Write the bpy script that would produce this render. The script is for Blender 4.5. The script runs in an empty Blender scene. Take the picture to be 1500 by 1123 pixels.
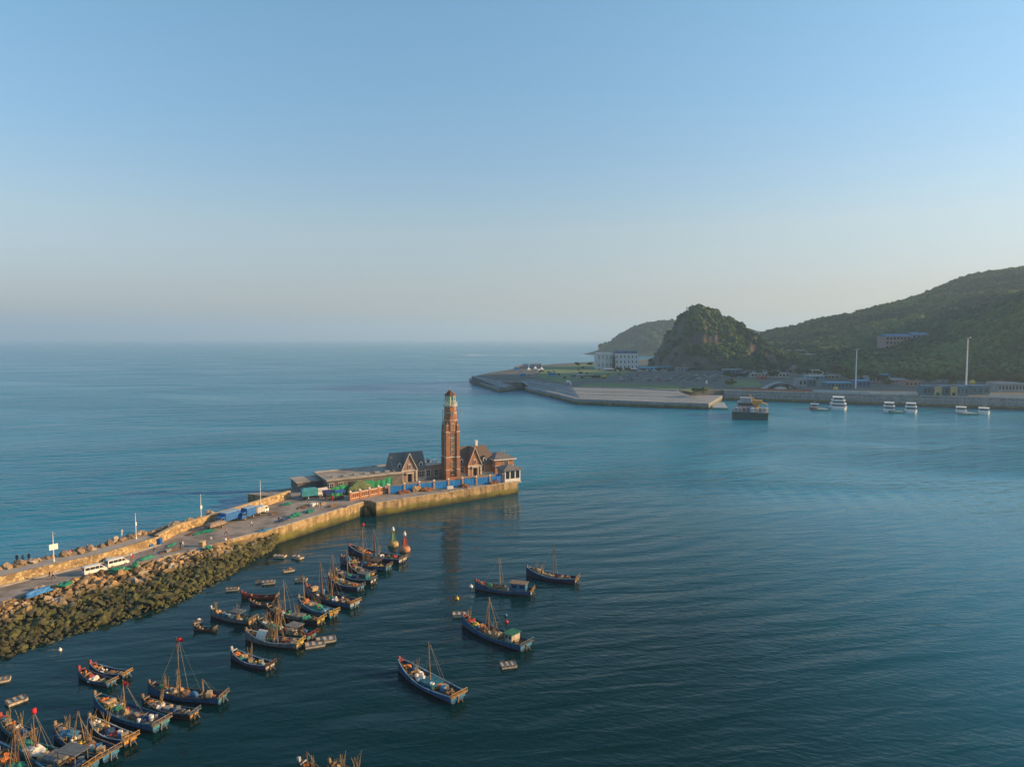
import bpy, bmesh, math, random
import numpy as np
from mathutils import Vector, Matrix, noise
R = math.radians
SC = bpy.context.scene
COL = SC.collection
# ------------------------------------------------------------------ camera, sky, sun, exposure
CH = 50.0                                   # camera height over the water
FPX = 1000.0; PITCH = math.atan((561.5 - 495.5) / FPX)
cam = bpy.data.cameras.new('camera'); cam.lens = 24.0; cam.sensor_width = 36.0
cam.clip_start = 0.5; cam.clip_end = 90000
camo = bpy.data.objects.new('camera', cam); COL.objects.link(camo)
camo.location = (0, 0, CH); camo.rotation_euler = (R(90) - PITCH, 0, 0)
SC.camera = camo
SUN_AZ, SUN_EL = 87.0, 17.0                 # degrees clockwise from +Y
world = bpy.data.worlds.new('World'); SC.world = world; world.use_nodes = True
wn = world.node_tree.nodes; wl = world.node_tree.links
sky = wn.new('ShaderNodeTexSky'); sky.sky_type = 'NISHITA'; sky.sun_disc = False
sky.sun_elevation = R(SUN_EL); sky.sun_rotation = R(SUN_AZ)
sky.altitude = 50; sky.air_density = 1.6; sky.dust_density = 0.5; sky.ozone_density = 5.0
wn['Background'].inputs['Strength'].default_value = 0.136
# the sky's own colour, graded a little by height above the horizon (greyer low down, bluer high up)
tcs = wn.new('ShaderNodeTexCoord'); sx = wn.new('ShaderNodeSeparateXYZ'); wl.new(tcs.outputs['Generated'], sx.inputs[0])
rmp = wn.new('ShaderNodeValToRGB'); wl.new(sx.outputs['Z'], rmp.inputs[0]); el_ = rmp.color_ramp.elements
for k, (zz, c) in enumerate(((0.0, (.89, .90, 1.25)), (0.065, (.98, .91, 1.22)), (0.151, (1.25, 1.07, 1.12)), (0.25, (1.15, 1.14, 1.2)), (0.42, (1.14, 1.30, 1.27)), (1.0, (1.05, 1.2, 1.2)))):
    e_ = el_[k] if k < 1 else (el_.new(zz) if k < 5 else el_[-1]); e_.position = zz; e_.color = tuple(v / 1.5 for v in c) + (1,)
tint = wn.new('ShaderNodeMix'); tint.data_type = 'RGBA'; tint.blend_type = 'MULTIPLY'; tint.inputs[0].default_value = 1.0
wl.new(sky.outputs[0], tint.inputs[6]); wl.new(rmp.outputs[0], tint.inputs[7]); wl.new(tint.outputs[2], wn['Background'].inputs['Color'])
sl = bpy.data.lights.new('sun', 'SUN'); sl.energy = 4.7; sl.angle = R(0.6); sl.color = (1.0, 0.63, 0.28)
so = bpy.data.objects.new('sun', sl); COL.objects.link(so); so.location = (300, 0, 200)
sdir = Vector((math.sin(R(SUN_AZ)) * math.cos(R(SUN_EL)), math.cos(R(SUN_AZ)) * math.cos(R(SUN_EL)), math.sin(R(SUN_EL))))
so.rotation_euler = (-sdir).to_track_quat('-Z', 'Y').to_euler()
SC.view_settings.view_transform = 'Standard'; SC.view_settings.look = 'None'
SC.view_settings.exposure = 0.9; SC.view_settings.gamma = 1.0
try:
    SC.cycles.use_denoising = True; SC.cycles.denoiser = 'OPENIMAGEDENOISE'
    SC.cycles.max_bounces = 6; SC.cycles.volume_bounces = 1; SC.cycles.transparent_max_bounces = 8
    SC.cycles.use_adaptive_sampling = False
    SC.cycles.sample_clamp_indirect = 6.0
except Exception: pass

# ------------------------------------------------------------------ helpers
_sp, _cp = math.sin(PITCH), math.cos(PITCH)
def ray(px, py):
    cx, cy = (px - 750) / FPX, (561.5 - py) / FPX
    return Vector((cx, _cp + cy * _sp, -_sp + cy * _cp))
def P(px, py, z=0.0):
    d = ray(px, py); t = (z - CH) / d.z
    return Vector((d.x * t, d.y * t, z))
def Q(px, py, y):                            # point seen at (px, py), y metres ahead
    d = ray(px, py); t = y / d.y
    return Vector((d.x * t, y, CH + d.z * t))
def proj(p):
    x, y, z = p[0], p[1], p[2] - CH
    fw = y * _cp - z * _sp; up = y * _sp + z * _cp
    return 750 + FPX * x / fw, 561.5 - FPX * up / fw

def tag(o, label=None, cat=None, group=None, kind=None):
    if label: o['label'] = label
    if cat: o['category'] = cat
    if group: o['group'] = group
    if kind: o['kind'] = kind
    return o
def empty(name, label, cat, loc=(0, 0, 0), rz=0.0, group=None):
    o = bpy.data.objects.new(name, None); COL.objects.link(o)
    o.location = loc; o.rotation_euler = (0, 0, rz); o.empty_display_size = 0.5
    return tag(o, label, cat, group)
def link(name, me, parent=None):
    o = bpy.data.objects.new(name, me); COL.objects.link(o)
    if parent: o.parent = parent
    return o
KIDS = {}
def copy_tree(o, parent=None):
    c = o.copy(); COL.objects.link(c); c.parent = parent
    for ch in list(o.children): copy_tree(ch, c)
    return c

class MB:
    """collects shapes and links them as ONE mesh"""
    def __init__(s): s.v = []; s.f = []; s.m = []; s.mi = 0; s.M = Matrix.Identity(4); s.sm = []
    def add(s, vs, fs, smooth=False):
        n = len(s.v); s.v += [tuple(s.M @ Vector(v)) for v in vs]
        for f in fs:
            s.f.append(tuple(i + n for i in f)); s.m.append(s.mi); s.sm.append(smooth)
    def box(s, c, d, rz=0.0, rx=0.0, ry=0.0, taper=1.0):
        M = Matrix.Translation(c) @ Matrix.Rotation(rz, 4, 'Z') @ Matrix.Rotation(ry, 4, 'Y') @ Matrix.Rotation(rx, 4, 'X')
        x, y, z = d[0] / 2, d[1] / 2, d[2] / 2; t = taper
        vs = [(-x, -y, -z), (x, -y, -z), (x, y, -z), (-x, y, -z), (-x * t, -y * t, z), (x * t, -y * t, z), (x * t, y * t, z), (-x * t, y * t, z)]
        s.add([M @ Vector(v) for v in vs], [(0, 3, 2, 1), (4, 5, 6, 7), (0, 1, 5, 4), (1, 2, 6, 5), (2, 3, 7, 6), (3, 0, 4, 7)])
    def bb(s, x0, x1, y0, y1, z0, z1): s.box(((x0 + x1) / 2, (y0 + y1) / 2, (z0 + z1) / 2), (x1 - x0, y1 - y0, z1 - z0))
    def cyl(s, a, b, r0, r1=None, n=8, cap=True, smooth=True):
        a = Vector(a); b = Vector(b); r1 = r0 if r1 is None else r1
        q = (b - a).to_track_quat('Z', 'Y').to_matrix(); vs = []
        for p, r in ((a, r0), (b, r1)):
            for i in range(n):
                t = 2 * math.pi * i / n; vs.append(p + q @ Vector((r * math.cos(t), r * math.sin(t), 0)))
        s.add(vs, [(i, (i + 1) % n, n + (i + 1) % n, n + i) for i in range(n)], smooth and n > 6)
        if cap: s.add(vs, [tuple(reversed(range(n))), tuple(range(n, 2 * n))])
    def tube(s, pts, r, n=5):
        for a, b in zip(pts, pts[1:]): s.cyl(a, b, r, r, n)
    def lathe(s, prof, n=12, c=(0, 0, 0), rot=0.0, smooth=True):
        vs = []
        for r, z in prof:
            for i in range(n):
                t = rot + 2 * math.pi * i / n; vs.append((c[0] + r * math.cos(t), c[1] + r * math.sin(t), c[2] + z))
        k = len(prof)
        s.add(vs, [(j * n + i, j * n + (i + 1) % n, (j + 1) * n + (i + 1) % n, (j + 1) * n + i) for j in range(k - 1) for i in range(n)], smooth)
        s.add(vs, [tuple(reversed(range(n))), tuple(range((k - 1) * n, k * n))])
    def prism(s, poly, z0, z1):
        n = len(poly); a = sum(poly[i][0] * poly[(i + 1) % n][1] - poly[(i + 1) % n][0] * poly[i][1] for i in range(n))
        if a < 0: poly = list(reversed(poly))
        vs = [(p[0], p[1], z0) for p in poly] + [(p[0], p[1], z1) for p in poly]
        s.add(vs, [(i, (i + 1) % n, n + (i + 1) % n, n + i) for i in range(n)] + [tuple(reversed(range(n))), tuple(range(n, 2 * n))])
    def extr(s, prof, x0, x1):               # profile in (y, z) extruded along x
        n = len(prof); a = sum(prof[i][0] * prof[(i + 1) % n][1] - prof[(i + 1) % n][0] * prof[i][1] for i in range(n))
        if a < 0: prof = list(reversed(prof))
        vs = [(x0, p[0], p[1]) for p in prof] + [(x1, p[0], p[1]) for p in prof]
        s.add(vs, [(i, (i + 1) % n, n + (i + 1) % n, n + i) for i in range(n)] + [tuple(reversed(range(n))), tuple(range(n, 2 * n))])
    def extry(s, prof, y0, y1):              # profile in (x, z) extruded along y
        M0 = s.M; s.M = M0 @ Matrix.Rotation(R(90), 4, 'Z'); s.extr([(-p[0], p[1]) for p in prof], y0, y1); s.M = M0
    def sheet(s, pts): s.add(pts, [tuple(range(len(pts)))])
    def blob(s, c, r, seed=0, sq=(1, 1, 1), amp=0.3, sub=1, fr=1.3):
        vs, fs = ICO[sub]; o = Vector((seed * 7.31, seed * 3.7, seed * 1.9)); out = []
        for v in vs:
            k = 1 + amp * 2 * (noise.noise(v * fr + o)); out.append((c[0] + v.x * r * sq[0] * k, c[1] + v.y * r * sq[1] * k, c[2] + v.z * r * sq[2] * k))
        s.add(out, fs, False)
    def mesh(s, name, mats):
        me = bpy.data.meshes.new(name); me.from_pydata(s.v, [], s.f)
        for m in (mats if isinstance(mats, (list, tuple)) else [mats]): me.materials.append(m)
        me.polygons.foreach_set('material_index', s.m); me.polygons.foreach_set('use_smooth', s.sm); me.update()
        return me
    def build(s, name, mats, parent=None): return link(name, s.mesh(name, mats), parent)
def _ico(sub):
    bm = bmesh.new(); bmesh.ops.create_icosphere(bm, subdivisions=sub, radius=1.0)
    bm.verts.ensure_lookup_table(); r = ([v.co.copy() for v in bm.verts], [tuple(v.index for v in f.verts) for f in bm.faces]); bm.free(); return r
ICO = {i: _ico(i) for i in (1, 2, 3)}
def npmesh(name, verts, faces, mats, mi=None, attrs=None):
    me = bpy.data.meshes.new(name); n, k = len(verts), faces.shape[1]
    me.vertices.add(n); me.vertices.foreach_set('co', np.asarray(verts, np.float32).ravel())
    me.loops.add(faces.size); me.loops.foreach_set('vertex_index', faces.astype(np.int32).ravel())
    me.polygons.add(len(faces)); me.polygons.foreach_set('loop_start', np.arange(0, faces.size, k, dtype=np.int32))
    for m in (mats if isinstance(mats, (list, tuple)) else [mats]): me.materials.append(m)
    if mi is not None: me.polygons.foreach_set('material_index', np.asarray(mi, np.int32))
    for an, av in (attrs or {}).items():
        at = me.attributes.new(an, 'FLOAT', 'POINT'); at.data.foreach_set('value', np.asarray(av, np.float32))
    me.update(calc_edges=True); me.validate(); return me

# ------------------------------------------------------------------ materials
MATS = {}
def mat(name, col, rough=0.7, var=0.25, scale=1.5, bump=0.0, bscale=8.0, metal=0.0, spec=0.4, hue=0.0, detail=5.0, coord='Object'):
    """plain material whose colour wanders with noise"""
    if name in MATS: return MATS[name]
    m = bpy.data.materials.new(name); m.use_nodes = True; N = m.node_tree.nodes; L = m.node_tree.links; b = N['Principled BSDF']
    b.inputs['Roughness'].default_value = rough; b.inputs['Metallic'].default_value = metal; b.inputs['Specular IOR Level'].default_value = spec
    tc = N.new('ShaderNodeTexCoord'); nz = N.new('ShaderNodeTexNoise'); nz.inputs['Scale'].default_value = scale; nz.inputs['Detail'].default_value = detail
    L.new(tc.outputs[coord], nz.inputs['Vector'])
    rp = N.new('ShaderNodeValToRGB'); e = rp.color_ramp.elements; e[0].position = 0.3; e[1].position = 0.72
    lo = [max(0, c * (1 - var)) for c in col]; hi = [min(1, c * (1 + var)) for c in col]
    if hue: hi[0] = min(1, hi[0] * (1 + hue)); lo[2] *= (1 + hue)
    e[0].color = (*lo, 1); e[1].color = (*hi, 1)
    L.new(nz.outputs['Fac'], rp.inputs['Fac']); L.new(rp.outputs[0], b.inputs['Base Color'])
    if bump:
        n2 = N.new('ShaderNodeTexNoise'); n2.inputs['Scale'].default_value = bscale; n2.inputs['Detail'].default_value = 4
        L.new(tc.outputs[coord], n2.inputs['Vector']); bp = N.new('ShaderNodeBump'); bp.inputs['Strength'].default_value = bump; bp.inputs['Distance'].default_value = 0.1
        L.new(n2.outputs['Fac'], bp.inputs['Height']); L.new(bp.outputs[0], b.inputs['Normal'])
    MATS[name] = m; return m
class NT:
    """small node-tree helper"""
    def __init__(s, name):
        s.m = bpy.data.materials.new(name); s.m.use_nodes = True; s.N = s.m.node_tree.nodes; s.L = s.m.node_tree.links; s.b = s.N['Principled BSDF']; MATS[name] = s.m
    def n(s, t, ins=None, **kw):
        x = s.N.new('ShaderNode' + t)
        for k, v in kw.items(): setattr(x, k, v)
        for k, v in (ins or {}).items():
            if hasattr(v, 'node'): s.L.new(v, x.inputs[k])
            else: x.inputs[k].default_value = v
        return x
    def math(s, op, a, b=None):
        x = s.N.new('ShaderNodeMath'); x.operation = op
        for i, v in enumerate((a, b)):
            if v is None: continue
            if hasattr(v, 'node'): s.L.new(v, x.inputs[i])
            else: x.inputs[i].default_value = v
        return x.outputs[0]
    def mix(s, f, a, b, bt='MIX'):
        x = s.N.new('ShaderNodeMix'); x.data_type = 'RGBA'; x.blend_type = bt
        for k, v in ((0, f), (6, a), (7, b)):
            if hasattr(v, 'node'): s.L.new(v, x.inputs[k])
            else: x.inputs[k].default_value = v if k == 0 else (*v, 1)[:4]
        return x.outputs[2]
    def ramp(s, f, stops):
        x = s.N.new('ShaderNodeValToRGB'); e = x.color_ramp.elements
        while len(e) < len(stops): e.new(0.5)
        for i, (p, c) in enumerate(stops): e[i].position = p; e[i].color = (*c, 1) if not isinstance(c, (int, float)) else (c, c, c, 1)
        s.L.new(f, x.inputs[0]); return x.outputs[0]
    def noise(s, vec, scale, detail=4, rough=0.5, dist=0.0):
        return s.n('TexNoise', {'Vector': vec, 'Scale': scale, 'Detail': detail, 'Roughness': rough, 'Distortion': dist}).outputs['Fac']
    def mapping(s, vec, scale=(1, 1, 1), rot=(0, 0, 0), loc=(0, 0, 0)):
        return s.n('Mapping', {'Vector': vec, 'Scale': scale, 'Rotation': rot, 'Location': loc}).outputs[0]
    def bump(s, h, strength, dist=0.1, normal=None):
        x = s.n('Bump', {'Height': h, 'Strength': strength, 'Distance': dist})
        if normal is not None: s.L.new(normal, x.inputs['Normal'])
        return x.outputs[0]
    def base(s, c): s.L.new(c, s.b.inputs['Base Color'])
    def normal(s, c): s.L.new(c, s.b.inputs['Normal'])
# ------------------------------------------------------------------ sea
def sea_material():
    t = NT('sea_water'); b = t.b
    geo = t.n('NewGeometry'); pos = geo.outputs['Position']
    chop = t.n('Attribute', attribute_name='chop').outputs['Fac']; foam = t.n('Attribute', attribute_name='foam').outputs['Fac']
    t.L.new(t.math('ADD', t.math('MULTIPLY', chop, 0.2), 0.02), b.inputs['Roughness']); b.inputs['Specular Tint'].default_value = (0.12, 1.0, 1.1, 1)
    bod = t.n('Attribute', attribute_name='body').outputs['Fac']; t.L.new(t.math('ADD', 1.24, t.math('MULTIPLY', bod, 0.13)), b.inputs['IOR'])
    # wind ripples, short waves and swell, crests lying roughly across the view; rings of swell bending round the pier tip
    m1 = t.mapping(t.mapping(pos, rot=(0, 0, R(22))), (0.50, 1.25, 0)); r1 = t.noise(m1, 1.0, 3, 0.55, 0.3)
    m2 = t.mapping(t.mapping(pos, rot=(0, 0, R(-10))), (0.085, 0.34, 0)); r2 = t.noise(m2, 1.0, 3, 0.5, 0.4)
    m3 = t.mapping(t.mapping(pos, rot=(0, 0, R(-26))), (0.018, 0.10, 0)); r3 = t.noise(m3, 1.0, 2, 0.5, 0.5)
    dv = t.n('VectorMath', {0: pos, 1: (3.0, 226.0, 0.0)}, operation='DISTANCE').outputs['Value']
    wob = t.noise(t.mapping(pos, (0.012, 0.012, 0)), 1.0, 2)
    ring = t.math('SINE', t.math('ADD', t.math('MULTIPLY', dv, 0.80), t.math('MULTIPLY', wob, 16.0)))
    rfade = t.math('MULTIPLY', t.ramp(t.math('DIVIDE', dv, 400.0), [(0.04, 0.0), (0.12, 1.0), (0.34, 0.8), (0.6, 0.06)]), t.ramp(t.noise(t.mapping(pos, (0.02, 0.02, 0), loc=(5, 2, 0)), 1.0, 2), [(0.38, 0.15), (0.62, 1.0)]))
    patch = t.noise(t.mapping(pos, (0.006, 0.012, 0)), 1.0, 3, 0.5, 0.6)
    wind = t.math('MULTIPLY', chop, t.ramp(patch, [(0.32, 0.25), (0.5, 0.9), (0.66, 1.7)]))
    h = t.math('ADD', t.math('MULTIPLY', r1, 0.40), t.math('ADD', t.math('MULTIPLY', r2, 1.5), t.math('MULTIPLY', r3, 2.2)))
    hr_ = t.math('MULTIPLY', t.math('MULTIPLY', ring, rfade), t.math('MULTIPLY', t.n('Attribute', attribute_name='rings').outputs['Fac'], 0.10))
    t.normal(t.bump(t.math('ADD', t.math('MULTIPLY', h, wind), hr_), 1.0, 1.0))
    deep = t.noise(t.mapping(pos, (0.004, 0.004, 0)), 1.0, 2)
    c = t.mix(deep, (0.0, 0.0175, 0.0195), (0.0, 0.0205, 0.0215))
    open_sheen_c = t.mix(bod, c, (0.0, 0.165, 0.25))  # open-sea teal, which also carries painted sky sheen
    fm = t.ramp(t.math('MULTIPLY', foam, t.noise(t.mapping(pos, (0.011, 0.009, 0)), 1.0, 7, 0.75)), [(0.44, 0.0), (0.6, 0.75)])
    t.base(t.mix(fm, open_sheen_c, (0.6, 0.64, 0.66)))
    return t.m
def smooth(a, b, x):
    t = np.clip((x - a) / (b - a), 0, 1); return t * t * (3 - 2 * t)
def build_sea():
    near = np.arange(-420, 621, 6.0)
    f = [640 * 1.16 ** i for i in range(1, 26)]
    xs = np.concatenate([[-v for v in reversed(f)], near, f]); ys = np.concatenate([[-9000, -3000, -900, -200], np.arange(0, 900, 6.0), [900 * 1.13 ** i for i in range(0, 27)]])
    X, Y = np.meshgrid(xs, ys); nx, ny = len(xs), len(ys)
    V = np.stack([X.ravel(), Y.ravel(), np.zeros(X.size)], 1)
    i = np.arange(nx * ny).reshape(ny, nx); F = np.stack([i[:-1, :-1], i[:-1, 1:], i[1:, 1:], i[1:, :-1]], -1).reshape(-1, 4)
    # signed distance from the line of the pier: sheltered to its right, open sea to its left
    mid = [P(x, y, 3.9) for x, y in ((-75, 889), (0, 868), (120, 834), (240, 806), (404, 750), (480, 722), (600, 706), (752, 697))]
    mid = [mid[0] + (mid[0] - mid[1]) * 9] + mid + [mid[-1] + (mid[-1] - mid[-2]) * 60]
    d = np.full(X.shape, 1e9); s_ = np.zeros(X.shape); acc = 0.0
    for k, (a, b) in enumerate(zip(mid, mid[1:])):
        vx, vy = b.x - a.x, b.y - a.y; ln = math.hypot(vx, vy); t_ = np.clip(((X - a.x) * vx + (Y - a.y) * vy) / ln ** 2, 0, 1)
        ex, ey = X - a.x - t_ * vx, Y - a.y - t_ * vy; dist = np.hypot(ex, ey); sg = np.sign(vx * (Y - a.y) - vy * (X - a.x)); m_ = dist < np.abs(d)
        d = np.where(m_, dist * np.where(sg == 0, 1, sg), d); s_ = np.where(m_, np.where(k == len(mid) - 2, t_ * ln, 0.0), s_)
    wd = 8 + s_ * 2.2; side = smooth(-wd / 2, wd / 2, d); out = smooth(560, 760, Y) * smooth(160, -80, X)
    lee = smooth(-140, -15, d) * smooth(255, 150, Y + 0.15 * X)
    chop = np.maximum(np.maximum(side, out), 0.24 - 0.12 * lee - 0.20 * smooth(20, 150, X) * smooth(150, 300, Y))
    rings = (1 - side) * (1 - out) * (1 - 0.8 * lee)
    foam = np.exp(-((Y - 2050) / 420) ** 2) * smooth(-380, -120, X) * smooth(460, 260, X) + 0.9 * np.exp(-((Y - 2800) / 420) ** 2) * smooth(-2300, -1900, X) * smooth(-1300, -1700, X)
    g = np.clip(0.42 * smooth(108, 195, Y) + 0.38 * smooth(180, 340, Y) + 0.55 * smooth(20, 115, X), 0, 1) * (1 - 0.9 * lee)  # brighter teal with distance and to the right, painting in sky sheen
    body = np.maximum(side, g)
    me = npmesh('sea', V, F, sea_material(), attrs={'chop': chop.ravel(), 'foam': foam.ravel(), 'rings': rings.ravel(), 'body': body.ravel()})
    return tag(link('sea', me), kind='structure')
build_sea()

# ------------------------------------------------------------------ hills
def fbm(x, y, s, o=0.0):
    return noise.fractal(Vector((x * s + o, y * s - o, o * 0.37)), 0.9, 2.1, 5)
LAND = 8.0
# (centre, radii, rotation, height)
def gauss(x, y, cx, cy, rx, ry, a, h, pw=2.0):
    c, s = math.cos(a), math.sin(a); dx, dy = x - cx, y - cy
    u = (dx * c + dy * s) / rx; v = (-dx * s + dy * c) / ry
    return h * math.exp(-((u * u + v * v) ** (pw / 2)))
def crag_h(x, y):                                # the steep rocky hill by the port
    k = 0
    dx, dy = x - 266, y - 985
    rx = 58 if dx < 0 else 116
    d = math.hypot(dx / rx, dy / 75)
    h = 93 * max(0.0, 1 - d ** 1.32 * 0.76) if d < 1.24 else 0.0
    if h > 0:
        h += 7 * fbm(x, y, 0.022, 3) * min(1, h / 15) + 5 * fbm(x, y, 0.075, 5) * min(1, h / 12)
    return h - 3.0
def ridge_h(x, y):                               # the long wooded hill on the right
    h = gauss(x, y, 1180, 1420, 575, 330, R(20), 200)
    h += gauss(x, y, 800, 930, 260, 150, R(28), 40, 2.6)
    h += gauss(x, y, 935, 730, 235, 215, 0, 330)  # unseen peak off to the right, added and sized to shade the promontory
    h += gauss(x, y, 580, 1330, 230, 150, R(10), 8)
    if h > 2: h += 13 * fbm(x, y, 0.0065, 1) * min(1, h / 60) + 4 * fbm(x, y, 0.02, 8) * min(1, h / 30)
    return h - 7.0
def back_h(x, y):                                # blue headland far behind
    h = gauss(x, y, 462, 2150, 158, 150, 0, 88, 2.8) + gauss(x, y, 640, 2300, 190, 150, 0, 42) + gauss(x, y, 790, 2400, 160, 220, 0, 62) + gauss(x, y, 283, 2100, 12, 30, 0, 22, 3)
    if h > 2: h += 9 * fbm(x, y, 0.014, 6) * min(1, h / 30)
    return h - 13.0
def hill_material():
    t = NT('hill_ground'); t.b.inputs['Roughness'].default_value = 0.95; t.b.inputs['Specular IOR Level'].default_value = 0.1
    geo = t.n('NewGeometry'); pos = geo.outputs['Position']
    slope = t.n('SeparateXYZ', {'Vector': geo.outputs['Normal']}).outputs['Z']
    n1 = t.noise(pos, 0.02, 6, 0.6); n2 = t.noise(t.mapping(pos, (1, 1, 0.25)), 0.11, 6, 0.65)
    green = t.ramp(n1, [(0.3, (0.022, 0.036, 0.012)), (0.55, (0.045, 0.066, 0.018)), (0.75, (0.085, 0.095, 0.03))])
    rock = t.ramp(n2, [(0.3, (0.055, 0.048, 0.042)), (0.5, (0.125, 0.103, 0.083)), (0.7, (0.22, 0.165, 0.12))])
    f = t.ramp(t.math('ADD', slope, t.math('MULTIPLY', t.math('SUBTRACT', n2, 0.5), 0.6)), [(0.5, 0.0), (0.66, 1.0)])
    t.base(t.mix(f, rock, green)); t.normal(t.bump(n2, 0.9, 3.0)); return t.m
def heightfield(name, fn, x0, x1, y0, y1, st, zmin=LAND - 2.5):
    xs = np.arange(x0, x1 + st, st); ys = np.arange(y0, y1 + st, st); nx, ny = len(xs), len(ys)
    V = np.array([(x, y, LAND + fn(x, y)) for y in ys for x in xs]); i = np.arange(nx * ny).reshape(ny, nx)
    F = np.stack([i[:-1, :-1], i[:-1, 1:], i[1:, 1:], i[1:, :-1]], -1).reshape(-1, 4)
    keep = V[F][:, :, 2].max(1) > zmin; F = F[keep]
    used = np.unique(F); mp = -np.ones(len(V), int); mp[used] = np.arange(len(used))
    return tag(link(name, npmesh(name, V[used], mp[F], MATS.get('hill_ground') or hill_material())), kind='structure')
heightfield('rocky_hill', crag_h, 170, 400, 890, 1090, 2.6)
heightfield('wooded_hill', ridge_h, 380, 2100, 560, 1800, 12)
heightfield('headland', back_h, 230, 1400, 1950, 2700, 12, -2.0)

# ------------------------------------------------------------------ woods: one mass, a great many small crowns
def leaf_material(name, cols, tr=0.0):
    t = NT(name); t.b.inputs['Roughness'].default_value = 0.9; t.b.inputs['Specular IOR Level'].default_value = 0.1
    tint = t.n('Attribute', attribute_name='tint').outputs['Fac']
    t.base(t.ramp(tint, [(i / (len(cols) - 1), c) for i, c in enumerate(cols)])); return t.m
GREENS = [(0.024, 0.054, 0.022), (0.04, 0.08, 0.027), (0.07, 0.12, 0.034), (0.10, 0.155, 0.042), (0.13, 0.16, 0.055)]
def crown_templates(n, rs):
    out = []
    for k in range(n):
        q = 34; d = rs.normal(size=(q, 3)); d /= np.linalg.norm(d, axis=1)[:, None]; d[:, 2] = np.abs(d[:, 2]) * 1.0 - 0.15
        lob = 1 + 0.35 * np.sin(d[:, 0] * 4 + k) * np.cos(d[:, 1] * 5 + 2 * k)
        c = d * (0.75 + 0.3 * rs.rand(q, 1)) * lob[:, None]
        a = rs.normal(size=(q, 3)); a /= np.linalg.norm(a, axis=1)[:, None]; b = np.cross(d, a); b /= np.linalg.norm(b, axis=1)[:, None] + 1e-6; a = np.cross(b, d)
        s = 0.42 + 0.2 * rs.rand(q, 1)
        out.append(np.stack([c - a * s, c + b * s * 0.9, c + a * s, c - b * s * 0.8], 1).reshape(-1, 3))
    return out
def wood(name, pts, sizes, tints, mats):
    rs = np.random.RandomState(5); T = crown_templates(8, rs); V = []; A = []
    for i, (p, s, ti) in enumerate(zip(pts, sizes, tints)):
        a = rs.rand() * 6.28; c, sn = math.cos(a), math.sin(a); t = T[i % 8]
        v = np.stack([t[:, 0] * c - t[:, 1] * sn, t[:, 0] * sn + t[:, 1] * c, t[:, 2] * 1.05], 1) * s + np.array(p)
        V.append(v); A.append(np.full(len(t), ti))
    V = np.concatenate(V); A = np.concatenate(A); F = np.arange(len(V)).reshape(-1, 4)
    return tag(link(name, npmesh(name, V, F, mats, attrs={'tint': A})), kind='stuff')
def plant_woods():
    rnd = random.Random(3); lm = leaf_material('wood_leaves', GREENS)
    pts, sz, ti = [], [], []
    def try_add(fn, x, y, lo, hi, zmin, slope_max, dens=1.0, dark=0.0):
        z = fn(x, y)
        if z < zmin: return
        g = math.hypot(fn(x + 3, y) - z, fn(x, y + 3) - z) / 3
        if g > slope_max: return
        if rnd.random() > dens: return
        s = rnd.uniform(lo, hi); px, py = proj((x, y, LAND + z))
        if px > 1580 or px < 850: return
        n = noise.noise(Vector((x * 0.012, y * 0.012, 0))); m = noise.noise(Vector((x * 0.05, y * 0.05, 4)))
        if fn is ridge_h and m < -0.3: return                 # gaps and clearings
        if fn is ridge_h and y < 900: n += 0.22
        pts.append((x, y, LAND + z + s * 0.35)); sz.append(s); ti.append(min(1, max(0, 0.36 + 0.85 * n + 0.5 * m + rnd.uniform(-0.16, 0.16) - dark)))
    for k in range(26000):
        y = rnd.uniform(560, 1700); x = rnd.uniform(400, min(1400, y * 0.86)); try_add(ridge_h, x, y, 2.4, 7.4, 1.5, 2.0)
    for k in range(5200):
        x = rnd.uniform(190, 390); try_add(crag_h, x, rnd.uniform(900, 1080), 1.2, 3.4, 3.0, (0.85 if x < 270 else 1.2) + 0.4 * rnd.random())
    for k in range(4200):
        try_add(back_h, rnd.uniform(260, 1250), rnd.uniform(1980, 2420), 5, 9, 8, 2.2, 1.0, 0.3)
    wood('woodland', pts, sz, ti, lm)
plant_woods()
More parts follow.
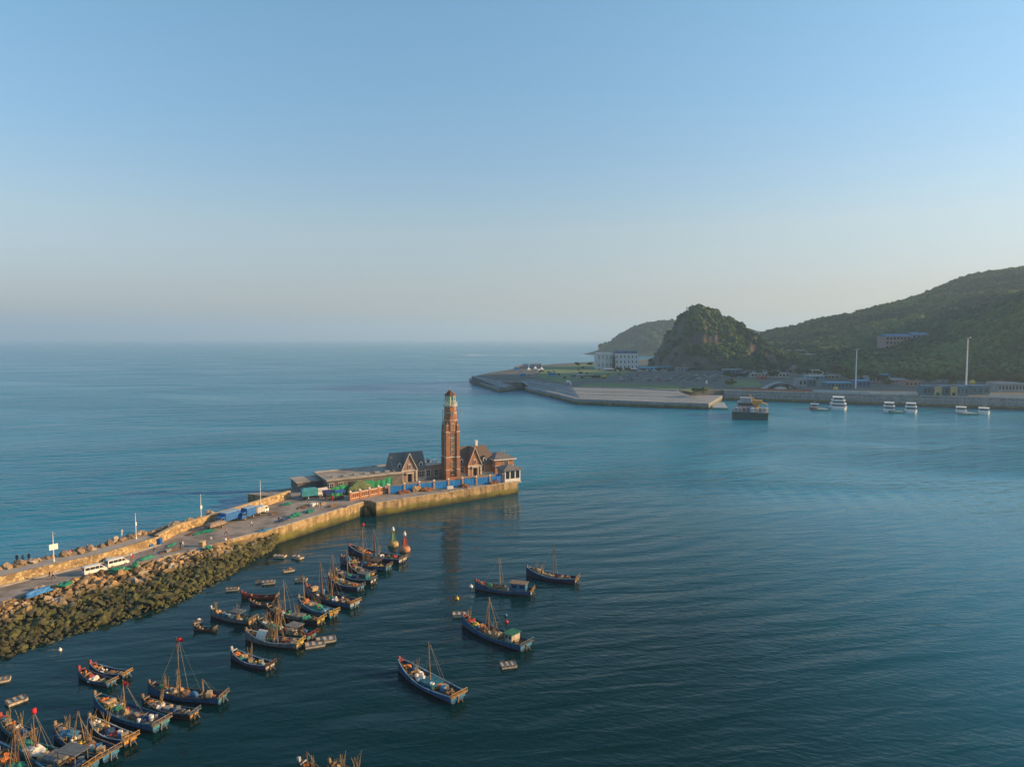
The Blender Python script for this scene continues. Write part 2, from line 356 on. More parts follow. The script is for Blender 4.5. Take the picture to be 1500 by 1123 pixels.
# ------------------------------------------------------------------ the pier
D = 3.9; W = 5.55
def stone_material(name, tan, algae_top, block=(1.1, 0.5), joint=0.02, dark=0.35):
    """stone facing, green and wet below the tide line (algae grows by height)"""
    t = NT(name); t.b.inputs['Roughness'].default_value = 0.85
    geo = t.n('NewGeometry'); pos = geo.outputs['Position']; z = t.n('SeparateXYZ', {'Vector': pos}).outputs['Z']
    n1 = t.noise(pos, 0.8, 6, 0.65); n2 = t.noise(pos, 0.16, 3)
    c = t.ramp(n1, [(0.28, tuple(v * 0.45 for v in tan)), (0.5, tan), (0.75, tuple(min(1, v * 1.45) for v in tan))])
    st = t.ramp(t.noise(t.mapping(pos, (0.9, 0.9, 0.09)), 1.0, 4, 0.6), [(0.38, dark), (0.56, 1.0)])
    c = t.mix(0.75, c, st, 'MULTIPLY')
    zz = t.math('ADD', z, t.math('MULTIPLY', t.math('SUBTRACT', t.noise(pos, 0.35, 5, 0.6), 0.5), 2.2))
    s3 = t.n('SeparateXYZ', {'Vector': pos}); bv = t.n('CombineXYZ', {'X': t.math('ADD', t.math('MULTIPLY', s3.outputs['X'], .62), t.math('MULTIPLY', s3.outputs['Y'], .78)), 'Y': z}).outputs[0]
    bf = t.n('TexBrick', {'Vector': bv, 'Color1': (1, 1, 1, 1), 'Color2': (.72, .72, .72, 1), 'Mortar': (.3, .3, .3, 1), 'Scale': 1.0, 'Mortar Size': joint, 'Brick Width': block[0], 'Row Height': block[1]}).outputs['Color']
    c = t.mix(0.7, c, bf, 'MULTIPLY')
    a = t.ramp(t.math('DIVIDE', zz, 5.0), [(0.10, 1.0), ((algae_top) / 5.0, 0.85), ((algae_top + 0.9) / 5.0, 0.0)])
    alg = t.ramp(n2, [(0.3, (0.04, 0.045, 0.008)), (0.6, (0.12, 0.12, 0.012)), (0.8, (0.17, 0.16, 0.025))])
    c = t.mix(a, c, alg)
    wet = t.ramp(t.math('DIVIDE', zz, 5.0), [(0.02, 1.0), (0.2, 0.0)])
    c = t.mix(wet, c, (0.016, 0.015, 0.010)); t.base(c)
    t.normal(t.bump(n1, 0.6, 0.15)); return t.m
def rubble_material():
    """warm rubble masonry: irregular stones with pale joints"""
    t = NT('rubble_masonry'); t.b.inputs['Roughness'].default_value = 0.9
    pos = t.n('NewGeometry').outputs['Position']
    v = t.n('TexVoronoi', {'Vector': pos, 'Scale': 1.7}, feature='DISTANCE_TO_EDGE').outputs['Distance']
    cell = t.n('TexVoronoi', {'Vector': pos, 'Scale': 1.7}).outputs['Color']
    f = t.n('SeparateColor', {'Color': cell}).outputs[0]
    c = t.ramp(f, [(0.1, (0.24, 0.155, 0.07)), (0.5, (0.40, 0.27, 0.12)), (0.9, (0.52, 0.39, 0.20))])
    c = t.mix(t.ramp(v, [(0.0, 1.0), (0.05, 0.0)]), c, (0.20, 0.15, 0.09))
    c = t.mix(t.ramp(t.noise(pos, 0.25, 5, 0.6), [(0.5, 0.0), (0.75, 0.55)]), c, (0.14, 0.10, 0.06)); t.base(c)
    t.normal(t.bump(t.ramp(v, [(0.0, 0.0), (0.09, 1.0)]), 0.7, 0.08)); return t.m
def paving_material(name, a, b, sc=0.5):
    t = NT(name); t.b.inputs['Roughness'].default_value = 0.88; t.b.inputs['Specular IOR Level'].default_value = 0.25
    pos = t.n('NewGeometry').outputs['Position']
    c = t.ramp(t.noise(pos, sc, 8, 0.65), [(0.3, a), (0.7, b)])
    crack = t.n('TexVoronoi', {'Vector': pos, 'Scale': 0.22}, feature='DISTANCE_TO_EDGE').outputs['Distance']
    c = t.mix(t.ramp(crack, [(0.0, 0.5), (0.012, 0.0)]), c, (0.05, 0.045, 0.04))
    c = t.mix(t.ramp(t.noise(pos, 0.12, 4, 0.6), [(0.48, 0.0), (0.62, 0.75)]), c, tuple(v * 0.55 for v in a)); t.base(c)
    t.normal(t.bump(t.noise(pos, 6, 4), 0.25, 0.03)); return t.m
M_QUAY = stone_material('quay_stone', (0.42, 0.30, 0.15), 1.5); M_RUBBLE = rubble_material()
M_ROAD = paving_material('road_concrete', (0.23, 0.195, 0.16), (0.36, 0.31, 0.26)); M_WALK = paving_material('walk_concrete', (0.28, 0.25, 0.21), (0.40, 0.36, 0.31))
M_CONC = mat('pale_concrete', (0.36, 0.33, 0.28), 0.9, 0.3, 0.8, 0.4, 5.0)
edge_px = [(-75, 908), (0, 882), (122, 843), (180, 830), (240, 816), (289, 805), (355, 786), (404, 774), (470, 754), (533, 735)]
EDGE = [P(x, y, D) for x, y in edge_px]                      # harbour edge of the road
q2a, q2b = P(551, 736.5, D), P(759, 704.6, D)                # second quay, in front of the lighthouse
U = (q2b - q2a); U.z = 0; U.normalize(); Vv = Vector((-U.y, U.x, 0)); RZ = math.atan2(U.y, U.x)
def L(u, v, z=0.0): p = q2a + U * u + Vv * v; return Vector((p.x, p.y, z))      # frame of the lighthouse platform
def upx(px, v):                                              # u of the point of line v seen in column px
    lo, hi = -80.0, 120.0
    for _ in range(50):
        m = (lo + hi) / 2
        if proj(L(m, v, D))[0] < px: lo = m
        else: hi = m
    return lo
LQ = (q2b - q2a).length
back_px = [(-75, 872), (0, 858), (100, 834), (150, 823), (233, 797), (262, 780.5), (285, 774), (350, 754), (426, 729)]
BACK = [P(x, y, D) for x, y in back_px]                      # foot of the stone walls on the sea side
def ext(a, b, k): return b + (b - a).normalized() * k
E0 = ext(EDGE[1], EDGE[0], 120); B0 = ext(BACK[1], BACK[0], 120)
plat_back = [L(LQ, 34), L(-6, 34), L(-26, 33)]
notch = [EDGE[-1] + (Vv * 3.4), q2a + Vv * 3.4]
SEA_OFF = 5.2
def off(pts, k):                                             # offset a polyline to its left
    out = []
    for i, p in enumerate(pts):
        a = pts[max(0, i - 1)]; b = pts[min(len(pts) - 1, i + 1)]; t = (b - a); t.z = 0; t.normalize(); out.append(p + Vector((-t.y, t.x, 0)) * k)
    return out
BACKO = off([B0] + BACK, SEA_OFF)
def build_pier():
    b = MB()
    outline = [E0] + EDGE + notch + [q2a, q2b] + plat_back + list(reversed(BACKO))
    b.prism([(p.x, p.y) for p in outline], -1.5, D)
    tag(b.build('pier', M_QUAY), kind='structure')
    s = MB(); road = [E0] + EDGE + [notch[0] + Vv * 0.3] + [notch[1] + Vv * 0.3, q2a + U * 0.3 + Vv * 0.5, q2b + Vv * 0.5 - U * 0.4] + [L(LQ - 0.4, 33.5), L(-26, 32.5)] + list(reversed([B0] + BACK))
    s.sheet([(p.x, p.y, D + 0.004) for p in road]); tag(s.build('road', M_ROAD), kind='structure')
    k = MB()                                                  # kerb stones along the harbour edge
    for a, c in list(zip(EDGE[4:], EDGE[5:])) + [(q2a, q2b)]:
        n = max(1, int((c - a).length / 1.6)); d = (c - a) / n; rz = math.atan2(d.y, d.x); nl = Vector((-d.y, d.x, 0)).normalized()
        for i in range(n):
            if random.random() < 0.9: k.box(a + d * (i + 0.5) + nl * 0.32 + Vector((0, 0, 0.06)), (d.length * 0.96, 0.5, random.uniform(0.14, 0.24)), rz + random.uniform(-0.02, 0.02))
    tag(k.build('kerb', M_CONC), kind='structure')
    w = MB(); nb = [B0] + BACK[:5]; fo = off(nb, 0.55); bo = off(nb, SEA_OFF)
    ramp = P(262, 780.5, D)
    w.prism([(p.x, p.y) for p in fo + list(reversed(bo))], D - 0.3, W); tag(w.build('walkway', M_WALK), kind='structure')
    st = MB()                                                 # landing steps in the notch
    for i in range(8):
        st.box((EDGE[-1] + q2a) / 2 + Vv * (1.5 - 0.0) - U * 1.2 + U * (i * 0.32) + Vector((0, 0, 2.35 - i * 0.42 - 1.5 - D)), (0.33, 2.9, 3.0), RZ)
    tag(st.build('landing_steps', M_QUAY), kind='structure')
build_pier()
def wall_along(name, pts, thick, z0, z1, m, label, cap=None, joff=0.0):
    b = MB(); f = off(pts, joff); g = off(pts, joff + thick)
    b.prism([(p.x, p.y) for p in f + list(reversed(g))], z0, z1); r = empty(name, label, 'wall', pts[0]); r.location = (0, 0, 0)
    b.build('wall_face', m, r)
    if cap:
        c = MB(); f = off(pts, joff - 0.08); g = off(pts, joff + thick + 0.08); c.prism([(p.x, p.y) for p in f + list(reversed(g))], z1, z1 + 0.14); c.build('coping', cap, r)
    return r
wall_along('stone_wall', [B0] + BACK[:5], 0.55, D, W + 0.12, M_RUBBLE, 'long tan rubble stone wall holding up the walkway beside the road, left', None)
wall_along('sea_wall', BACK[4:], 0.9, D, D + 2.0, M_RUBBLE, 'tan stone sea wall behind the parked trucks, running up to the grey warehouse', mat('coping_stone', (0.42, 0.31, 0.17), 0.85, 0.2, 1.0), 0.05)
lg = MB(); f = off([B0] + BACK[:5], -0.75); g = off([B0] + BACK[:5], -0.02); lg.prism([(p.x, p.y) for p in f + list(reversed(g))], D, D + 0.16); tag(lg.build('footpath', M_CONC), kind='structure')

# ------------------------------------------------------------------ rock slopes
def riprap_material(name, dry, alg_hi):
    t = NT(name); t.b.inputs['Roughness'].default_value = 0.88
    geo = t.n('NewGeometry'); pos = geo.outputs['Position']; z = t.n('SeparateXYZ', {'Vector': pos}).outputs['Z']
    tint = t.n('ObjectInfo').outputs['Random']; at = t.n('Attribute', attribute_name='tint').outputs['Fac']
    f = t.math('FRACT', t.math('ADD', tint, at))
    c = t.ramp(f, [(0.0, tuple(v * 0.5 for v in dry)), (0.35, dry), (0.7, tuple(v * 1.35 for v in dry)), (1.0, (0.36, 0.31, 0.25))])
    c = t.mix(0.6, c, t.ramp(t.noise(pos, 2.2, 5, 0.6), [(0.3, 0.45), (0.7, 1.3)]), 'MULTIPLY')
    zz = t.math('ADD', z, t.math('MULTIPLY', t.math('SUBTRACT', t.noise(pos, 0.22, 5, 0.7), 0.5), 4.0))
    a = t.ramp(t.math('DIVIDE', zz, 5.0), [(alg_hi / 5.0, 0.92), ((alg_hi + 1.1) / 5.0, 0.0)])
    alg = t.ramp(t.noise(pos, 0.5, 5, 0.7), [(0.28, (0.010, 0.012, 0.006)), (0.46, (0.024, 0.031, 0.009)), (0.58, (0.055, 0.066, 0.012)), (0.68, (0.135, 0.13, 0.02)), (0.78, (0.06, 0.05, 0.018)), (0.9, (0.09, 0.045, 0.02))])
    t.base(t.mix(a, c, alg)); t.normal(t.bump(t.noise(pos, 3.0, 5), 0.5, 0.12)); return t.m
M_RIP = riprap_material('riprap_stone', (0.30, 0.19, 0.085), 2.45); M_RIPS = riprap_material('seaward_stone', (0.26, 0.185, 0.11), 0.7)
water_px = [(-75, 985), (0, 964), (28, 956), (89, 934), (130, 924), (160, 915), (205, 902), (260, 885), (290, 868), (325, 849), (352, 830), (380, 815), (404, 799)]
WATER = [P(x, y, 0) for x, y in water_px]
def resample(pts, n):
    d = [0.0]
    for a, b in zip(pts, pts[1:]): d.append(d[-1] + (b - a).length)
    out = []
    for k in range(n):
        s = d[-1] * k / (n - 1); i = max(j for j in range(len(d)) if d[j] <= s + 1e-9); i = min(i, len(pts) - 2)
        out.append(pts[i].lerp(pts[i + 1], (s - d[i]) / max(1e-6, d[i + 1] - d[i])))
    return out
NS = 120
EA = resample([E0] + EDGE[:8], NS); WA = resample([ext(WATER[1], WATER[0], 118)] + WATER, NS)
# both run from far left to where the quay wall begins; match them by arc length
def slope_pt(t, s):
    k = t * (NS - 1); i = min(int(k), NS - 2); f = k - i
    a = EA[i].lerp(EA[i + 1], f); b = WA[i].lerp(WA[i + 1], f); p = a.lerp(b, s)
    p.z = (D - 0.25) * max(0.0, 1 - s) ** 0.85 - 0.15 * s; return p
def boulder_meshes(n, m, seed, flat=0.8):
    out = []
    for k in range(n):
        b = MB(); r = random.Random(seed + k); b.blob((0, 0, 0), 1.0, seed + k, (r.uniform(0.8, 1.35), r.uniform(0.75, 1.1), r.uniform(0.55, 0.9) * flat / 0.8), 0.55, 1 if k % 2 else 2, 1.25); out.append(b.mesh('boulder', m))
    return out
def build_rocks():
    rnd = random.Random(11)
    g = MB(); rows = []
    for i in range(0, NS): rows.append([slope_pt(i / (NS - 1), s) + Vector((0, 0, -0.35)) for s in (0.0, 0.25, 0.5, 0.75, 1.0, 1.12)])
    vs = [tuple(p) for r in rows for p in r]; k = 6
    g.add(vs, [(i * k + j, i * k + j + 1, (i + 1) * k + j + 1, (i + 1) * k + j) for i in range(NS - 1) for j in range(k - 1)])
    tag(g.build('embankment', M_RIP), kind='structure')
    BM = boulder_meshes(14, M_RIP, 100); cand = []
    n = 10500
    for q in range(n):
        t = rnd.uniform(0.0, 1.0); s = rnd.uniform(0.01, 1.03) ** 0.92; p = slope_pt(t, s)
        if t > 0.93 and s < 0.35: continue
        r = rnd.choice((0.17, 0.2, 0.24, 0.28, 0.32, 0.36, 0.42, 0.52, 0.66 if rnd.random() < .6 else 0.95)) * rnd.uniform(0.8, 1.15)
        x, y = proj(p)
        if x < -25: continue
        if s > 0.9: r *= 0.7
        cand.append((r * 1000 / p.y, p, r, s))
    cand.sort(key=lambda c: -c[0])
    proto = {}
    for rank, (_, p, r, s) in enumerate(cand[:210]):
        o = bpy.data.objects.new('boulder', BM[rank % 14]); COL.objects.link(o)
        o.location = p + Vector((0, 0, r * 0.12)); o.scale = (r, r, r); o.rotation_euler = (rnd.uniform(-0.4, 0.4), rnd.uniform(-0.4, 0.4), rnd.uniform(0, 6.28))
        tag(o, 'one of the larger weathered boulders on the harbour-side rock slope below the road', 'boulder', 'large boulders of the harbour-side slope')
    T = [np.array(b_) for b_ in [[v.co[:] for v in m.vertices] for m in BM]]; TF = [np.array([f.vertices[:] for f in m.polygons]) for m in BM]
    V = []; F = []; A = []; base = 0
    for rank, (_, p, r, s) in enumerate(cand[210:]):
        k = rank % 14; e = Matrix.Rotation(rnd.uniform(0, 6.28), 3, 'Z') @ Matrix.Rotation(rnd.uniform(-0.6, 0.6), 3, 'X')
        v = T[k] @ np.array(e).T * r + np.array(p) + np.array((0, 0, r * 0.05)); V.append(v); F.append(TF[k] + base); base += len(v); A.append(np.full(len(v), rnd.random()))
    tag(link('riprap', npmesh('riprap', np.concatenate(V), np.concatenate(F), M_RIP, attrs={'tint': np.concatenate(A)})), kind='stuff')
    # seaward side: a line of large boulders against the walkway and the sea wall
    SM = boulder_meshes(8, M_RIPS, 300); line = resample(BACKO[1:], 100); nrm = off(line, 1.0)
    fill = [];  cnt = 0
    for q in range(520):
        k = rnd.uniform(0, 72); i = int(k); p = line[i].lerp(line[i + 1], k - i); d = (nrm[i] - line[i]); o_ = rnd.uniform(-0.7, 4.5)
        p = p + d * o_; x, y = proj((p.x, p.y, 4))
        if x < -20: continue
        r = rnd.uniform(0.5, 1.1); z = (W if i < 44 else D + 0.6) + 0.35 - 1.15 * max(0, o_) + rnd.uniform(-0.3, 0.3) - 0.35 * (i >= 44)
        if cnt < 85 and -0.7 < o_ < 1.8:
            o = bpy.data.objects.new('boulder', SM[cnt % 8]); COL.objects.link(o); o.location = (p.x, p.y, z); o.scale = (r, r, r); o.rotation_euler = (rnd.uniform(-.4, .4), rnd.uniform(-.4, .4), rnd.uniform(0, 6.28))
            tag(o, 'one of the brown boulders lining the open-sea side of the walkway and sea wall', 'boulder', 'boulders on the open-sea side'); cnt += 1
        else: fill.append((p, z, r))
    b = MB()
    for j, (p, z, r) in enumerate(fill): b.blob((p.x, p.y, z - 0.2), r, 400 + j % 30, (1.1, 0.95, 0.8), 0.32, 1, 0.9)
    tag(b.build('seaward_riprap', M_RIPS), kind='stuff')
build_rocks()
# ------------------------------------------------------------------ the lighthouse and the houses at the end of the pier
T0 = P(654, 703, D); RZ2 = R(26); U2 = Vector((math.cos(RZ2), math.sin(RZ2), 0)); V2 = Vector((-U2.y, U2.x, 0))
def A(u, v, z=D): p = T0 + U2 * u + V2 * v; return Vector((p.x, p.y, z))
def uv2(p): q = p - T0; return q.dot(U2), q.dot(V2)
def ucol(px, v, z=D):
    lo, hi = -60.0, 60.0
    for _ in range(50):
        m = (lo + hi) / 2
        if proj(A(m, v, z))[0] < px: lo = m
        else: hi = m
    return lo
def zrow(py, u, v):                           # height above the deck of what is seen in row py over (u, v)
    p = A(u, v); return Q(750, py, p.y).z - D
def brick_material(name, c1, c2, mortar, sc=1.0, bw=0.5, rh=0.16, stain=0.4):
    t = NT(name); t.b.inputs['Roughness'].default_value = 0.85
    tc = t.n('TexCoord').outputs['Object']; s = t.n('SeparateXYZ', {'Vector': tc})
    v = t.n('CombineXYZ', {'X': t.math('ADD', s.outputs['X'], s.outputs['Y']), 'Y': s.outputs['Z']}).outputs[0]
    b = t.n('TexBrick', {'Vector': v, 'Color1': (*c1, 1), 'Color2': (*c2, 1), 'Mortar': (*mortar, 1), 'Scale': sc, 'Mortar Size': 0.018, 'Brick Width': bw, 'Row Height': rh})
    c = t.mix(t.ramp(t.noise(tc, 0.45, 5, 0.6), [(0.4, 0.0), (0.75, stain)]), b.outputs['Color'], tuple(x * 0.45 for x in c1)); t.base(c)
    t.normal(t.bump(b.outputs['Fac'], -0.3, 0.02)); return t.m
def tile_material(name, a, b, rows=3.2):
    t = NT(name); t.b.inputs['Roughness'].default_value = 0.7
    tc = t.n('TexCoord').outputs['Object']; s = t.n('SeparateXYZ', {'Vector': tc})
    v = t.n('CombineXYZ', {'X': t.math('ADD', s.outputs['X'], s.outputs['Y']), 'Y': s.outputs['Z']}).outputs[0]
    k = t.n('TexBrick', {'Vector': v, 'Color1': (*a, 1), 'Color2': (*b, 1), 'Mortar': (*(x * 0.4 for x in a), 1), 'Scale': 1.0, 'Mortar Size': 0.03, 'Brick Width': 0.34, 'Row Height': 1 / rows})
    c = t.mix(t.ramp(t.noise(tc, 0.6, 5, 0.6), [(0.4, 0.0), (0.8, 0.5)]), k.outputs['Color'], tuple(x * 0.5 for x in b)); t.base(c)
    t.normal(t.bump(k.outputs['Fac'], -0.5, 0.05)); return t.m
M_BRICK = brick_material('red_brick', (0.40, 0.15, 0.055), (0.31, 0.105, 0.04), (0.36, 0.25, 0.16))
M_PINK = brick_material('pale_brick', (0.33, 0.19, 0.14), (0.25, 0.13, 0.10), (0.40, 0.34, 0.28))
M_ORANGE = brick_material('orange_brick', (0.40, 0.17, 0.075), (0.33, 0.13, 0.055), (0.38, 0.25, 0.17))
M_TRIM = mat('cream_trim', (0.58, 0.52, 0.43), 0.7, 0.15, 1.2); M_WHITE = mat('white_paint', (0.74, 0.71, 0.66), 0.6, 0.12, 1.0)
M_SLATE = tile_material('slate_tiles', (0.19, 0.165, 0.14), (0.25, 0.22, 0.19)); M_TILE = tile_material('brown_tiles', (0.15, 0.105, 0.075), (0.20, 0.14, 0.10)); M_RTILE = tile_material('russet_tiles', (0.20, 0.075, 0.035), (0.14, 0.055, 0.03))
M_GLASS = mat('window_glass', (0.025, 0.032, 0.038), 0.12, 0.3, 2.0, spec=0.6); M_COPPER = mat('verdigris_frame', (0.16, 0.22, 0.17), 0.6, 0.3, 2.0); M_STEEL = mat('grey_steel', (0.28, 0.28, 0.27), 0.5, 0.2, 2.0, metal=0.3)
M_DARK = mat('dark_recess', (0.03, 0.026, 0.024), 0.9, 0.3)
def window(parent, x, y, z, w, h, face, arch=False, label=None):
    """framed window; face: 0 looks to -y, 1 looks to -x, 2 looks to +x"""
    rot = {0: 0.0, 1: R(-90), 2: R(90)}[face]; M = Matrix.Translation((x, y, z)) @ Matrix.Rotation(rot, 4, 'Z')
    f = MB(); f.M = M; t = 0.12 * max(0.8, w)
    f.box((-w / 2 - t / 2, -0.04, h / 2), (t, 0.16, h)); f.box((w / 2 + t / 2, -0.04, h / 2), (t, 0.16, h)); f.box((0, -0.07, -t / 2), (w + 3 * t, 0.26, t)); f.box((0, -0.05, h + t / 2), (w + 2 * t, 0.18, t))
    f.box((0, -0.03, h / 2), (0.06, 0.08, h)); f.box((0, -0.035, h * 0.55), (w, 0.08, 0.06))
    if arch: f.extry([(math.cos(a) * (w / 2 + t), h + t + math.sin(a) * w * 0.42) for a in [math.pi * i / 8 for i in range(9)]], -0.12, 0.0)
    o = f.build('window', M_TRIM, parent)
    g = MB(); g.M = M; g.box((0, 0.0, h / 2), (w, 0.03, h)); g.build('pane', M_GLASS, o)
    return o
def gable_roof(b, x0, x1, y0, y1, ze, zr, th=0.16, hip0=0.0, hip1=0.0):
    """roof with its ridge along x, hipped by hip0/hip1 at the ends"""
    ym = (y0 + y1) / 2; e = [(x0, y0, ze), (x1, y0, ze), (x1, y1, ze), (x0, y1, ze)]; r = [(x0 + hip0, ym, zr), (x1 - hip1, ym, zr)]
    lo = [(p[0], p[1], p[2] - th) for p in e]
    b.add(e + r + lo, [(0, 1, 5, 4), (2, 3, 4, 5), (1, 2, 5), (3, 0, 4), (1, 0, 6, 7), (2, 1, 7, 8), (3, 2, 8, 9), (0, 3, 9, 6), (6, 9, 8, 7)])

def build_lighthouse():
    s = 4.7; h = s / 2; c = A(h, h)
    r = empty('lighthouse', 'tall red brick lighthouse tower with glazed lantern and pointed cap, on the pier end', 'lighthouse', (c.x, c.y, D), RZ2)
    Z = lambda py: zrow(py, h, h * 0.6)
    zb, zc, zd, zbal, zl, zr_ = Z(668.5), Z(633), Z(615), Z(594.5), Z(579), Z(571.5)
    b = MB(); b.bb(-h + 0.45, h - 0.45, -h + 0.45, h - 0.45, 0, zc); b.bb(-h - .12, h + .12, -h - .12, h + .12, 0, 0.9)
    b.lathe([(2.28, zc - 0.3), (2.2, zd), (1.92, zbal - 1.7), (1.92, zbal)], 8, rot=R(22.5), smooth=False)
    b.build('tower_shaft', M_BRICK, r)
    for i, (sx, sy) in enumerate(((-1, -1), (1, -1), (1, 1), (-1, 1))):
        p = MB(); q = h - 0.5
        p.box((sx * q, sy * q, zb / 2), (1.16, 1.16, zb)); p.box((sx * q, sy * q, (zb + zc + 0.4) / 2), (1.0, 1.0, zc + 0.4 - zb))
        p.box((sx * q, sy * q, zc + 1.4), (0.74, 0.74, 2.0)); p.box((sx * q * .93, sy * q * .93, zc + 2.95), (0.62, 0.62, 1.1), taper=0.25)
        # sloping buttress towards the drum
        p.add([(sx * q, sy * q, zc + 0.4), (sx * (q - 0.6), sy * q, zc + 0.4), (sx * q, sy * (q - 0.6), zc + 0.4), (sx * 1.45, sy * 1.45, zd + 2.4)], [(0, 1, 3), (0, 3, 2), (1, 2, 3), (0, 2, 1)])
        o = p.build('corner_buttress', M_BRICK, r)
        t = MB(); t.box((sx * q, sy * q, zb), (1.34, 1.34, 0.3)); t.box((sx * q, sy * q, zc + 0.34), (1.2, 1.2, 0.3)); t.box((sx * q, sy * q, zb * 0.45), (1.3, 1.3, 0.2)); t.box((sx * q * .98, sy * q * .98, zc + 2.42), (0.84, 0.84, 0.14)); t.build('stone_band', M_TRIM, o)
    t = MB()
    for z, w, q in ((zb, s - 0.66, 0.28), (zc - 1.6, s - 0.7, 0.2), (zc - 0.1, s - 0.5, 0.34)):
        t.box((0, 0, z), (w, w, q))
    t.lathe([(2.34, zd - 0.1), (2.34, zd + 0.12)], 8, rot=R(22.5), smooth=False); t.lathe([(2.02, zbal - 2.3), (2.02, zbal - 2.1)], 8, rot=R(22.5), smooth=False)
    t.build('cornice', M_TRIM, r)
    for face, (fx, fy) in ((0, (0, -1)), (1, (-1, 0)), (2, (1, 0))):
        for z in [Z(694), Z(682)] + [Z(p) for p in (664, 656, 648, 640)]:
            window(r, fx * (h - 0.46), fy * (h - 0.46), z, 0.85, 1.35, face)
        window(r, fx * 2.02, fy * 2.02, Z(629), 0.9, 1.9, face, True); window(r, fx * 1.93, fy * 1.93, Z(608), 0.7, 1.2, face)
    door = MB(); door.box((0, -h + 0.40, 1.3), (1.3, 0.12, 2.6)); door.build('door', mat('dark_timber', (0.06, 0.035, 0.02), 0.7), r)
    g = MB(); g.lathe([(1.95, zbal - 0.25), (2.35, zbal - 0.05), (2.35, zbal + 0.1)], 16); o = g.build('gallery', M_TRIM, r)
    g = MB()
    for i in range(16):
        a = 2 * math.pi * i / 16; g.cyl((2.25 * math.cos(a), 2.25 * math.sin(a), zbal + .1), (2.25 * math.cos(a), 2.25 * math.sin(a), zbal + 1.15), 0.045, n=5)
    for zz in (0.6, 1.15): g.tube([(2.25 * math.cos(2 * math.pi * i / 16), 2.25 * math.sin(2 * math.pi * i / 16), zbal + zz) for i in range(17)], 0.04)
    g.build('railing', M_WHITE, o)
    ln = MB()
    for i in range(8):
        a = R(22.5) + 2 * math.pi * i / 8; x, y = 1.55 * math.cos(a), 1.55 * math.sin(a); ln.cyl((x * 1.12, y * 1.12, zbal), (x, y, zl), 0.16, n=6)
    for zz, k in ((zbal + 0.35, 1.7), (zbal + 1.6, 1.66), (zl - 0.15, 1.6)): ln.tube([(k * math.cos(R(22.5) + 2 * math.pi * i / 8), k * math.sin(R(22.5) + 2 * math.pi * i / 8), zz) for i in range(9)], 0.11)
    lo = ln.build('lantern_frame', M_TRIM, r)
    gl = MB(); gl.lathe([(1.5, zbal + 0.1), (1.42, zl)], 8, rot=R(22.5), smooth=False); gl.build('lantern_glass', MATS.get('lantern_glass') or lantern_glass(), lo)
    for i in range(8):
        a = R(22.5) + 2 * math.pi * i / 8
    rf = MB(); rf.lathe([(2.0, zl), (1.95, zl + 0.18), (1.25, zl + 0.75), (0.5, zr_ - 0.2), (0.14, zr_ + 0.1)], 8, rot=R(22.5), smooth=False); rf_o = rf.build('roof', M_RTILE, r)
    fi = MB(); fi.cyl((0, 0, zr_), (0, 0, zr_ + 1.3), 0.06, 0.03, 6); fi.lathe([(0.05, 0), (0.18, 0.18), (0.05, 0.36)], 8, (0, 0, zr_ + 0.25)); fi.build('finial', M_STEEL, rf_o)
    hb = MB(); hb.cyl((1.8, -0.3, zbal - 1.7), (4.3, -0.9, zbal - 1.6), 0.07, n=6); hb.cyl((1.9, -0.3, zbal - 0.5), (4.1, -0.85, zbal - 1.6), 0.035, n=5); hb.cyl((3.9, -0.8, zbal - 1.65), (3.9, -0.8, zbal - 3.4), 0.03, n=5); hb.build('hoist_beam', M_STEEL, r)
    sc = MB()                                   # scaffold poles still standing round the drum
    for i in range(10):
        a = 2 * math.pi * i / 10; x, y = 2.75 * math.cos(a), 2.75 * math.sin(a); sc.cyl((x, y, zc + 0.1), (x * 0.93, y * 0.93, zbal - 1.0), 0.03, n=4)
    for zz in (zc + 1.5, zc + 3.3, zbal - 1.6): sc.tube([(2.68 * math.cos(2 * math.pi * i / 10), 2.68 * math.sin(2 * math.pi * i / 10), zz) for i in range(11)], 0.03, 4)
    sc.build('scaffolding', mat('rusty_pole', (0.20, 0.12, 0.07), 0.8), r)
def lantern_glass():
    t = NT('lantern_glass'); b = t.b; b.inputs['Base Color'].default_value = (0.45, 0.72, 0.5, 1); b.inputs['Roughness'].default_value = 0.05; b.inputs['Transmission Weight'].default_value = 0.75; b.inputs['IOR'].default_value = 1.1
    return t.m
build_lighthouse()

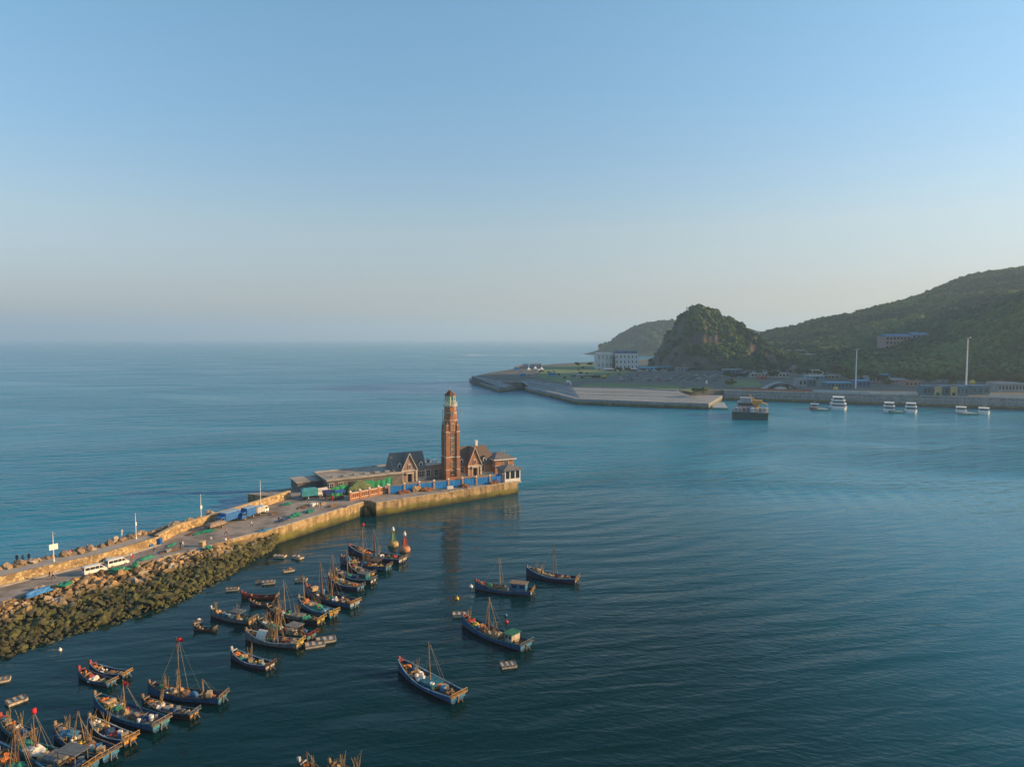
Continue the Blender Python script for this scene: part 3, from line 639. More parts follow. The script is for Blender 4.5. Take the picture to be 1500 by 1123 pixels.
def gabled_house(name, label, u0, u1, v0, v1, ze, zr, gab, dorm, wallm, roofm, hip=(0, 0), chim=None, wins=(), gw=None, door=None):
    """long roof along u, one steep cross gable to the front; gab = (centre, half width, peak height)"""
    c = A((u0 + u1) / 2, (v0 + v1) / 2); r = empty(name, label, 'house', (c.x, c.y, D), RZ2); a = (u1 - u0) / 2; b_ = (v1 - v0) / 2
    w = MB(); w.bb(-a, a, -b_, b_, 0, ze)
    for sx, hp in ((-1, hip[0]), (1, hip[1])):
        if not hp: w.extr([(-b_, ze), (b_, ze), (0, zr - 0.2)], sx * a - 0.12 * (sx > 0) - 0.0, sx * a + 0.12 * (sx < 0))
    gc, gh, gz = gab; gc -= (u0 + u1) / 2
    w.extry([(gc - gh, 0), (gc + gh, 0), (gc + gh, ze), (gc, gz - 0.15), (gc - gh, ze)], -b_ - 1.0, 0.0); w.build('wall', wallm, r)
    rf = MB(); gable_roof(rf, -a - 0.35, a + 0.35, -b_ - 0.45, b_ + 0.45, ze - 0.1, zr, 0.16, *hip)
    o = rf.build('roof', roofm, r); cg = MB()
    for sx in (-1, 1):
        e0 = Vector((gc + sx * (gh + 0.35), -b_ - 1.3, ze - 0.35)); p0 = Vector((gc, -b_ - 1.3, gz)); back = Vector((0, b_ + 1.3, 0)); up = Vector((0, 0, 0.18))
        vs = [e0, p0, p0 + back, e0 + back, e0 + up, p0 + up, p0 + back + up, e0 + back + up]
        cg.add(vs, [(0, 1, 2, 3), (7, 6, 5, 4), (0, 4, 5, 1), (1, 5, 6, 2), (2, 6, 7, 3), (3, 7, 4, 0)] if sx > 0 else [(3, 2, 1, 0), (4, 5, 6, 7), (1, 5, 4, 0), (2, 6, 5, 1), (3, 7, 6, 2), (0, 4, 7, 3)])
    cg.build('gable_roof', roofm, o)
    bg = MB()                                   # pale barge boards, corner stones and bands
    for sx in (-1, 1):
        e0 = Vector((gc + sx * (gh + 0.42), -b_ - 1.36, ze - 0.42)); p0 = Vector((gc, -b_ - 1.36, gz + 0.12)); d = Vector((0, 0, 0.42)); t = Vector((0, 0.14, 0)); vs = [e0, p0, p0 + d, e0 + d]; vs += [v + t for v in vs]
        f = [(0, 1, 2, 3), (7, 6, 5, 4), (0, 4, 5, 1), (2, 6, 7, 3), (1, 5, 6, 2), (3, 7, 4, 0)]; bg.add(vs, f if sx < 0 else [tuple(reversed(q)) for q in f])
    bg.box((gc, -b_ - 1.08, ze - 0.25), (2 * gh + 0.3, 0.22, 0.35)); bg.build('bargeboard', M_TRIM, o)
    q = MB()
    for x, y in ((-a, -b_), (a, -b_), (gc - gh, -b_ - 1.0), (gc + gh, -b_ - 1.0), (-a, b_)):
        for k in range(int(ze / 0.55)): q.box((x, y, 0.28 + k * 0.55), (0.62 if k % 2 else 0.42, 0.42 if k % 2 else 0.62, 0.46))
    q.box((0, -b_ - 0.02, 0.3), (2 * a, 0.18, 0.6)); q.box((0, -b_ - 0.06, ze - 0.15), (2 * a + 0.2, 0.2, 0.25)); q.build('quoin', M_TRIM, r)
    window(r, gc, -b_ - 1.01, ze + 0.5, 0.75, 1.1, 0, True)
    for x in wins: window(r, x - (u0 + u1) / 2, -b_ - 0.01, 1.1, 1.15, 1.75, 0)
    window(r, -a - 0.01, 0, 1.1, 1.1, 1.7, 1); window(r, -a - 0.01, 0.0, ze + 0.4, 0.9, 1.3, 1)
    dr = MB(); dr.box((gc, -b_ - 1.02, 1.25), (1.5, 0.14, 2.5)); dr.build('door', M_DARK, r)
    po = MB()                                   # little porch posts
    for sx in (-1, 1): po.box((gc + sx * 1.0, -b_ - 1.5, 1.4), (0.22, 0.22, 2.8))
    po.box((gc, -b_ - 1.4, 2.85), (2.5, 0.9, 0.22)); po.build('porch', M_TRIM, r)
    for x in dorm:
        x -= (u0 + u1) / 2; zz = ze + 0.55; dm = MB(); y0 = -b_ + 0.35
        dm.bb(x - 0.6, x + 0.6, y0, y0 + 2.6, zz, zz + 1.35); dm.extry([(x - 0.6, zz + 1.35), (x + 0.6, zz + 1.35), (x, zz + 1.95)], y0, y0 + 2.6); d = dm.build('dormer', M_WHITE, o)
        pn = MB(); pn.box((x, y0 - 0.02, zz + 0.68), (0.7, 0.06, 1.0)); pn.build('pane', M_GLASS, d)
        for sx in (-1, 1):
            pass
        rr = MB(); rr.add([(x - 0.8, y0 - 0.2, zz + 1.2), (x, y0 - 0.2, zz + 2.05), (x + 0.8, y0 - 0.2, zz + 1.2), (x - 0.8, y0 + 2.8, zz + 1.2), (x, y0 + 2.8, zz + 2.05), (x + 0.8, y0 + 2.8, zz + 1.2), (x, y0 - 0.2, zz + 1.9), (x, y0 + 2.8, zz + 1.9)], [(0, 3, 4, 1), (1, 4, 5, 2), (0, 1, 6), (1, 2, 6), (3, 7, 4), (4, 7, 5)]); rr.build('dormer_roof', roofm, d)
    if chim:
        ch = MB(); ch.box((chim - (u0 + u1) / 2, 0.3, zr + 0.4), (0.8, 0.8, 2.2)); ch.box((chim - (u0 + u1) / 2, 0.3, zr + 1.6), (1.0, 1.0, 0.25)); ch.build('chimney', M_WHITE, o)
    return r
def build_houses():
    hl, hr = uv2(P(575.8, 707, D)), uv2(P(623.7, 703.5, D)); v0 = (hl[1] + hr[1]) / 2 + 1.0
    u0, u1 = ucol(577, v0), ucol(623, v0); ze = zrow(687, (u0 + u1) / 2, v0); zr = zrow(661.5, (u0 + u1) / 2, v0 + 4); gc = ucol(600, v0 - 1)
    gabled_house('gabled_house', 'slate roofed house with white dormers and a front gable, left of the brick tower', u0, u1, v0, v0 + 8.0, ze, zr, (gc, 2.3, zrow(665.5, gc, v0 - 1)),
                 (ucol(584.5, v0 + 1, D + 6), ucol(615.5, v0 + 1, D + 6)), M_PINK, M_SLATE, wins=(ucol(584, v0), ucol(614.5, v0), ucol(620, v0)))
    # low link building
    c = A((u1 + 1.0) / 2 - 0.4, v0 + 3.6); r = empty('link_building', 'low flat roofed brick wing joining the left house to the brick tower', 'building', (c.x, c.y, D), RZ2)
    hw = (1.0 - u1) / 2 - 0.2; zl = zrow(681, u1 / 2, v0); b = MB(); b.bb(-hw, hw, -3.0, 3.0, 0, zl); b.build('wall', M_PINK, r)
    b = MB(); b.bb(-hw + 0.05, hw + 0.02, -3.2, 3.2, zl, zl + 0.3); ro = b.build('roof', M_TRIM, r)
    for x in (-hw * 0.55, hw * 0.3): window(r, x, -3.01, 0.9, 1.3, 2.0, 0)
    b = MB(); b.lathe([(0.0, 0), (0.55, 0.05), (0.62, 0.5), (0.45, 0.95), (0.0, 1.1)], 12, (-0.8, 0, zl + 0.5)); b.cyl((-0.8, 0, zl + .3), (-0.8, 0, zl + .6), 0.2); b.build('roof_tank', M_STEEL, ro)
    b = MB(); b.box((hw * 0.4, -0.5, zl + 0.75), (1.5, 1.2, 0.9)); b.build('roof_unit', M_WHITE, ro)
    # right house
    v1 = v0 + 0.4; u0, u1 = 5.2, ucol(722, v1 + 4, D + 8); gc = ucol(695.5, v1 - 1, D + 6); ze = zrow(680, gc, v1); zr = zrow(653, gc, v1 + 4.5)
    gabled_house('gabled_house', 'dark roofed house with steep tan gable and white chimney, right of the brick tower', u0, u1, v1, v1 + 9.0, ze, zr, (gc, 2.2, zrow(656.5, gc, v1 - 1)),
                 (ucol(675, v1 + 1, D + 6), ucol(709, v1 + 1, D + 6)), M_ORANGE, M_TILE, hip=(0, 3.2), chim=ucol(698, v1 + 4.5, D + 9), wins=(ucol(677, v1), ucol(707, v1)))
    # hip roofed building
    vf = 2.2; uc = ucol(725.5, vf, D + 5); w, dp = 7.0, 9.0; c = A(uc + w / 2, vf + dp / 2); ze = zrow(674, uc, vf); zr = zrow(662, uc + 3, vf + 4)
    r = empty('hip_roofed_house', 'orange brick house with grey hipped roof and white eaves, near the pier tip', 'house', (c.x, c.y, D), RZ2)
    b = MB(); b.bb(-w / 2, w / 2, -dp / 2, dp / 2, 0, ze); b.build('wall', M_ORANGE, r)
    b = MB(); gable_roof(b, -w / 2 - 0.7, w / 2 + 0.7, -dp / 2 - 0.7, dp / 2 + 0.7, ze + 0.34, zr, 0.05, w / 2 - 0.1, w / 2 - 0.1); ro = b.build('roof', M_SLATE, r)
    b = MB(); b.bb(-w / 2 - 0.75, w / 2 + 0.75, -dp / 2 - 0.75, dp / 2 + 0.75, ze - 0.02, ze + 0.28); b.build('fascia', M_WHITE, ro)
    b = MB(); b.bb(-w / 2 - .05, w / 2 + .05, -dp / 2 - .05, dp / 2 + .05, 2.5, 2.75); b.build('string_course', M_TRIM, r)
    window(r, -w / 2 - 0.01, -1.5, 3.0, 2.2, 1.2, 1); window(r, -w / 2 - 0.01, 2.6, 3.0, 1.2, 1.2, 1); window(r, 0.5, -dp / 2 - .01, 3.0, 1.5, 1.2, 0); window(r, -1.8, -dp / 2 - .01, 0.8, 1.1, 1.5, 0)
    b = MB()
    for x in (-0.6, 0.5): b.cyl((x + 1.0, -1.2, zr - 1.4), (x + 1.0, -1.2, zr + 0.8), 0.05, n=5)
    b.cyl((0.4, -1.2, zr + 0.5), (1.5, -1.2, zr + 0.5), 0.04, n=5); b.build('aerial', M_STEEL, ro)
    # white pavilion on the tip
    uc, vf = uv2(P(739.5, 706.3, D)); w, dp = 5.6, 5.6; c = A(uc + w / 2, vf + dp / 2); ze = zrow(688.5, uc, vf); zr = zrow(679, uc + 3, vf + 3)
    r = empty('pavilion', 'white glazed pavilion with grey hipped roof standing on the tip of the pier', 'pavilion', (c.x, c.y, D), RZ2)
    b = MB(); b.bb(-w / 2, w / 2, -dp / 2, dp / 2, 0, 1.0); b.bb(-w / 2 + .1, w / 2 - .1, -dp / 2 + .1, dp / 2 - .1, ze - 0.45, ze); b.bb(-w / 2 + .9, w / 2 - .9, -dp / 2 + .9, dp / 2 - .9, 0.9, ze - .4); b.build('wall', M_WHITE, r)
    for x in (-w / 2 + .18, -w / 6, w / 6, w / 2 - .18):
        for y in ((-dp / 2 + .18, dp / 2 - .18) if abs(x) < w / 2 - .3 else (-dp / 2 + .18, -dp / 6, dp / 6, dp / 2 - .18)):
            b = MB(); b.box((x, y, (1.0 + ze - .45) / 2), (0.34, 0.34, ze - 1.45)); b.build('post', M_WHITE, r)
    b = MB(); b.bb(-w / 2 + .2, w / 2 - .2, -dp / 2 + .2, -dp / 2 + .25, 1.0, ze - .45); b.bb(-w / 2 + .2, -w / 2 + .25, -dp / 2 + .3, dp / 2 - .3, 1.0, ze - .45); b.build('glazing', M_GLASS, r)
    b = MB(); gable_roof(b, -w / 2 - .8, w / 2 + .8, -dp / 2 - .8, dp / 2 + .8, ze + 0.03, zr, 0.1, w / 2 + .5, w / 2 + .5); b.build('roof', M_SLATE, r)
    b = MB(); b.bb(-w / 2 - .2, w / 2 + .2, -dp / 2 - .2, dp / 2 + .2, -0.5, -0.02); b.build('plinth', M_CONC, r)
build_houses()

# ------------------------------------------------------------------ fences, hoardings and heaps in front of the houses
M_BLUE = mat('blue_hoarding', (0.015, 0.20, 0.52), 0.55, 0.25, 0.8, 0.15, 3.0); M_GREENNET = mat('green_mesh', (0.02, 0.22, 0.10), 0.9, 0.35, 1.5, 0.5, 4.0)
def fence_line(name, label, a, b, n, zh, post_m, panel_m, coping, post_label=None):
    r = empty(name, label, 'fence', a, math.atan2((b - a).y, (b - a).x)); ln = (b - a).length; st = ln / n
    for i in range(n + 1):
        p = MB(); p.bb(i * st - 0.28, i * st + 0.28, -0.28, 0.28, 0, zh + 0.25); o = p.build('post', post_m, r)
        p = MB(); p.box((i * st, 0, zh + 0.33), (0.76, 0.76, 0.16)); p.box((i * st, 0, zh + 0.55), (0.6, 0.6, 0.3), taper=0.35); p.build('post_cap', coping, o)
    for i in range(n):
        p = MB(); x0, x1 = i * st + 0.29, (i + 1) * st - 0.29
        if panel_m is M_BLUE:
            p.bb(x0, x1, -0.05, 0.05, 0.05, zh * 0.93)
            for k in range(5): x = x0 + (x1 - x0) * (k + 0.5) / 5; p.bb(x - 0.05, x + 0.05, -0.1, -0.045, 0.05, zh * 0.92)
            p.build('panel', panel_m, r)
        else:
            p.bb(x0, x1, -0.16, 0.16, 0, 0.6); p.bb(x0, x1, -0.16, 0.16, zh - 0.5, zh - 0.18)
            for k in range(4): x = x0 + (x1 - x0) * (k + 0.5) / 4; p.bb(x - 0.2, x + 0.2, -0.14, 0.14, 0.6, zh - 0.5)
            o = p.build('panel', panel_m, r); q = MB(); q.bb(x0, x1, -0.24, 0.24, zh - 0.18, zh); q.bb(x0, x1, -0.22, 0.22, 0.55, 0.68); q.build('coping', coping, o)
    return r
M_POST = mat('post_brick', (0.36, 0.24, 0.17), 0.85, 0.3, 2.0)
F0, F1 = P(570, 723, D), P(737, 706, D)
fence_line('hoarding_fence', 'row of blue hoarding panels between brick posts in front of the lighthouse', F0, F1, 8, 2.35, M_POST, M_BLUE, M_TRIM)
fence_line('brick_fence', 'red brick fence with pale coping between the green netting and the blue hoarding', P(513, 733, D), P(567.5, 721.8, D), 4, 2.2, M_BRICK, M_BRICK, M_TRIM)
def heap(name, label, cat, p, rx, ry, h, m, seed, rz=0.0, group=None):
    b = MB(); b.blob((0, 0, h * 0.25), 1.0, seed, (rx, ry, h * 0.85), 0.35, 3, 1.6)
    b.v = [(x, y, max(0.0, z)) for x, y, z in b.v]
    o = b.build(name, m); o.location = p; o.rotation_euler = (0, 0, rz); return tag(o, label, cat, group)
M_RUST = mat('rusty_scrap', (0.20, 0.085, 0.04), 0.9, 0.5, 2.5, 0.8, 5.0); M_TAN = mat('tan_tarp', (0.42, 0.27, 0.12), 0.85, 0.25, 1.5, 0.6, 3.0); M_NET = mat('green_net', (0.012, 0.17, 0.115), 0.95, 0.5, 2.0, 0.8, 6.0)
def frontfence():
    d = (F1 - F0).normalized(); n = Vector((d.y, -d.x, 0)); ln = (F1 - F0).length
    for k, (t, lab, rx, m) in enumerate(((0.10, 'long russet scrap heap before the leftmost blue hoarding panel', 1.7, M_RUST), (0.30, 'russet scrap heap with tan sheeting before the second blue panel', 1.9, M_RUST), (0.63, 'low russet heap before the middle of the blue hoarding', 1.3, M_RUST), (0.90, 'russet heap beside the last blue hoarding panel near the pavilion', 1.2, M_RUST))):
        heap('scrap_heap', lab, 'heap', F0 + d * (ln * t) + n * 1.3, rx, 0.7, 1.0, m, 20 + k, RZ2, 'scrap heaps along the hoarding')
    heap('tarp_bundle', 'tan sheeting bundle leaning on the second blue hoarding panel', 'tarpaulin', F0 + d * (ln * 0.22) + n * 0.8, 1.2, 0.45, 1.5, M_TAN, 31, RZ2)
    b = MB()
    for i in range(3): b.box((0, 0, 0.12 + i * 0.28), (1.9, 0.9, 0.2))
    for x in (-0.8, 0, 0.8): b.box((x, 0, 0.38), (0.12, 0.84, 0.74))
    o = b.build('pallet_stack', M_WHITE); p = F0 + d * (ln * 0.5) + n * 1.4; o.location = (p.x, p.y, D); o.rotation_euler = (0, 0, RZ2); tag(o, 'small white pallet stack before the blue hoarding, below the tower', 'pallets')
    for k, (t, lab) in enumerate(((0.955, 'blue tarpaulin over a stack at the right end of the hoarding'),)):
        heap('tarpaulin', lab, 'tarpaulin', F0 + d * (ln * t) - n * 0.8, 1.5, 1.0, 2.2, mat('blue_tarp', (0.02, 0.09, 0.33), 0.6, 0.35, 1.5, 0.5, 3.0), 40 + k, RZ2)
frontfence()
def build_market():
    a = P(480, 721, D); la = P(438.5, 721, D); hgt = 3.3
    ang = R(31); ex = Vector((math.cos(ang), math.sin(ang), 0)); ey = Vector((-ex.y, ex.x, 0))
    r = empty('warehouse', 'low grey flat roofed warehouse on the pier, left of the houses', 'warehouse', a, ang)
    ln, dp = 24.0, 14.0
    b = MB(); b.bb(-0.0, ln, 0, dp, 0, hgt); b.build('wall', mat('warehouse_wall', (0.14, 0.13, 0.12), 0.9, 0.3, 0.6), r)
    b = MB(); b.bb(-0.4, ln + 0.4, -0.4, dp + 0.4, hgt, hgt + 0.28); ro = b.build('roof', paving_material('flat_roof', (0.27, 0.235, 0.19), (0.40, 0.35, 0.29), 0.35), r)
    b = MB(); b.bb(-0.45, ln + 0.45, -0.45, -0.1, hgt + .28, hgt + 0.62); b.bb(-0.45, -0.1, -0.1, dp + 0.4, hgt + .28, hgt + 0.62); b.bb(-.1, ln + .45, dp + .1, dp + .45, hgt + .28, hgt + .62); b.build('parapet', M_CONC, ro)
    for i in range(6): b = MB(); b.bb(2.5 + i * 3.4, 4.1 + i * 3.4, 3.5, 4.6, hgt + .28, hgt + .75); b.build('skylight', M_STEEL, ro)
    # lower side wing to the left
    b = MB(); b.bb(-7.5, -0.02, 5.5, dp, 0, 2.6); w = b.build('side_wing', mat('warehouse_wall'  , (0.14, 0.13, 0.12)), r)
    b = MB(); b.bb(-7.9, -0.05, 5.1, dp + .3, 2.61, 2.85); b.build('wing_roof', MATS['flat_roof'], w)
    for x in (1.2, 4.0): window(r, x, -0.01, 1.0, 1.2, 1.5, 0)
    d = MB(); d.bb(6.3, 8.3, -0.06, 0.02, 0, 2.5); d.build('door', M_DARK, r)
    # green mesh screens in front
    g0, g1 = P(486, 728, D), P(574.5, 712, D); d = g1 - g0; r = empty('mesh_screen', 'green construction mesh screen in front of the grey warehouse', 'screen', g0, math.atan2(d.y, d.x)); n = 9; st = d.length / n
    for i in range(n):
        b = MB(); k = 6; vs = []; hh = 2.9 + 0.35 * math.sin(i * 1.7)
        for q in range(k + 1):
            x = st * (i + q / k); y = 0.12 * math.sin(q * 1.3 + i); vs += [(x, y, 0.0), (x, y + 0.1 * math.sin(q + i * 2), hh * 0.5), (x, y * .4, hh - 0.18 * math.sin(math.pi * q / k))]
        back = [(x, y + 0.04, z) for x, y, z in vs]; f = []
        for q in range(k):
            for z in range(2): f.append((q * 3 + z, (q + 1) * 3 + z, (q + 1) * 3 + z + 1, q * 3 + z + 1))
        b.add(vs, f); b.add(back, [tuple(reversed(x)) for x in f]); b.build('mesh_sheet', M_GREENNET, r)
        p = MB(); p.cyl((st * i, 0.15, 0), (st * i, 0.15, hh + 0.2), 0.05, n=6); p.build('pole', M_STEEL, r)
    b = MB(); m = mat('olive_mesh', (0.11, 0.15, 0.07), 0.95, 0.4, 1.2, 0.5, 4.0)
    heap('scrap_heap', 'long rust brown heap behind the brick fence', 'heap', P(541, 722, D), 4.5, 1.4, 1.5, M_RUST, 61, R(38))
    heap('mesh_pile', 'pale green mesh gathered in the middle of the green screen', 'netting', P(527, 722.5, D), 3.6, 0.7, 3.1, m, 62, R(38))
build_market()
# ------------------------------------------------------------------ fishing boats
def wood_mat(name, col, var=0.35, rough=0.75):
    """painted timber: planks, grime streaks and worn patches where bare wood shows"""
    if name in MATS: return MATS[name]
    t = NT(name); t.b.inputs['Roughness'].default_value = rough; t.b.inputs['Specular IOR Level'].default_value = 0.3; tc = t.n('TexCoord').outputs['Object']
    c = t.ramp(t.noise(tc, 2.2, 6, 0.7), [(0.28, tuple(v * (1 - var * 1.3) for v in col)), (0.55, col), (0.8, tuple(min(1, v * (1 + var)) for v in col))])
    worn = t.ramp(t.noise(t.mapping(tc, (1.2, 1.2, 3.0)), 1.6, 7, 0.75), [(0.54, 0.0), (0.66, 0.7)]); c = t.mix(worn, c, (0.13, 0.10, 0.075))
    grime = t.ramp(t.noise(t.mapping(tc, (2.6, 2.6, 0.35)), 1.0, 5, 0.7), [(0.36, 0.35), (0.6, 1.0)]); c = t.mix(0.8, c, grime, 'MULTIPLY'); t.base(c)
    t.normal(t.bump(t.noise(t.mapping(tc, (0.6, 8, 8)), 1.0, 4), 0.4, 0.04)); return t.m
BC = {
 'blue': wood_mat('hull_blue', (0.022, 0.095, 0.21)), 'deep': wood_mat('hull_navy', (0.014, 0.04, 0.10)), 'teal': wood_mat('hull_teal', (0.02, 0.16, 0.22)), 'dark': wood_mat('hull_dark', (0.025, 0.03, 0.035)),
 'grey': wood_mat('hull_grey', (0.14, 0.16, 0.17)), 'brown': wood_mat('hull_brown', (0.12, 0.07, 0.045)), 'red': wood_mat('hull_red', (0.26, 0.05, 0.035)), 'violet': wood_mat('hull_violet', (0.075, 0.06, 0.12)),
 'turq': wood_mat('board_turquoise', (0.06, 0.28, 0.34)), 'azure': wood_mat('board_azure', (0.05, 0.22, 0.40)), 'ochre': wood_mat('board_ochre', (0.48, 0.26, 0.07)), 'pale': wood_mat('board_pale', (0.50, 0.50, 0.46)), 'lblue': wood_mat('board_light_blue', (0.30, 0.45, 0.55)), 'yellow': wood_mat('board_yellow', (0.52, 0.36, 0.09)),
 'bottom': wood_mat('bottom_paint', (0.17, 0.05, 0.028)), 'deck': wood_mat('deck_planks', (0.12, 0.095, 0.07), 0.45), 'gdeck': wood_mat('deck_grey', (0.20, 0.20, 0.19), 0.3), 'pole': wood_mat('mast_wood', (0.34, 0.20, 0.09)), 'dpole': wood_mat('mast_dark', (0.19, 0.10, 0.06)), 'rail': wood_mat('rail_wood', (0.28, 0.20, 0.125)),
 'rope': mat('rope', (0.30, 0.26, 0.19), 0.9, 0.2), 'flag': mat('red_flag', (0.55, 0.025, 0.03), 0.8, 0.25, 2.0), 'bowred': wood_mat('bow_red', (0.34, 0.06, 0.05)), 'green': wood_mat('trim_green', (0.03, 0.20, 0.11)), 'cream': wood_mat('cabin_cream', (0.52, 0.46, 0.36)),
}
CARGO = {'pole bundle': ('pole_bundle', 'poles', wood_mat('bamboo', (0.40, 0.28, 0.13), 0.3)), 'brown net': ('net_heap', 'net', mat('net_brown', (0.17, 0.10, 0.055), 0.95, 0.5, 4, 0.9, 9)), 'green net': ('net_heap', 'net', mat('net_green', (0.02, 0.16, 0.10), 0.95, 0.5, 4, 0.9, 9)), 'blue net': ('net_heap', 'net', mat('net_blue', (0.025, 0.06, 0.13), 0.95, 0.5, 4, 0.9, 9)),
 'orange net': ('net_heap', 'net', mat('net_orange', (0.45, 0.15, 0.04), 0.95, 0.4, 4, 0.9, 9)), 'tan net': ('net_heap', 'net', mat('net_tan', (0.38, 0.27, 0.15), 0.95, 0.45, 4, 0.9, 9)), 'red net': ('net_heap', 'net', mat('net_red', (0.32, 0.05, 0.04), 0.95, 0.45, 4, 0.9, 9)),
 'white floats': ('float_pile', 'floats', mat('foam_white', (0.62, 0.58, 0.50), 0.8, 0.2, 3)), 'yellow floats': ('float_pile', 'floats', mat('foam_yellow', (0.60, 0.38, 0.04), 0.6, 0.2, 3)), 'orange floats': ('float_pile', 'floats', mat('foam_orange', (0.60, 0.20, 0.05), 0.6, 0.2, 3)),
 'blue barrel': ('barrel', 'barrel', mat('barrel_blue', (0.03, 0.14, 0.30), 0.45, 0.2, 2)), 'white tub': ('barrel', 'tub', mat('tub_white', (0.66, 0.62, 0.56), 0.5, 0.15, 2)), 'grey crates': ('crate_stack', 'crates', mat('crate_grey', (0.24, 0.24, 0.22), 0.7, 0.3, 2)), 'tan crates': ('crate_stack', 'crates', mat('crate_tan', (0.46, 0.33, 0.18), 0.75, 0.3, 2)),
 'white tarp': ('tarpaulin', 'tarpaulin', mat('tarp_white', (0.60, 0.55, 0.48), 0.8, 0.2, 2, 0.5, 3)), 'blue tarp': ('tarpaulin', 'tarpaulin', mat('tarp_azure', (0.04, 0.16, 0.27), 0.7, 0.3, 2, 0.5, 3)), 'green tarp': ('tarpaulin', 'tarpaulin', mat('tarp_green', (0.03, 0.22, 0.14), 0.8, 0.3, 2, 0.5, 3))}
def hull_shape(Ln, B, hs, hm, hb, n=15):
    """stations from stern to bow: (x, half beam, sheer height, keel depth)"""
    out = []
    for i in range(n):
        t = i / (n - 1); x = -Ln / 2 + Ln * t
        w = (0.74 + 0.26 * math.sin(min(1, t / 0.45) * math.pi / 2)) if t < 0.45 else max(0.10, math.cos((t - 0.45) / 0.55 * math.pi / 2 * 0.96) ** 0.72)
        sh = hm + (hs - hm) * max(0, 1 - t / 0.45) ** 1.6 + (hb - hm) * max(0, (t - 0.4) / 0.6) ** 1.9
        kd = -0.55 + 0.55 * max(0, (t - 0.72) / 0.28) ** 1.5
        out.append((x, w * B / 2, sh, kd))
    return out
def shape_at(S, x):
    for a, b in zip(S, S[1:]):
        if x <= b[0]: f = (x - a[0]) / (b[0] - a[0]); return [a[k] + (b[k] - a[k]) * f for k in range(4)]
    return S[-1]
def make_boat(spec):
    (bow, stern, br, hull, tr, label, ident, opt) = spec
    big = opt.get('big', 1.0); hb, hs = opt.get('hb', 1.55 * big), opt.get('hs', 0.95 * big); hm = opt.get('hm', 0.62 * big)
    a = P(bow[0], bow[1], hb); b = P(stern[0], stern[1], hs); a.z = b.z = 0
    Ln = (a - b).length; c = (a + b) / 2; d = a - b; B = opt.get('beam', Ln * br); B = min(B, 4.9)
    r = empty('fishing_boat', label, 'boat', c, math.atan2(d.y, d.x), 'fishing boats in the harbour')
    S = hull_shape(Ln, B, hs, hm, hb); n = len(S); rnd = random.Random(opt.get('seed', len(label))); rv = random.Random(int(bow[0] * 3 + bow[1] * 5))
    r.rotation_euler.z += rv.uniform(-.05, .05); gun0 = rv.choice(('rail', 'grey', 'brown', 'lblue', 'pale', 'teal', 'deck')); rail0 = rv.choice(('rail', 'rail', 'brown', 'grey', 'ochre'))
    h = MB(); rows = []
    for (x, w, s, k) in S:
        wl = w * 0.90; flare = w
        rows.append([(x, 0, k), (x, wl * 0.55, k * 0.75), (x, wl * 0.86, -0.05), (x, flare * .97, 0.18 + 0.08 * s), (x, flare, s)])
    vs = []; m = 9
    for q in rows: vs += [(p[0], -p[1], p[2]) for p in reversed(q[1:])] + q
    for j in range(m - 1):
        h.mi = 1 if j in (1, 2, 3, 4, 5, 6) else 0
        h.add(vs, [(i * m + j, (i + 1) * m + j, (i + 1) * m + j + 1, i * m + j + 1) for i in range(n - 1)], True)
    h.mi = 0; h.add(vs, [tuple(range(m)), tuple(reversed(range((n - 1) * m, n * m)))])
    h.mi = 0; inn = []                                      # inside of the bulwark
    for (x, w, s, k) in S: inn += [(x, -w + 0.09, s), (x, -w + 0.12, s - 0.42), (x, w - 0.12, s - 0.42), (x, w - 0.09, s)]
    h.mi = 2; h.add(inn, [(i * 4 + 1, i * 4, (i + 1) * 4, (i + 1) * 4 + 1) for i in range(n - 1)] + [(i * 4 + 3, i * 4 + 2, (i + 1) * 4 + 2, (i + 1) * 4 + 3) for i in range(n - 1)])
    h.build('hull', [BC[hull], BC[opt.get('bot', 'bottom')], BC[opt.get('inner', hull)]], r)
    dk = MB(); dv = []
    for (x, w, s, k) in S: dv += [(x, -w + 0.1, s - 0.36), (x, w - 0.1, s - 0.36)]
    dk.add(dv, [(i * 2, (i + 1) * 2, (i + 1) * 2 + 1, i * 2 + 1) for i in range(n - 1)])
    dk.build('deck', BC[opt.get('deck', 'deck')], r)
    g = MB()
    for sy in (-1, 1):
        for i in range(n - 1): x0, w0, s0, _ = S[i]; x1, w1, s1, _ = S[i + 1]; g.cyl((x0, sy * (w0 - 0.04), s0 + 0.02), (x1, sy * (w1 - 0.04), s1 + 0.02), 0.075 * big, n=5)
    g.cyl((S[-1][0], -S[-1][1], S[-1][2]), (S[-1][0], S[-1][1], S[-1][2]), 0.08, n=5); g.build('gunwale', BC[opt.get('gun', gun0)], r)
    x0, w0, s0, _ = S[0]
    tb = MB(); tb.box((x0 - 0.05, 0, s0 * 0.72), (0.09, w0 * 2.08, s0 * 0.62)); tb.build('transom_board', BC[tr], r)
    sr = MB(); e = w0 + 0.25; zt = s0 + 0.42 * big
    for y in (-e, -e * .33, e * .33, e): sr.cyl((x0 - 0.25, y, s0 - 0.1), (x0 - 0.3, y, zt), 0.05, n=5)
    sr.cyl((x0 - 0.3, -e, zt), (x0 - 0.3, e, zt), 0.06, n=5); sr.box((x0 - 0.2, 0, s0 + 0.03), (0.5, e * 2, 0.08)); sr.build('stern_rail', BC[opt.get('railc', rail0)], r)
    bp = MB(); xb, wb, sb, _ = S[-1]; bp.box((xb - 0.05, 0, sb + 0.12), (0.34, 0.3, 0.55), ry=R(12)); bp.cyl((xb - 0.7, -0.5, sb - 0.05), (xb - 0.7, 0.5, sb - 0.05), 0.09, n=6); bp.build('bow_post', BC[opt.get('bowc', 'rail')], r)
    ru = MB()                                                # rudder post, propeller arm and trailing gear
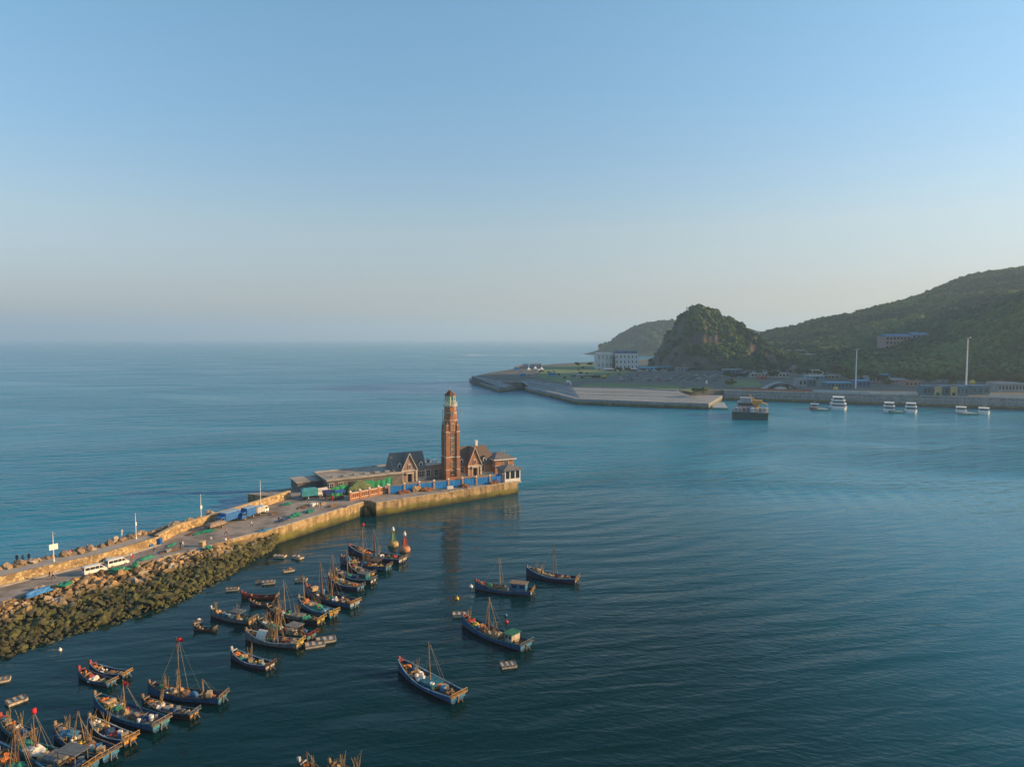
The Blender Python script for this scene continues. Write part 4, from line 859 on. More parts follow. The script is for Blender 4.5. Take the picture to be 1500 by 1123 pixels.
    ru.box((x0 - 0.2, 0.1, 0.1), (0.16, 0.1, s0 * 1.5)); ru.cyl((x0 - 0.2, -0.4, s0 * .5), (x0 - 0.75, -0.45, -0.2), 0.06, n=5); ru.build('rudder', BC['rail'], r)
    for t in (0.3, 0.72): tw = MB(); x, w, s, _ = shape_at(S, -Ln / 2 + Ln * t); tw.box((x, 0, s - 0.1), (0.22, w * 1.9, 0.09)); tw.build('thwart', BC['rail'], r)
    wi = MB(); x, w, s, _ = shape_at(S, Ln * 0.22); wi.cyl((x, -w * 0.5, s + 0.05), (x, w * 0.5, s + 0.05), 0.16, n=8); wi.box((x, -w * .5, s - .1), (.3, .1, .5)); wi.box((x, w * .5, s - .1), (.3, .1, .5)); wi.build('winch', BC['rail'], r)
    loc = lambda x, y, z: r.matrix_basis @ Vector((x, y, z))
    for (t, hgt, kind) in opt.get('masts', ()):
        x, w, s, _ = shape_at(S, -Ln / 2 + Ln * t); z0 = s - 0.36; mk = MB(); pc = 'dpole' if 'dark' in kind or 'furl' in kind else 'pole'
        if 'tripod' in kind:
            for dx, dy in ((0.0, 0), (-0.9, -w * .75), (-0.9, w * .75), (1.0, 0.1)): mk.cyl((x + dx, dy, z0), (x, 0, z0 + hgt), 0.06, 0.045, 6)
        elif 'aframe' in kind:
            for dy in (-1, 1): mk.cyl((x, dy * w * .55, z0), (x - 0.1, dy * 0.06, z0 + hgt), 0.07, 0.05, 6)
        elif 'furl' in kind:
            mk.cyl((x, 0, z0), (x + 0.35, 0, z0 + hgt), 0.085, 0.05, 7); mk.cyl((x - 0.1, 0.05, z0 + 0.3), (x + 0.22, 0.03, z0 + hgt * 0.8), 0.2, 0.1, 7)
        else: mk.cyl((x, 0, z0), (x + 0.15 + 0.03 * hgt, 0.05, z0 + hgt), 0.095, 0.055, 7)
        mo = mk.build('mast', BC[pc], r); top = Vector((x + (0.35 if 'furl' in kind else 0.05), 0, z0 + hgt * 0.96))
        rg = MB()
        for ex, ey in ((-Ln * 0.3, 0), (Ln * .3, 0), (-0.4, w * .95), (-0.4, -w * .95)):
            xx, ww, ss, _ = shape_at(S, max(-Ln / 2, min(Ln / 2, x + ex))); rg.cyl(top, (xx, max(-ww, min(ww, ey)), ss), 0.014, n=3)
        rg.build('rigging', BC['rope'], mo)
        if 'flag' in kind:
            f = MB(); zf = z0 + hgt; k = 6; vv = []
            for i in range(k + 1): vv += [(x + 0.1 - 0.95 * i / k, 0.16 * math.sin(i * 1.3), zf - 0.06 * i), (x + 0.1 - 0.95 * i / k, 0.16 * math.sin(i * 1.3 + .4), zf - 0.62 - 0.03 * i)]
            vv2 = [(p[0], p[1] + 0.02, p[2]) for p in vv]; f.add(vv, [(2 * i, 2 * i + 2, 2 * i + 3, 2 * i + 1) for i in range(k)]); f.add(vv2, [(2 * i + 1, 2 * i + 3, 2 * i + 2, 2 * i) for i in range(k)]); f.build('flag', BC['flag'], mo)
        if 'drum' in kind: f = MB(); f.lathe([(0.02, -.3), (0.28, -.26), (0.28, .26), (0.02, .3)], 10, (x + .15, 0, z0 + hgt)); f.build('masthead_float', BC['flag'], mo)
    cb = opt.get('cabin')
    if cb:
        t, cl, ch, cc, rc = cb; x, w, s, _ = shape_at(S, -Ln / 2 + Ln * t); z0 = s - 0.36; k = MB(); cw = w * 1.25
        if cc == 'open':
            for px_ in (-cl / 2, cl / 2):
                for py_ in (-cw / 2, cw / 2): k.cyl((x + px_, py_, z0), (x + px_, py_, z0 + ch), 0.05, n=5)
            for py_ in (-cw / 2, cw / 2): k.cyl((x - cl / 2, py_, z0 + ch * .5), (x + cl / 2, py_, z0 + ch * .5), 0.035, n=5)
            co = k.build('canopy_frame', BC['rail'], r)
        else:
            k.box((x, 0, z0 + ch / 2), (cl, cw, ch)); co = k.build('cabin', BC[cc], r); wn_ = MB()
            for py_ in (-cw / 2 - .01, cw / 2 + .01):
                for q in (-0.25, 0.25): wn_.box((x + q * cl, py_, z0 + ch * .68), (cl * .3, 0.04, ch * .32))
            wn_.box((x + cl / 2 + .01, 0, z0 + ch * .68), (0.04, cw * .7, ch * .32)); wn_.build('window', M_GLASS, co)
        rf = MB(); rf.box((x, 0, z0 + ch + 0.06), (cl + 0.5, cw + 0.4, 0.1)); rf.build('cabin_roof' if cc != 'open' else 'canopy', BC[rc], co)
    if opt.get('dome'):
        x, w, s, _ = shape_at(S, -Ln / 2 + Ln * opt['dome']); dm = MB(); k = 10
        for i in range(k): a0, a1 = math.pi * i / k, math.pi * (i + 1) / k; q = [(x - .9, math.cos(a_) * w * .8, s - .3 + math.sin(a_) * 1.5) for a_ in (a0, a1)]; dm.add([q[0], q[1], (x + .9, *q[1][1:]), (x + .9, *q[0][1:])], [(0, 1, 2, 3)])
        dm.add([(x + .9, math.cos(math.pi * i / k) * w * .8, s - .3 + math.sin(math.pi * i / k) * 1.5) for i in range(k + 1)], [tuple(range(k + 1))]); dm.build('shelter', CARGO['white tarp'][2], r)
    if opt.get('hatch'):
        x, w, s, _ = shape_at(S, -Ln / 2 + Ln * opt['hatch']); hh = MB(); hh.box((x, 0, s - 0.05), (Ln * .2, w * 1.3, 0.62)); hh.box((x, 0, s + .3), (Ln * .21, w * 1.36, 0.08)); hh.build('hatch', BC[opt.get('hatchc', 'gdeck')], r)
    used = set(); cargo = list(opt.get('cargo', ())); kinds = list(CARGO); rx = random.Random(int(bow[0] * 7 + bow[1]))
    pos_of = lambda t: 'at the stern' if t < .17 else 'on the aft deck' if t < .4 else 'amidships' if t < .62 else 'on the foredeck' if t < .84 else 'at the bow'
    if big >= .9:                                           # the deck is crowded with smaller gear as well
        cargo.append(('pole bundle', rx.uniform(.3, .75), rx.uniform(-.5, .5), 1.0))
        if rx.random() < .6: cargo.append(('pole bundle', rx.uniform(.62, .9), rx.uniform(-.4, .4), .8))
        for q in range(11): cargo.append((rx.choice(kinds[1:] + ['brown net', 'tan net', 'brown net', 'grey crates']), .1 + .8 * (q + rx.random()) / 11, rx.uniform(-.78, .78), rx.uniform(.28, .52)))
    for (ct, t, y, size) in cargo:
        side = 'port' if y > 0 else 'starboard'
        if (ct, pos_of(t), side) in used:
            fr = [k for k in kinds if (k, pos_of(t), side) not in used]; ct = fr[rx.randrange(len(fr))]
        used.add((ct, pos_of(t), side))
        nm, cat, mm = CARGO[ct]; x, w, s, _ = shape_at(S, -Ln / 2 + Ln * t); z = s - 0.36; b_ = MB(); sd = rnd.randint(0, 500)
        size = min(size, w * 1.05)
        if nm == 'net_heap':
            for q in range(5): a_ = q * 1.26 + sd; k_ = 0 if q == 0 else .45; b_.blob((size * k_ * math.cos(a_), size * k_ * math.sin(a_), size * (.25 if q else .38)), size * (.72 if q == 0 else .5), sd + q, (1.1, 0.95, .62), 0.42, 2, 2.4)
        elif nm == 'tarpaulin': b_.blob((0, 0, size * .3), size, sd, (1.3, 0.8, 0.6), 0.34, 3, 1.7)
        elif nm == 'float_pile':
            for k in range(9): b_.blob((rnd.uniform(-1, 1) * size * .8, rnd.uniform(-.8, .8) * size * .75, size * rnd.uniform(.15, .6)), size * rnd.uniform(.2, .34), sd + k, (1, 1, 1), 0.08, 2)
        elif nm == 'barrel': b_.lathe([(size * .42, 0), (size * .5, size * .12), (size * .52, size * .6), (size * .5, size * 1.15), (size * .4, size * 1.25), (size * .36, size * 1.18)], 12)
        elif nm == 'pole_bundle':
            for k in range(9): a_ = rnd.uniform(0, 6.28); l_ = size * rnd.uniform(1.6, 3.3); lean = rnd.uniform(.05, .3); b_.cyl((rnd.uniform(-.3, .3), rnd.uniform(-.3, .3), 0), (math.cos(a_) * l_ * lean, math.sin(a_) * l_ * lean, l_), .035, .02, 5)
            b_.cyl((-.1, -.1, .5 * size), (.1, .1, .56 * size), .36 * size, n=8)
        else:
            for k in range(rnd.choice((2, 3))): b_.box((rnd.uniform(-.04, .04), 0, size * (.2 + .42 * k)), (size * 1.3, size * .9, size * .36), rnd.uniform(-.1, .1)); b_.box((0, 0, size * (.385 + .42 * k)), (size * 1.4, size * 1.0, size * .05))
        o = b_.build(nm, mm); o.location = loc(x, y * w * .8, z); o.rotation_euler = (0, 0, rnd.uniform(0, 6.28))
        kind = {'net_heap': ct + ' heap', 'float_pile': ct + ' pile', 'tarpaulin': ct + ' bundle', 'barrel': ct, 'crate_stack': ct + ' stack', 'pole_bundle': 'marker pole bundle'}[nm]
        tag(o, f'{side} {kind} {pos_of(t)} of the {ident}', cat, 'gear aboard the boats')
    return r
def cg(seed, palette, n=7, big=1.0):
    """a deck full of gear: (kind, place along, place across, size)"""
    rnd = random.Random(seed); out = []; seen = {}
    for i in range(n):
        t = 0.12 + 0.78 * (i + rnd.uniform(.25, .75)) / n; k = palette[i % len(palette)] if i < len(palette) else rnd.choice(palette)
        z = 0 if t < .17 else 1 if t < .4 else 2 if t < .62 else 3 if t < .84 else 4
        if seen.get((k, z), 0) >= 1: k = [p for p in CARGO if (p, z) not in seen][rnd.randint(0, 6)]
        seen[(k, z)] = 1; out.append((k, t, rnd.uniform(-.35, .35), rnd.uniform(.62, .95) * big))
    return tuple(out)
PA = ['brown net', 'orange floats', 'white floats', 'green net', 'tan net', 'blue barrel', 'tan crates']; PB = ['orange net', 'tan net', 'brown net', 'white tub', 'yellow floats', 'blue net']; PCC = ['red net', 'brown net', 'white tarp', 'blue tarp', 'orange floats']; PD = ['brown net', 'tan net', 'grey crates', 'red net', 'white floats', 'green tarp']
BOATS = [
 # the loose group on the right
 ((587, 963), (668, 1017), .26, 'blue', 'azure', 'blue boat with one leaning bare mast and white gear, alone nearest the camera', 'lone nearest blue boat', dict(big=1.15, masts=[(.44, 6.2, 'pole')], deck='deck', hatch=.42, hatchc='teal', bowc='bowred', cargo=(('orange floats', .86, .1, .7), ('white floats', .66, .0, 1.0), ('white tarp', .58, .2, .8), ('orange net', .32, -.2, .7), ('white tub', .36, .45, .7), ('blue barrel', .2, .3, .75), ('tan crates', .24, -.35, .7), ('brown net', .13, .1, .8)))),
 ((680, 899), (768, 942), .25, 'blue', 'azure', 'blue boat with rust red bottom and tripod mast, below the wheelhouse boat', 'rust bottomed blue boat', dict(big=1.2, masts=[(.56, 6.2, 'tripod')], bowc='bowred', cabin=(.2, 1.5, 1.5, 'cream', 'green'), cargo=(('red net', .86, 0, .8), ('yellow floats', .76, .2, .9), ('orange net', .68, -.1, .8), ('brown net', .62, .2, .8), ('tan net', .42, .0, 1.0), ('grey crates', .32, -.4, .6), ('tan crates', .12, .3, .6)))),
 ((696, 850), (779, 863), .24, 'blue', 'pale', 'blue boat with a bright blue wheelhouse and single thick mast', 'boat with bright blue wheelhouse', dict(big=1.1, masts=[(.55, 6.6, 'pole')], bowc='bowred', cabin=(.22, 3.0, 1.7, 'azure', 'rail'), cargo=(('red net', .86, 0, .6), ('green net', .76, 0, .9), ('brown net', .6, .2, .9), ('tan net', .46, -.2, .8), ('white tub', .4, .3, .5)))),
 ((772, 829), (844, 846), .26, 'deep', 'ochre', 'dark brown decked boat with thin double mast, farthest right of the fishing boats', 'rightmost dark boat', dict(big=1.2, masts=[(.45, 6.8, 'dark aframe')], railc='rail', cargo=cg(5, ['brown net', 'tan net', 'red net', 'tan crates'], 8))),
 # middle cluster, from the far end towards the camera
 ((511.7, 797), (589, 817), .22, 'deep', 'pale', 'boat with thick brown furled mast at the far cluster end, before two buoys', 'furled-mast boat by the buoys', dict(big=1.15, masts=[(.5, 6.6, 'furl')], bowc='bowred', cargo=cg(7, PCC, 7))),
 ((500, 813), (568, 828), .24, 'blue', 'turq', 'blue boat with tall thin mast and masthead float, second from the far end', 'blue boat with tall thin mast', dict(big=1.15, masts=[(.5, 9.0, 'pole drum')], cabin=(.26, 1.9, 1.4, 'open', 'brown'), cargo=cg(8, ['yellow floats', 'white floats', 'red net', 'blue tarp', 'brown net'], 7))),
 ((510, 823), (545, 838), .26, 'dark', 'ochre', 'small dark boat with an ochre transom tucked behind the tall-masted blue boat', 'small ochre-sterned boat', dict(cargo=cg(9, PD, 4, .8))),
 ((491, 834), (547, 847), .24, 'dark', 'pale', 'dark hulled boat with pale transom and single bare mast, third from far end', 'dark boat with pale transom', dict(big=1.1, masts=[(.66, 5.6, 'pole')], cabin=(.24, 1.8, 1.5, 'teal', 'grey'), cargo=cg(10, ['green tarp', 'brown net', 'tan net', 'blue net'], 7))),
 ((480, 841), (529, 857), .26, 'deep', 'azure', 'navy boat with orange nets on its bow beside the brown masts', 'navy boat with orange bow nets', dict(big=1.1, masts=[(.82, 5.6, 'dark furl')], cargo=(('orange net', .82, .1, .8), ('yellow floats', .9, -.1, .5)) + cg(11, PB, 6)[:5])),
 ((449, 856), (519, 881), .24, 'blue', 'lblue', 'blue boat with light blue stern board and two brown furled masts', 'blue boat with two brown masts', dict(big=1.15, masts=[(.66, 6.6, 'furl'), (.46, 6.2, 'dark furl')], bowc='bowred', cargo=cg(12, PA, 8))),
 ((437, 873), (489, 895), .26, 'teal', 'ochre', 'teal boat with orange heaps and a thin pale mast, left of the two-masted boat', 'teal boat with thin pale mast', dict(big=1.1, masts=[(.82, 5.3, 'pole')], railc='yellow', cargo=(('orange net', .8, .1, .9), ('tan net', .64, -.1, .9), ('green tarp', .45, 0, 1.0)) + (('yellow floats', .12, .2, .6), ('blue tarp', .25, -.2, .7)))),
 ((389, 887), (471, 904), .23, 'dark', 'yellow', 'dark boat with broad grey deck, yellow stern rail and thick mast', 'dark boat with broad grey deck', dict(big=1.15, masts=[(.64, 6.4, 'pole')], deck='gdeck', hatch=.42, railc='yellow', cargo=(('tan net', .84, 0, .9), ('white floats', .7, .2, .8), ('green net', .6, -.2, .9), ('green tarp', .25, .1, .8), ('brown net', .12, 0, .7), ('red net', .3, -.5, .5)))),
 ((376, 905), (457, 927), .24, 'dark', 'turq', 'dark boat with turquoise stern board and red rail, packed between two others', 'red-railed dark boat', dict(big=1.1, masts=[(.6, 5.4, 'tripod')], railc='red', gun='green', cabin=(.3, 2.0, 1.5, 'open', 'gdeck'), cargo=cg(15, PD, 8))),
 ((361, 921), (438, 939), .25, 'grey', 'yellow', 'grey white boat with a white domed shelter and yellow stern, nearest in its cluster', 'grey boat with domed shelter', dict(big=1.15, masts=[(.55, 4.9, 'dark aframe'), (.42, 6.0, 'tripod')], gun='pale', dome=.66, railc='yellow', cargo=(('orange net', .86, .1, .8), ('brown net', .78, -.2, .7), ('blue net', .42, .1, .9), ('brown net', .3, -.2, .9), ('red net', .2, .2, .7), ('tan net', .12, 0, .8)))),
 ((354, 867), (404, 872), .2, 'red', 'brown', 'small open boat painted red inside, behind the cluster', 'red painted open boat', dict(big=.75, inner='red', gun='red', bowc='bowred', cargo=(('red net', .75, 0, .5), ('brown net', .3, 0, .5)))),
 ((366, 879), (398, 882.5), .26, 'violet', 'brown', 'small open boat with violet sides and tan gear, beside the red one', 'small violet-sided boat', dict(big=.7, cargo=(('tan net', .6, 0, .5), ('white tub', .2, 0, .35)))),
 ((310, 889), (368, 906), .25, 'grey', 'ochre', 'grey boat with a flat grey canopy, alone left of the cluster', 'canopied grey boat', dict(big=1.0, cabin=(.34, 2.0, 1.5, 'open', 'grey'), gun='grey', bowc='pale', cargo=(('tan net', .84, 0, .7), ('orange net', .78, .3, .5), ('blue barrel', .66, .2, .5), ('white tub', .56, -.2, .5), ('grey crates', .36, 0, .5), ('white floats', .24, .3, .5)))),
 ((340, 949), (394, 972), .27, 'violet', 'pale', 'small boat heaped with orange nets at the bow, pale stern board, alone', 'small boat with orange nets', dict(big=.95, bot='bottom', bowc='pale', cargo=(('orange net', .86, 0, .7), ('orange floats', .76, .2, .7), ('tan net', .7, -.2, .7), ('blue net', .52, 0, .8), ('yellow floats', .36, .2, .5), ('tan crates', .24, -.2, .5), ('white tub', .14, .3, .4)))),
 # bottom left cluster
 ((115, 978), (163, 996), .27, 'blue', 'azure', 'small blue open boat with violet interior, nearer of a moored pair by the rocks', 'nearer violet-decked small boat', dict(big=.8, inner='violet', bowc='bowred', deck='deck', cargo=(('orange floats', .84, 0, .5), ('white tarp', .5, .1, .6), ('red net', .66, -.2, .5), ('tan net', .3, .1, .5), ('green net', .2, -.3, .4)))),
 ((131, 970), (185, 984), .25, 'deep', 'azure', 'small navy open boat with white bundles, farther of a moored pair by the rocks', 'farther navy small boat', dict(big=.8, bowc='bowred', cargo=(('orange floats', .84, 0, .5), ('white floats', .62, 0, .6), ('brown net', .4, .1, .6), ('tan net', .16, -.1, .5)))),
 ((219, 998), (324, 1018), .21, 'blue', 'turq', 'blue boat with a very tall flag mast and turquoise stern', 'boat with very tall flag mast', dict(big=1.1, masts=[(.56, 8.3, 'pole flag dark'), (.24, 2.6, 'pole')], cargo=(('green net', .84, .1, .7), ('red net', .78, -.2, .7), ('white floats', .7, .2, .8), ('tan net', .62, -.1, 1.0), ('brown net', .5, .1, .9), ('blue tarp', .4, -.3, .6), ('tan crates', .16, .2, .7), ('orange floats', .12, -.2, .5)))),
 ((208, 1020), (284, 1041), .22, 'dark', 'ochre', 'dark boat with an ochre stern board, wedged beside the tall flag mast boat', 'ochre-sterned dark boat', dict(big=1.0, cargo=(('orange net', .86, 0, .7), ('tan net', .76, .1, .9), ('white tarp', .66, -.3, .6), ('grey crates', .5, .1, .7), ('blue net', .36, 0, .8), ('brown net', .2, .2, .7)))),
 ((140, 1014), (234, 1056), .24, 'blue', 'turq', 'blue boat with grey deck, leaning pale mast and long turquoise stern board', 'blue boat with grey deck', dict(big=1.15, deck='gdeck', gun='teal', masts=[(.52, 4.6, 'pole flag')], cargo=(('orange net', .86, 0, .7), ('yellow floats', .74, .2, .7), ('tan net', .78, -.2, .9), ('green net', .64, .1, .7), ('white floats', .68, -.4, .6), ('brown net', .36, .0, .8), ('blue net', .24, .2, .8), ('white tub', .16, -.2, .6)))),
 ((131, 1048), (190, 1079), .27, 'deep', 'ochre', 'navy boat with pale float piles forward and an orange stern board', 'navy boat with pale floats', dict(big=1.05, railc='ochre', cargo=(('white floats', .84, 0, .9), ('tan net', .72, .2, .8), ('blue net', .52, 0, .8), ('red net', .36, .1, .7), ('white tub', .28, -.3, .6), ('blue barrel', .2, .2, .6), ('tan crates', .12, 0, .6)))),
 ((79, 1060), (163, 1098), .25, 'blue', 'azure', 'blue boat with a pale twin mast and yellow gear amidships', 'blue boat with pale twin mast', dict(big=1.15, masts=[(.56, 4.1, 'aframe')], cargo=(('tan net', .88, 0, .8), ('blue tarp', .76, .1, .8), ('white floats', .66, -.1, .7), ('yellow floats', .48, .2, .8), ('brown net', .4, -.2, .8), ('white tub', .3, .2, .5), ('blue barrel', .2, 0, .7), ('tan crates', .13, .3, .6)))),
 ((22, 1080), (131, 1117), .24, 'teal', 'azure', 'large boat with beige hatch and flat grey canopy aft, low in the left corner', 'large canopied boat', dict(big=1.3, masts=[(.7, 5.2, 'dark pole drum')], hatch=.44, hatchc='gdeck', cabin=(.22, 2.6, 1.7, 'open', 'grey'), cargo=(('white tarp', .72, .2, 1.0), ('tan crates', .58, .3, .8), ('green tarp', .86, 0, .9), ('orange floats', .26, -.1, .5), ('blue net', .14, .1, .8)))),
 ((0, 1047), (45, 1073), .27, 'teal', 'azure', 'small boat with brown gear and red post at the left picture edge', 'small left-edge boat', dict(big=1.0, bowc='bowred', cargo=(('tan crates', .8, 0, .7), ('brown net', .6, .1, .8), ('white tarp', .5, -.3, .6), ('blue net', .3, 0, .8)))),
 ((-22, 1082), (56, 1133), .26, 'teal', 'azure', 'boat with a tall bundle of tripod poles in the bottom left corner', 'tripod-pole boat', dict(big=1.2, masts=[(.4, 5.4, 'tripod'), (.34, 5.0, 'dark tripod')], cargo=(('orange net', .62, .1, .9), ('red net', .5, -.2, .8), ('green tarp', .36, .1, .9), ('white tub', .78, 0, .6)))),
 ((437, 1113), (530, 1152), .25, 'deep', 'azure', 'boat with orange gear on its bow, cut off by the bottom edge', 'bottom-edge boat', dict(big=1.1, masts=[(.84, 2.2, 'dark pole')], bowc='pale', cargo=(('orange net', .9, 0, .8), ('white floats', .8, .3, .6), ('brown net', .7, .0, .8), ('red net', .56, .1, .8)))),
 ((483, 1114), (585, 1152), .24, 'dark', 'azure', 'dark boat behind the orange-bowed one, cut off by the bottom edge', 'dark bottom-edge boat', dict(big=1.1, cargo=(('tan net', .88, 0, .7), ('brown net', .74, .1, .8), ('white tub', .66, -.2, .5), ('blue tarp', .5, .1, .8)))),
 ((284, 915), (313, 919), .3, 'brown', 'brown', 'tiny brown rowing boat by a pale float, left of the canopied boat', 'tiny brown rowing boat', dict(big=.55, cargo=(('tan net', .6, 0, .35),))),
]
for sp in BOATS: make_boat(sp)
M_FOAM = mat('weathered_foam', (0.46, 0.40, 0.31), 0.85, 0.3, 2.5, 0.5, 6.0); M_FRAME = wood_mat('raft_frame', (0.24, 0.17, 0.11))
def make_raft(px, py, ln, wd, rz, label, extra=None):
    p = P(px, py, 0.25); r = empty('foam_raft', label, 'raft', (p.x, p.y, 0), rz, 'foam rafts afloat in the harbour')
    b = MB(); b.box((0, 0, 0.14), (ln, wd, 0.44), taper=0.96); b.box((ln * .5, 0, .22), (ln * .1, wd * .9, 0.3)); b.build('foam_body', M_FOAM, r)
    f = MB()
    for y in (-wd / 2, wd / 2): f.box((0, y, 0.40), (ln * 1.04, 0.1, 0.14))
    for x in (-ln / 2, -ln / 6, ln / 6, ln / 2): f.box((x, 0, 0.41), (0.12, wd * 1.04, 0.12))
    f.build('frame', M_FRAME, r)
    if extra: b = MB(); b.blob((ln * .1, 0, 0.55), 0.3, 9, (1.2, 1, .7), .3, 2); b.build('bundle', CARGO[extra][2], r)
for a in ((24, 1025, 2.2, 1.5, .9, 'square tan foam raft alone left of the bottom left boats'), (340, 862, 2.3, 1.0, .2, 'low grey foam raft farthest left, under the rocky slope'), (393, 852, 2.4, 1.4, .3, 'pale foam raft above the red painted open boat'), (378, 851.5, .9, .5, .3, 'tiny sunken foam slab left of the pale raft'), (409.5, 814, 2.6, 1.6, -.1, 'pale foam raft close under the quay wall corner'), (436, 815.5, 2.6, 1.5, -.5, 'grey foam raft right of the pale raft under the quay', 'white floats'), (422.5, 834.5, 2.2, 1.2, .5, 'foam raft carrying an orange bundle, in open water below the quay', 'orange net'), (440.6, 848.5, 2.3, 1.4, .1, 'dark loaded foam raft above the thin pale mast', 'brown net'),
          (461, 943, 3.0, 1.7, .35, 'plank decked foam raft, nearer of a pair by the yellow sterned boat'), (477, 936, 3.0, 1.7, .35, 'plank decked foam raft, farther of a pair by the yellow sterned boat'), (290, 909.5, 1.3, .9, .4, 'small white foam raft beside the tiny rowing boat', 'white floats'), (674, 899, 2.7, 1.6, .1, 'grey foam raft touching the bow of the rust bottomed blue boat'), (744.5, 973, 2.3, 1.5, .25, 'pale foam raft alone below the stern of the rust bottomed boat'), (2, 995, 2.0, 1.2, .5, 'foam raft cut by the left picture edge'), (323, 1018, 1.0, .8, .4, 'small tan foam raft trailing behind the turquoise stern')): make_raft(*a)
def small_buoy(px, py, rad, m, label):
    b = MB(); b.lathe([(0.02, -rad * .7), (rad * .7, -rad * .6), (rad, 0), (rad * .75, rad * .65), (rad * .3, rad * .95), (0.06, rad * 1.1), (0.05, rad * 1.5)], 12); o = b.build('mooring_buoy', m); p = P(px, py, 0.1); o.location = (p.x, p.y, 0.1); tag(o, label, 'buoy', 'small mooring buoys')
small_buoy(690, 859, .42, CARGO['white tub'][2], 'white mooring buoy by the bow of the boat with blue wheelhouse'); small_buoy(669.6, 876.5, .4, CARGO['yellow floats'][2], 'yellow mooring buoy left of the tripod masted blue boat')
small_buoy(741, 901, .3, CARGO['blue barrel'][2], 'blue mooring buoy behind the rust bottomed boat'); small_buoy(742, 910.5, .34, BC['flag'], 'red mooring buoy behind the rust bottomed boat'); small_buoy(88, 951.5, .3, CARGO['white tub'][2], 'small pale buoy near the foot of the rock slope')
def nav_buoy(px, py, m1, m2, label):
    p = P(px, py, 0); r = empty('navigation_buoy', label, 'buoy', (p.x, p.y, 0), rz := 0.4, 'big navigation buoys')
    b = MB(); b.lathe([(0.9, -.4), (1.25, -.1), (1.3, .5), (1.05, 1.0), (0.5, 1.2)], 16); b.build('float_body', m1, r)
    t = MB()
    for i in range(4): a = R(45 + 90 * i); t.cyl((.75 * math.cos(a), .75 * math.sin(a), 1.0), (.22 * math.cos(a), .22 * math.sin(a), 3.6), 0.07, n=5)
    t.lathe([(.6, 1.5), (.62, 1.56), (.34, 3.0), (.3, 3.0)], 4, rot=R(45), smooth=False); tw = t.build('tower', m2, r)
    q = MB(); q.lathe([(0.05, 3.6), (.36, 3.65), (.36, 4.15), (.2, 4.3), (.2, 4.6), (.05, 4.7)], 10); q.build('lamp', CARGO['white tub'][2], tw)
nav_buoy(576, 799, mat('buoy_ochre', (0.34, 0.24, 0.10), 0.7, 0.5, 1.5), mat('buoy_green', (0.14, 0.24, 0.11), 0.7, 0.3, 2), 'rusty yellow navigation buoy with green tower, left of two by the far boats')
nav_buoy(593, 806.5, mat('buoy_rust', (0.42, 0.19, 0.09), 0.7, 0.4, 1.5), mat('buoy_red', (0.38, 0.07, 0.04), 0.7, 0.3, 2), 'orange navigation buoy with red tower, right of two by the far boats')
# ------------------------------------------------------------------ things on the pier
def vehicle_body(prof, w, taper=0.9):
    """side profile (x, z) lofted across the width, the upper part drawn in"""
    b = MB(); zm = max(z for x, z in prof); zb = 0.95; n = len(prof); vs = []
    for s in (-1, 1):
        for x, z in prof: vs.append((x, s * w / 2 * (1 if z < zb else 1 - (1 - taper) * (z - zb) / (zm - zb)), z))
    b.add(vs, [tuple(range(n)), tuple(reversed(range(n, 2 * n)))] + [(i, n + i, n + (i + 1) % n, (i + 1) % n) for i in range(n)])
    return b
M_VAN = mat('van_white', (0.70, 0.68, 0.63), 0.35, 0.06, 1.0, spec=0.5); M_TYRE = mat('tyre_rubber', (0.015, 0.015, 0.015), 0.9, 0.2); M_LAMPR = mat('tail_lamp', (0.35, 0.02, 0.015), 0.4, 0.1)
def wheels(r, xs, w, rad=0.34):
    for x in xs:
        for s in (-1, 1):
            b = MB(); b.cyl((x, s * (w / 2 - 0.2), rad), (x, s * (w / 2 + 0.01), rad), rad, n=14); o = b.build('wheel', M_TYRE, r)
            b = MB(); b.cyl((x, s * (w / 2 + 0.012), rad), (x, s * (w / 2 + 0.03), rad), rad * .58, n=12); b.build('rim', M_STEEL, o)
def road_dir(p):
    best = min(range(len(BACK) - 1), key=lambda i: ((BACK[i] + BACK[i + 1]) / 2 - p).length); d = BACK[best + 1] - BACK[best]; return math.atan2(d.y, d.x)
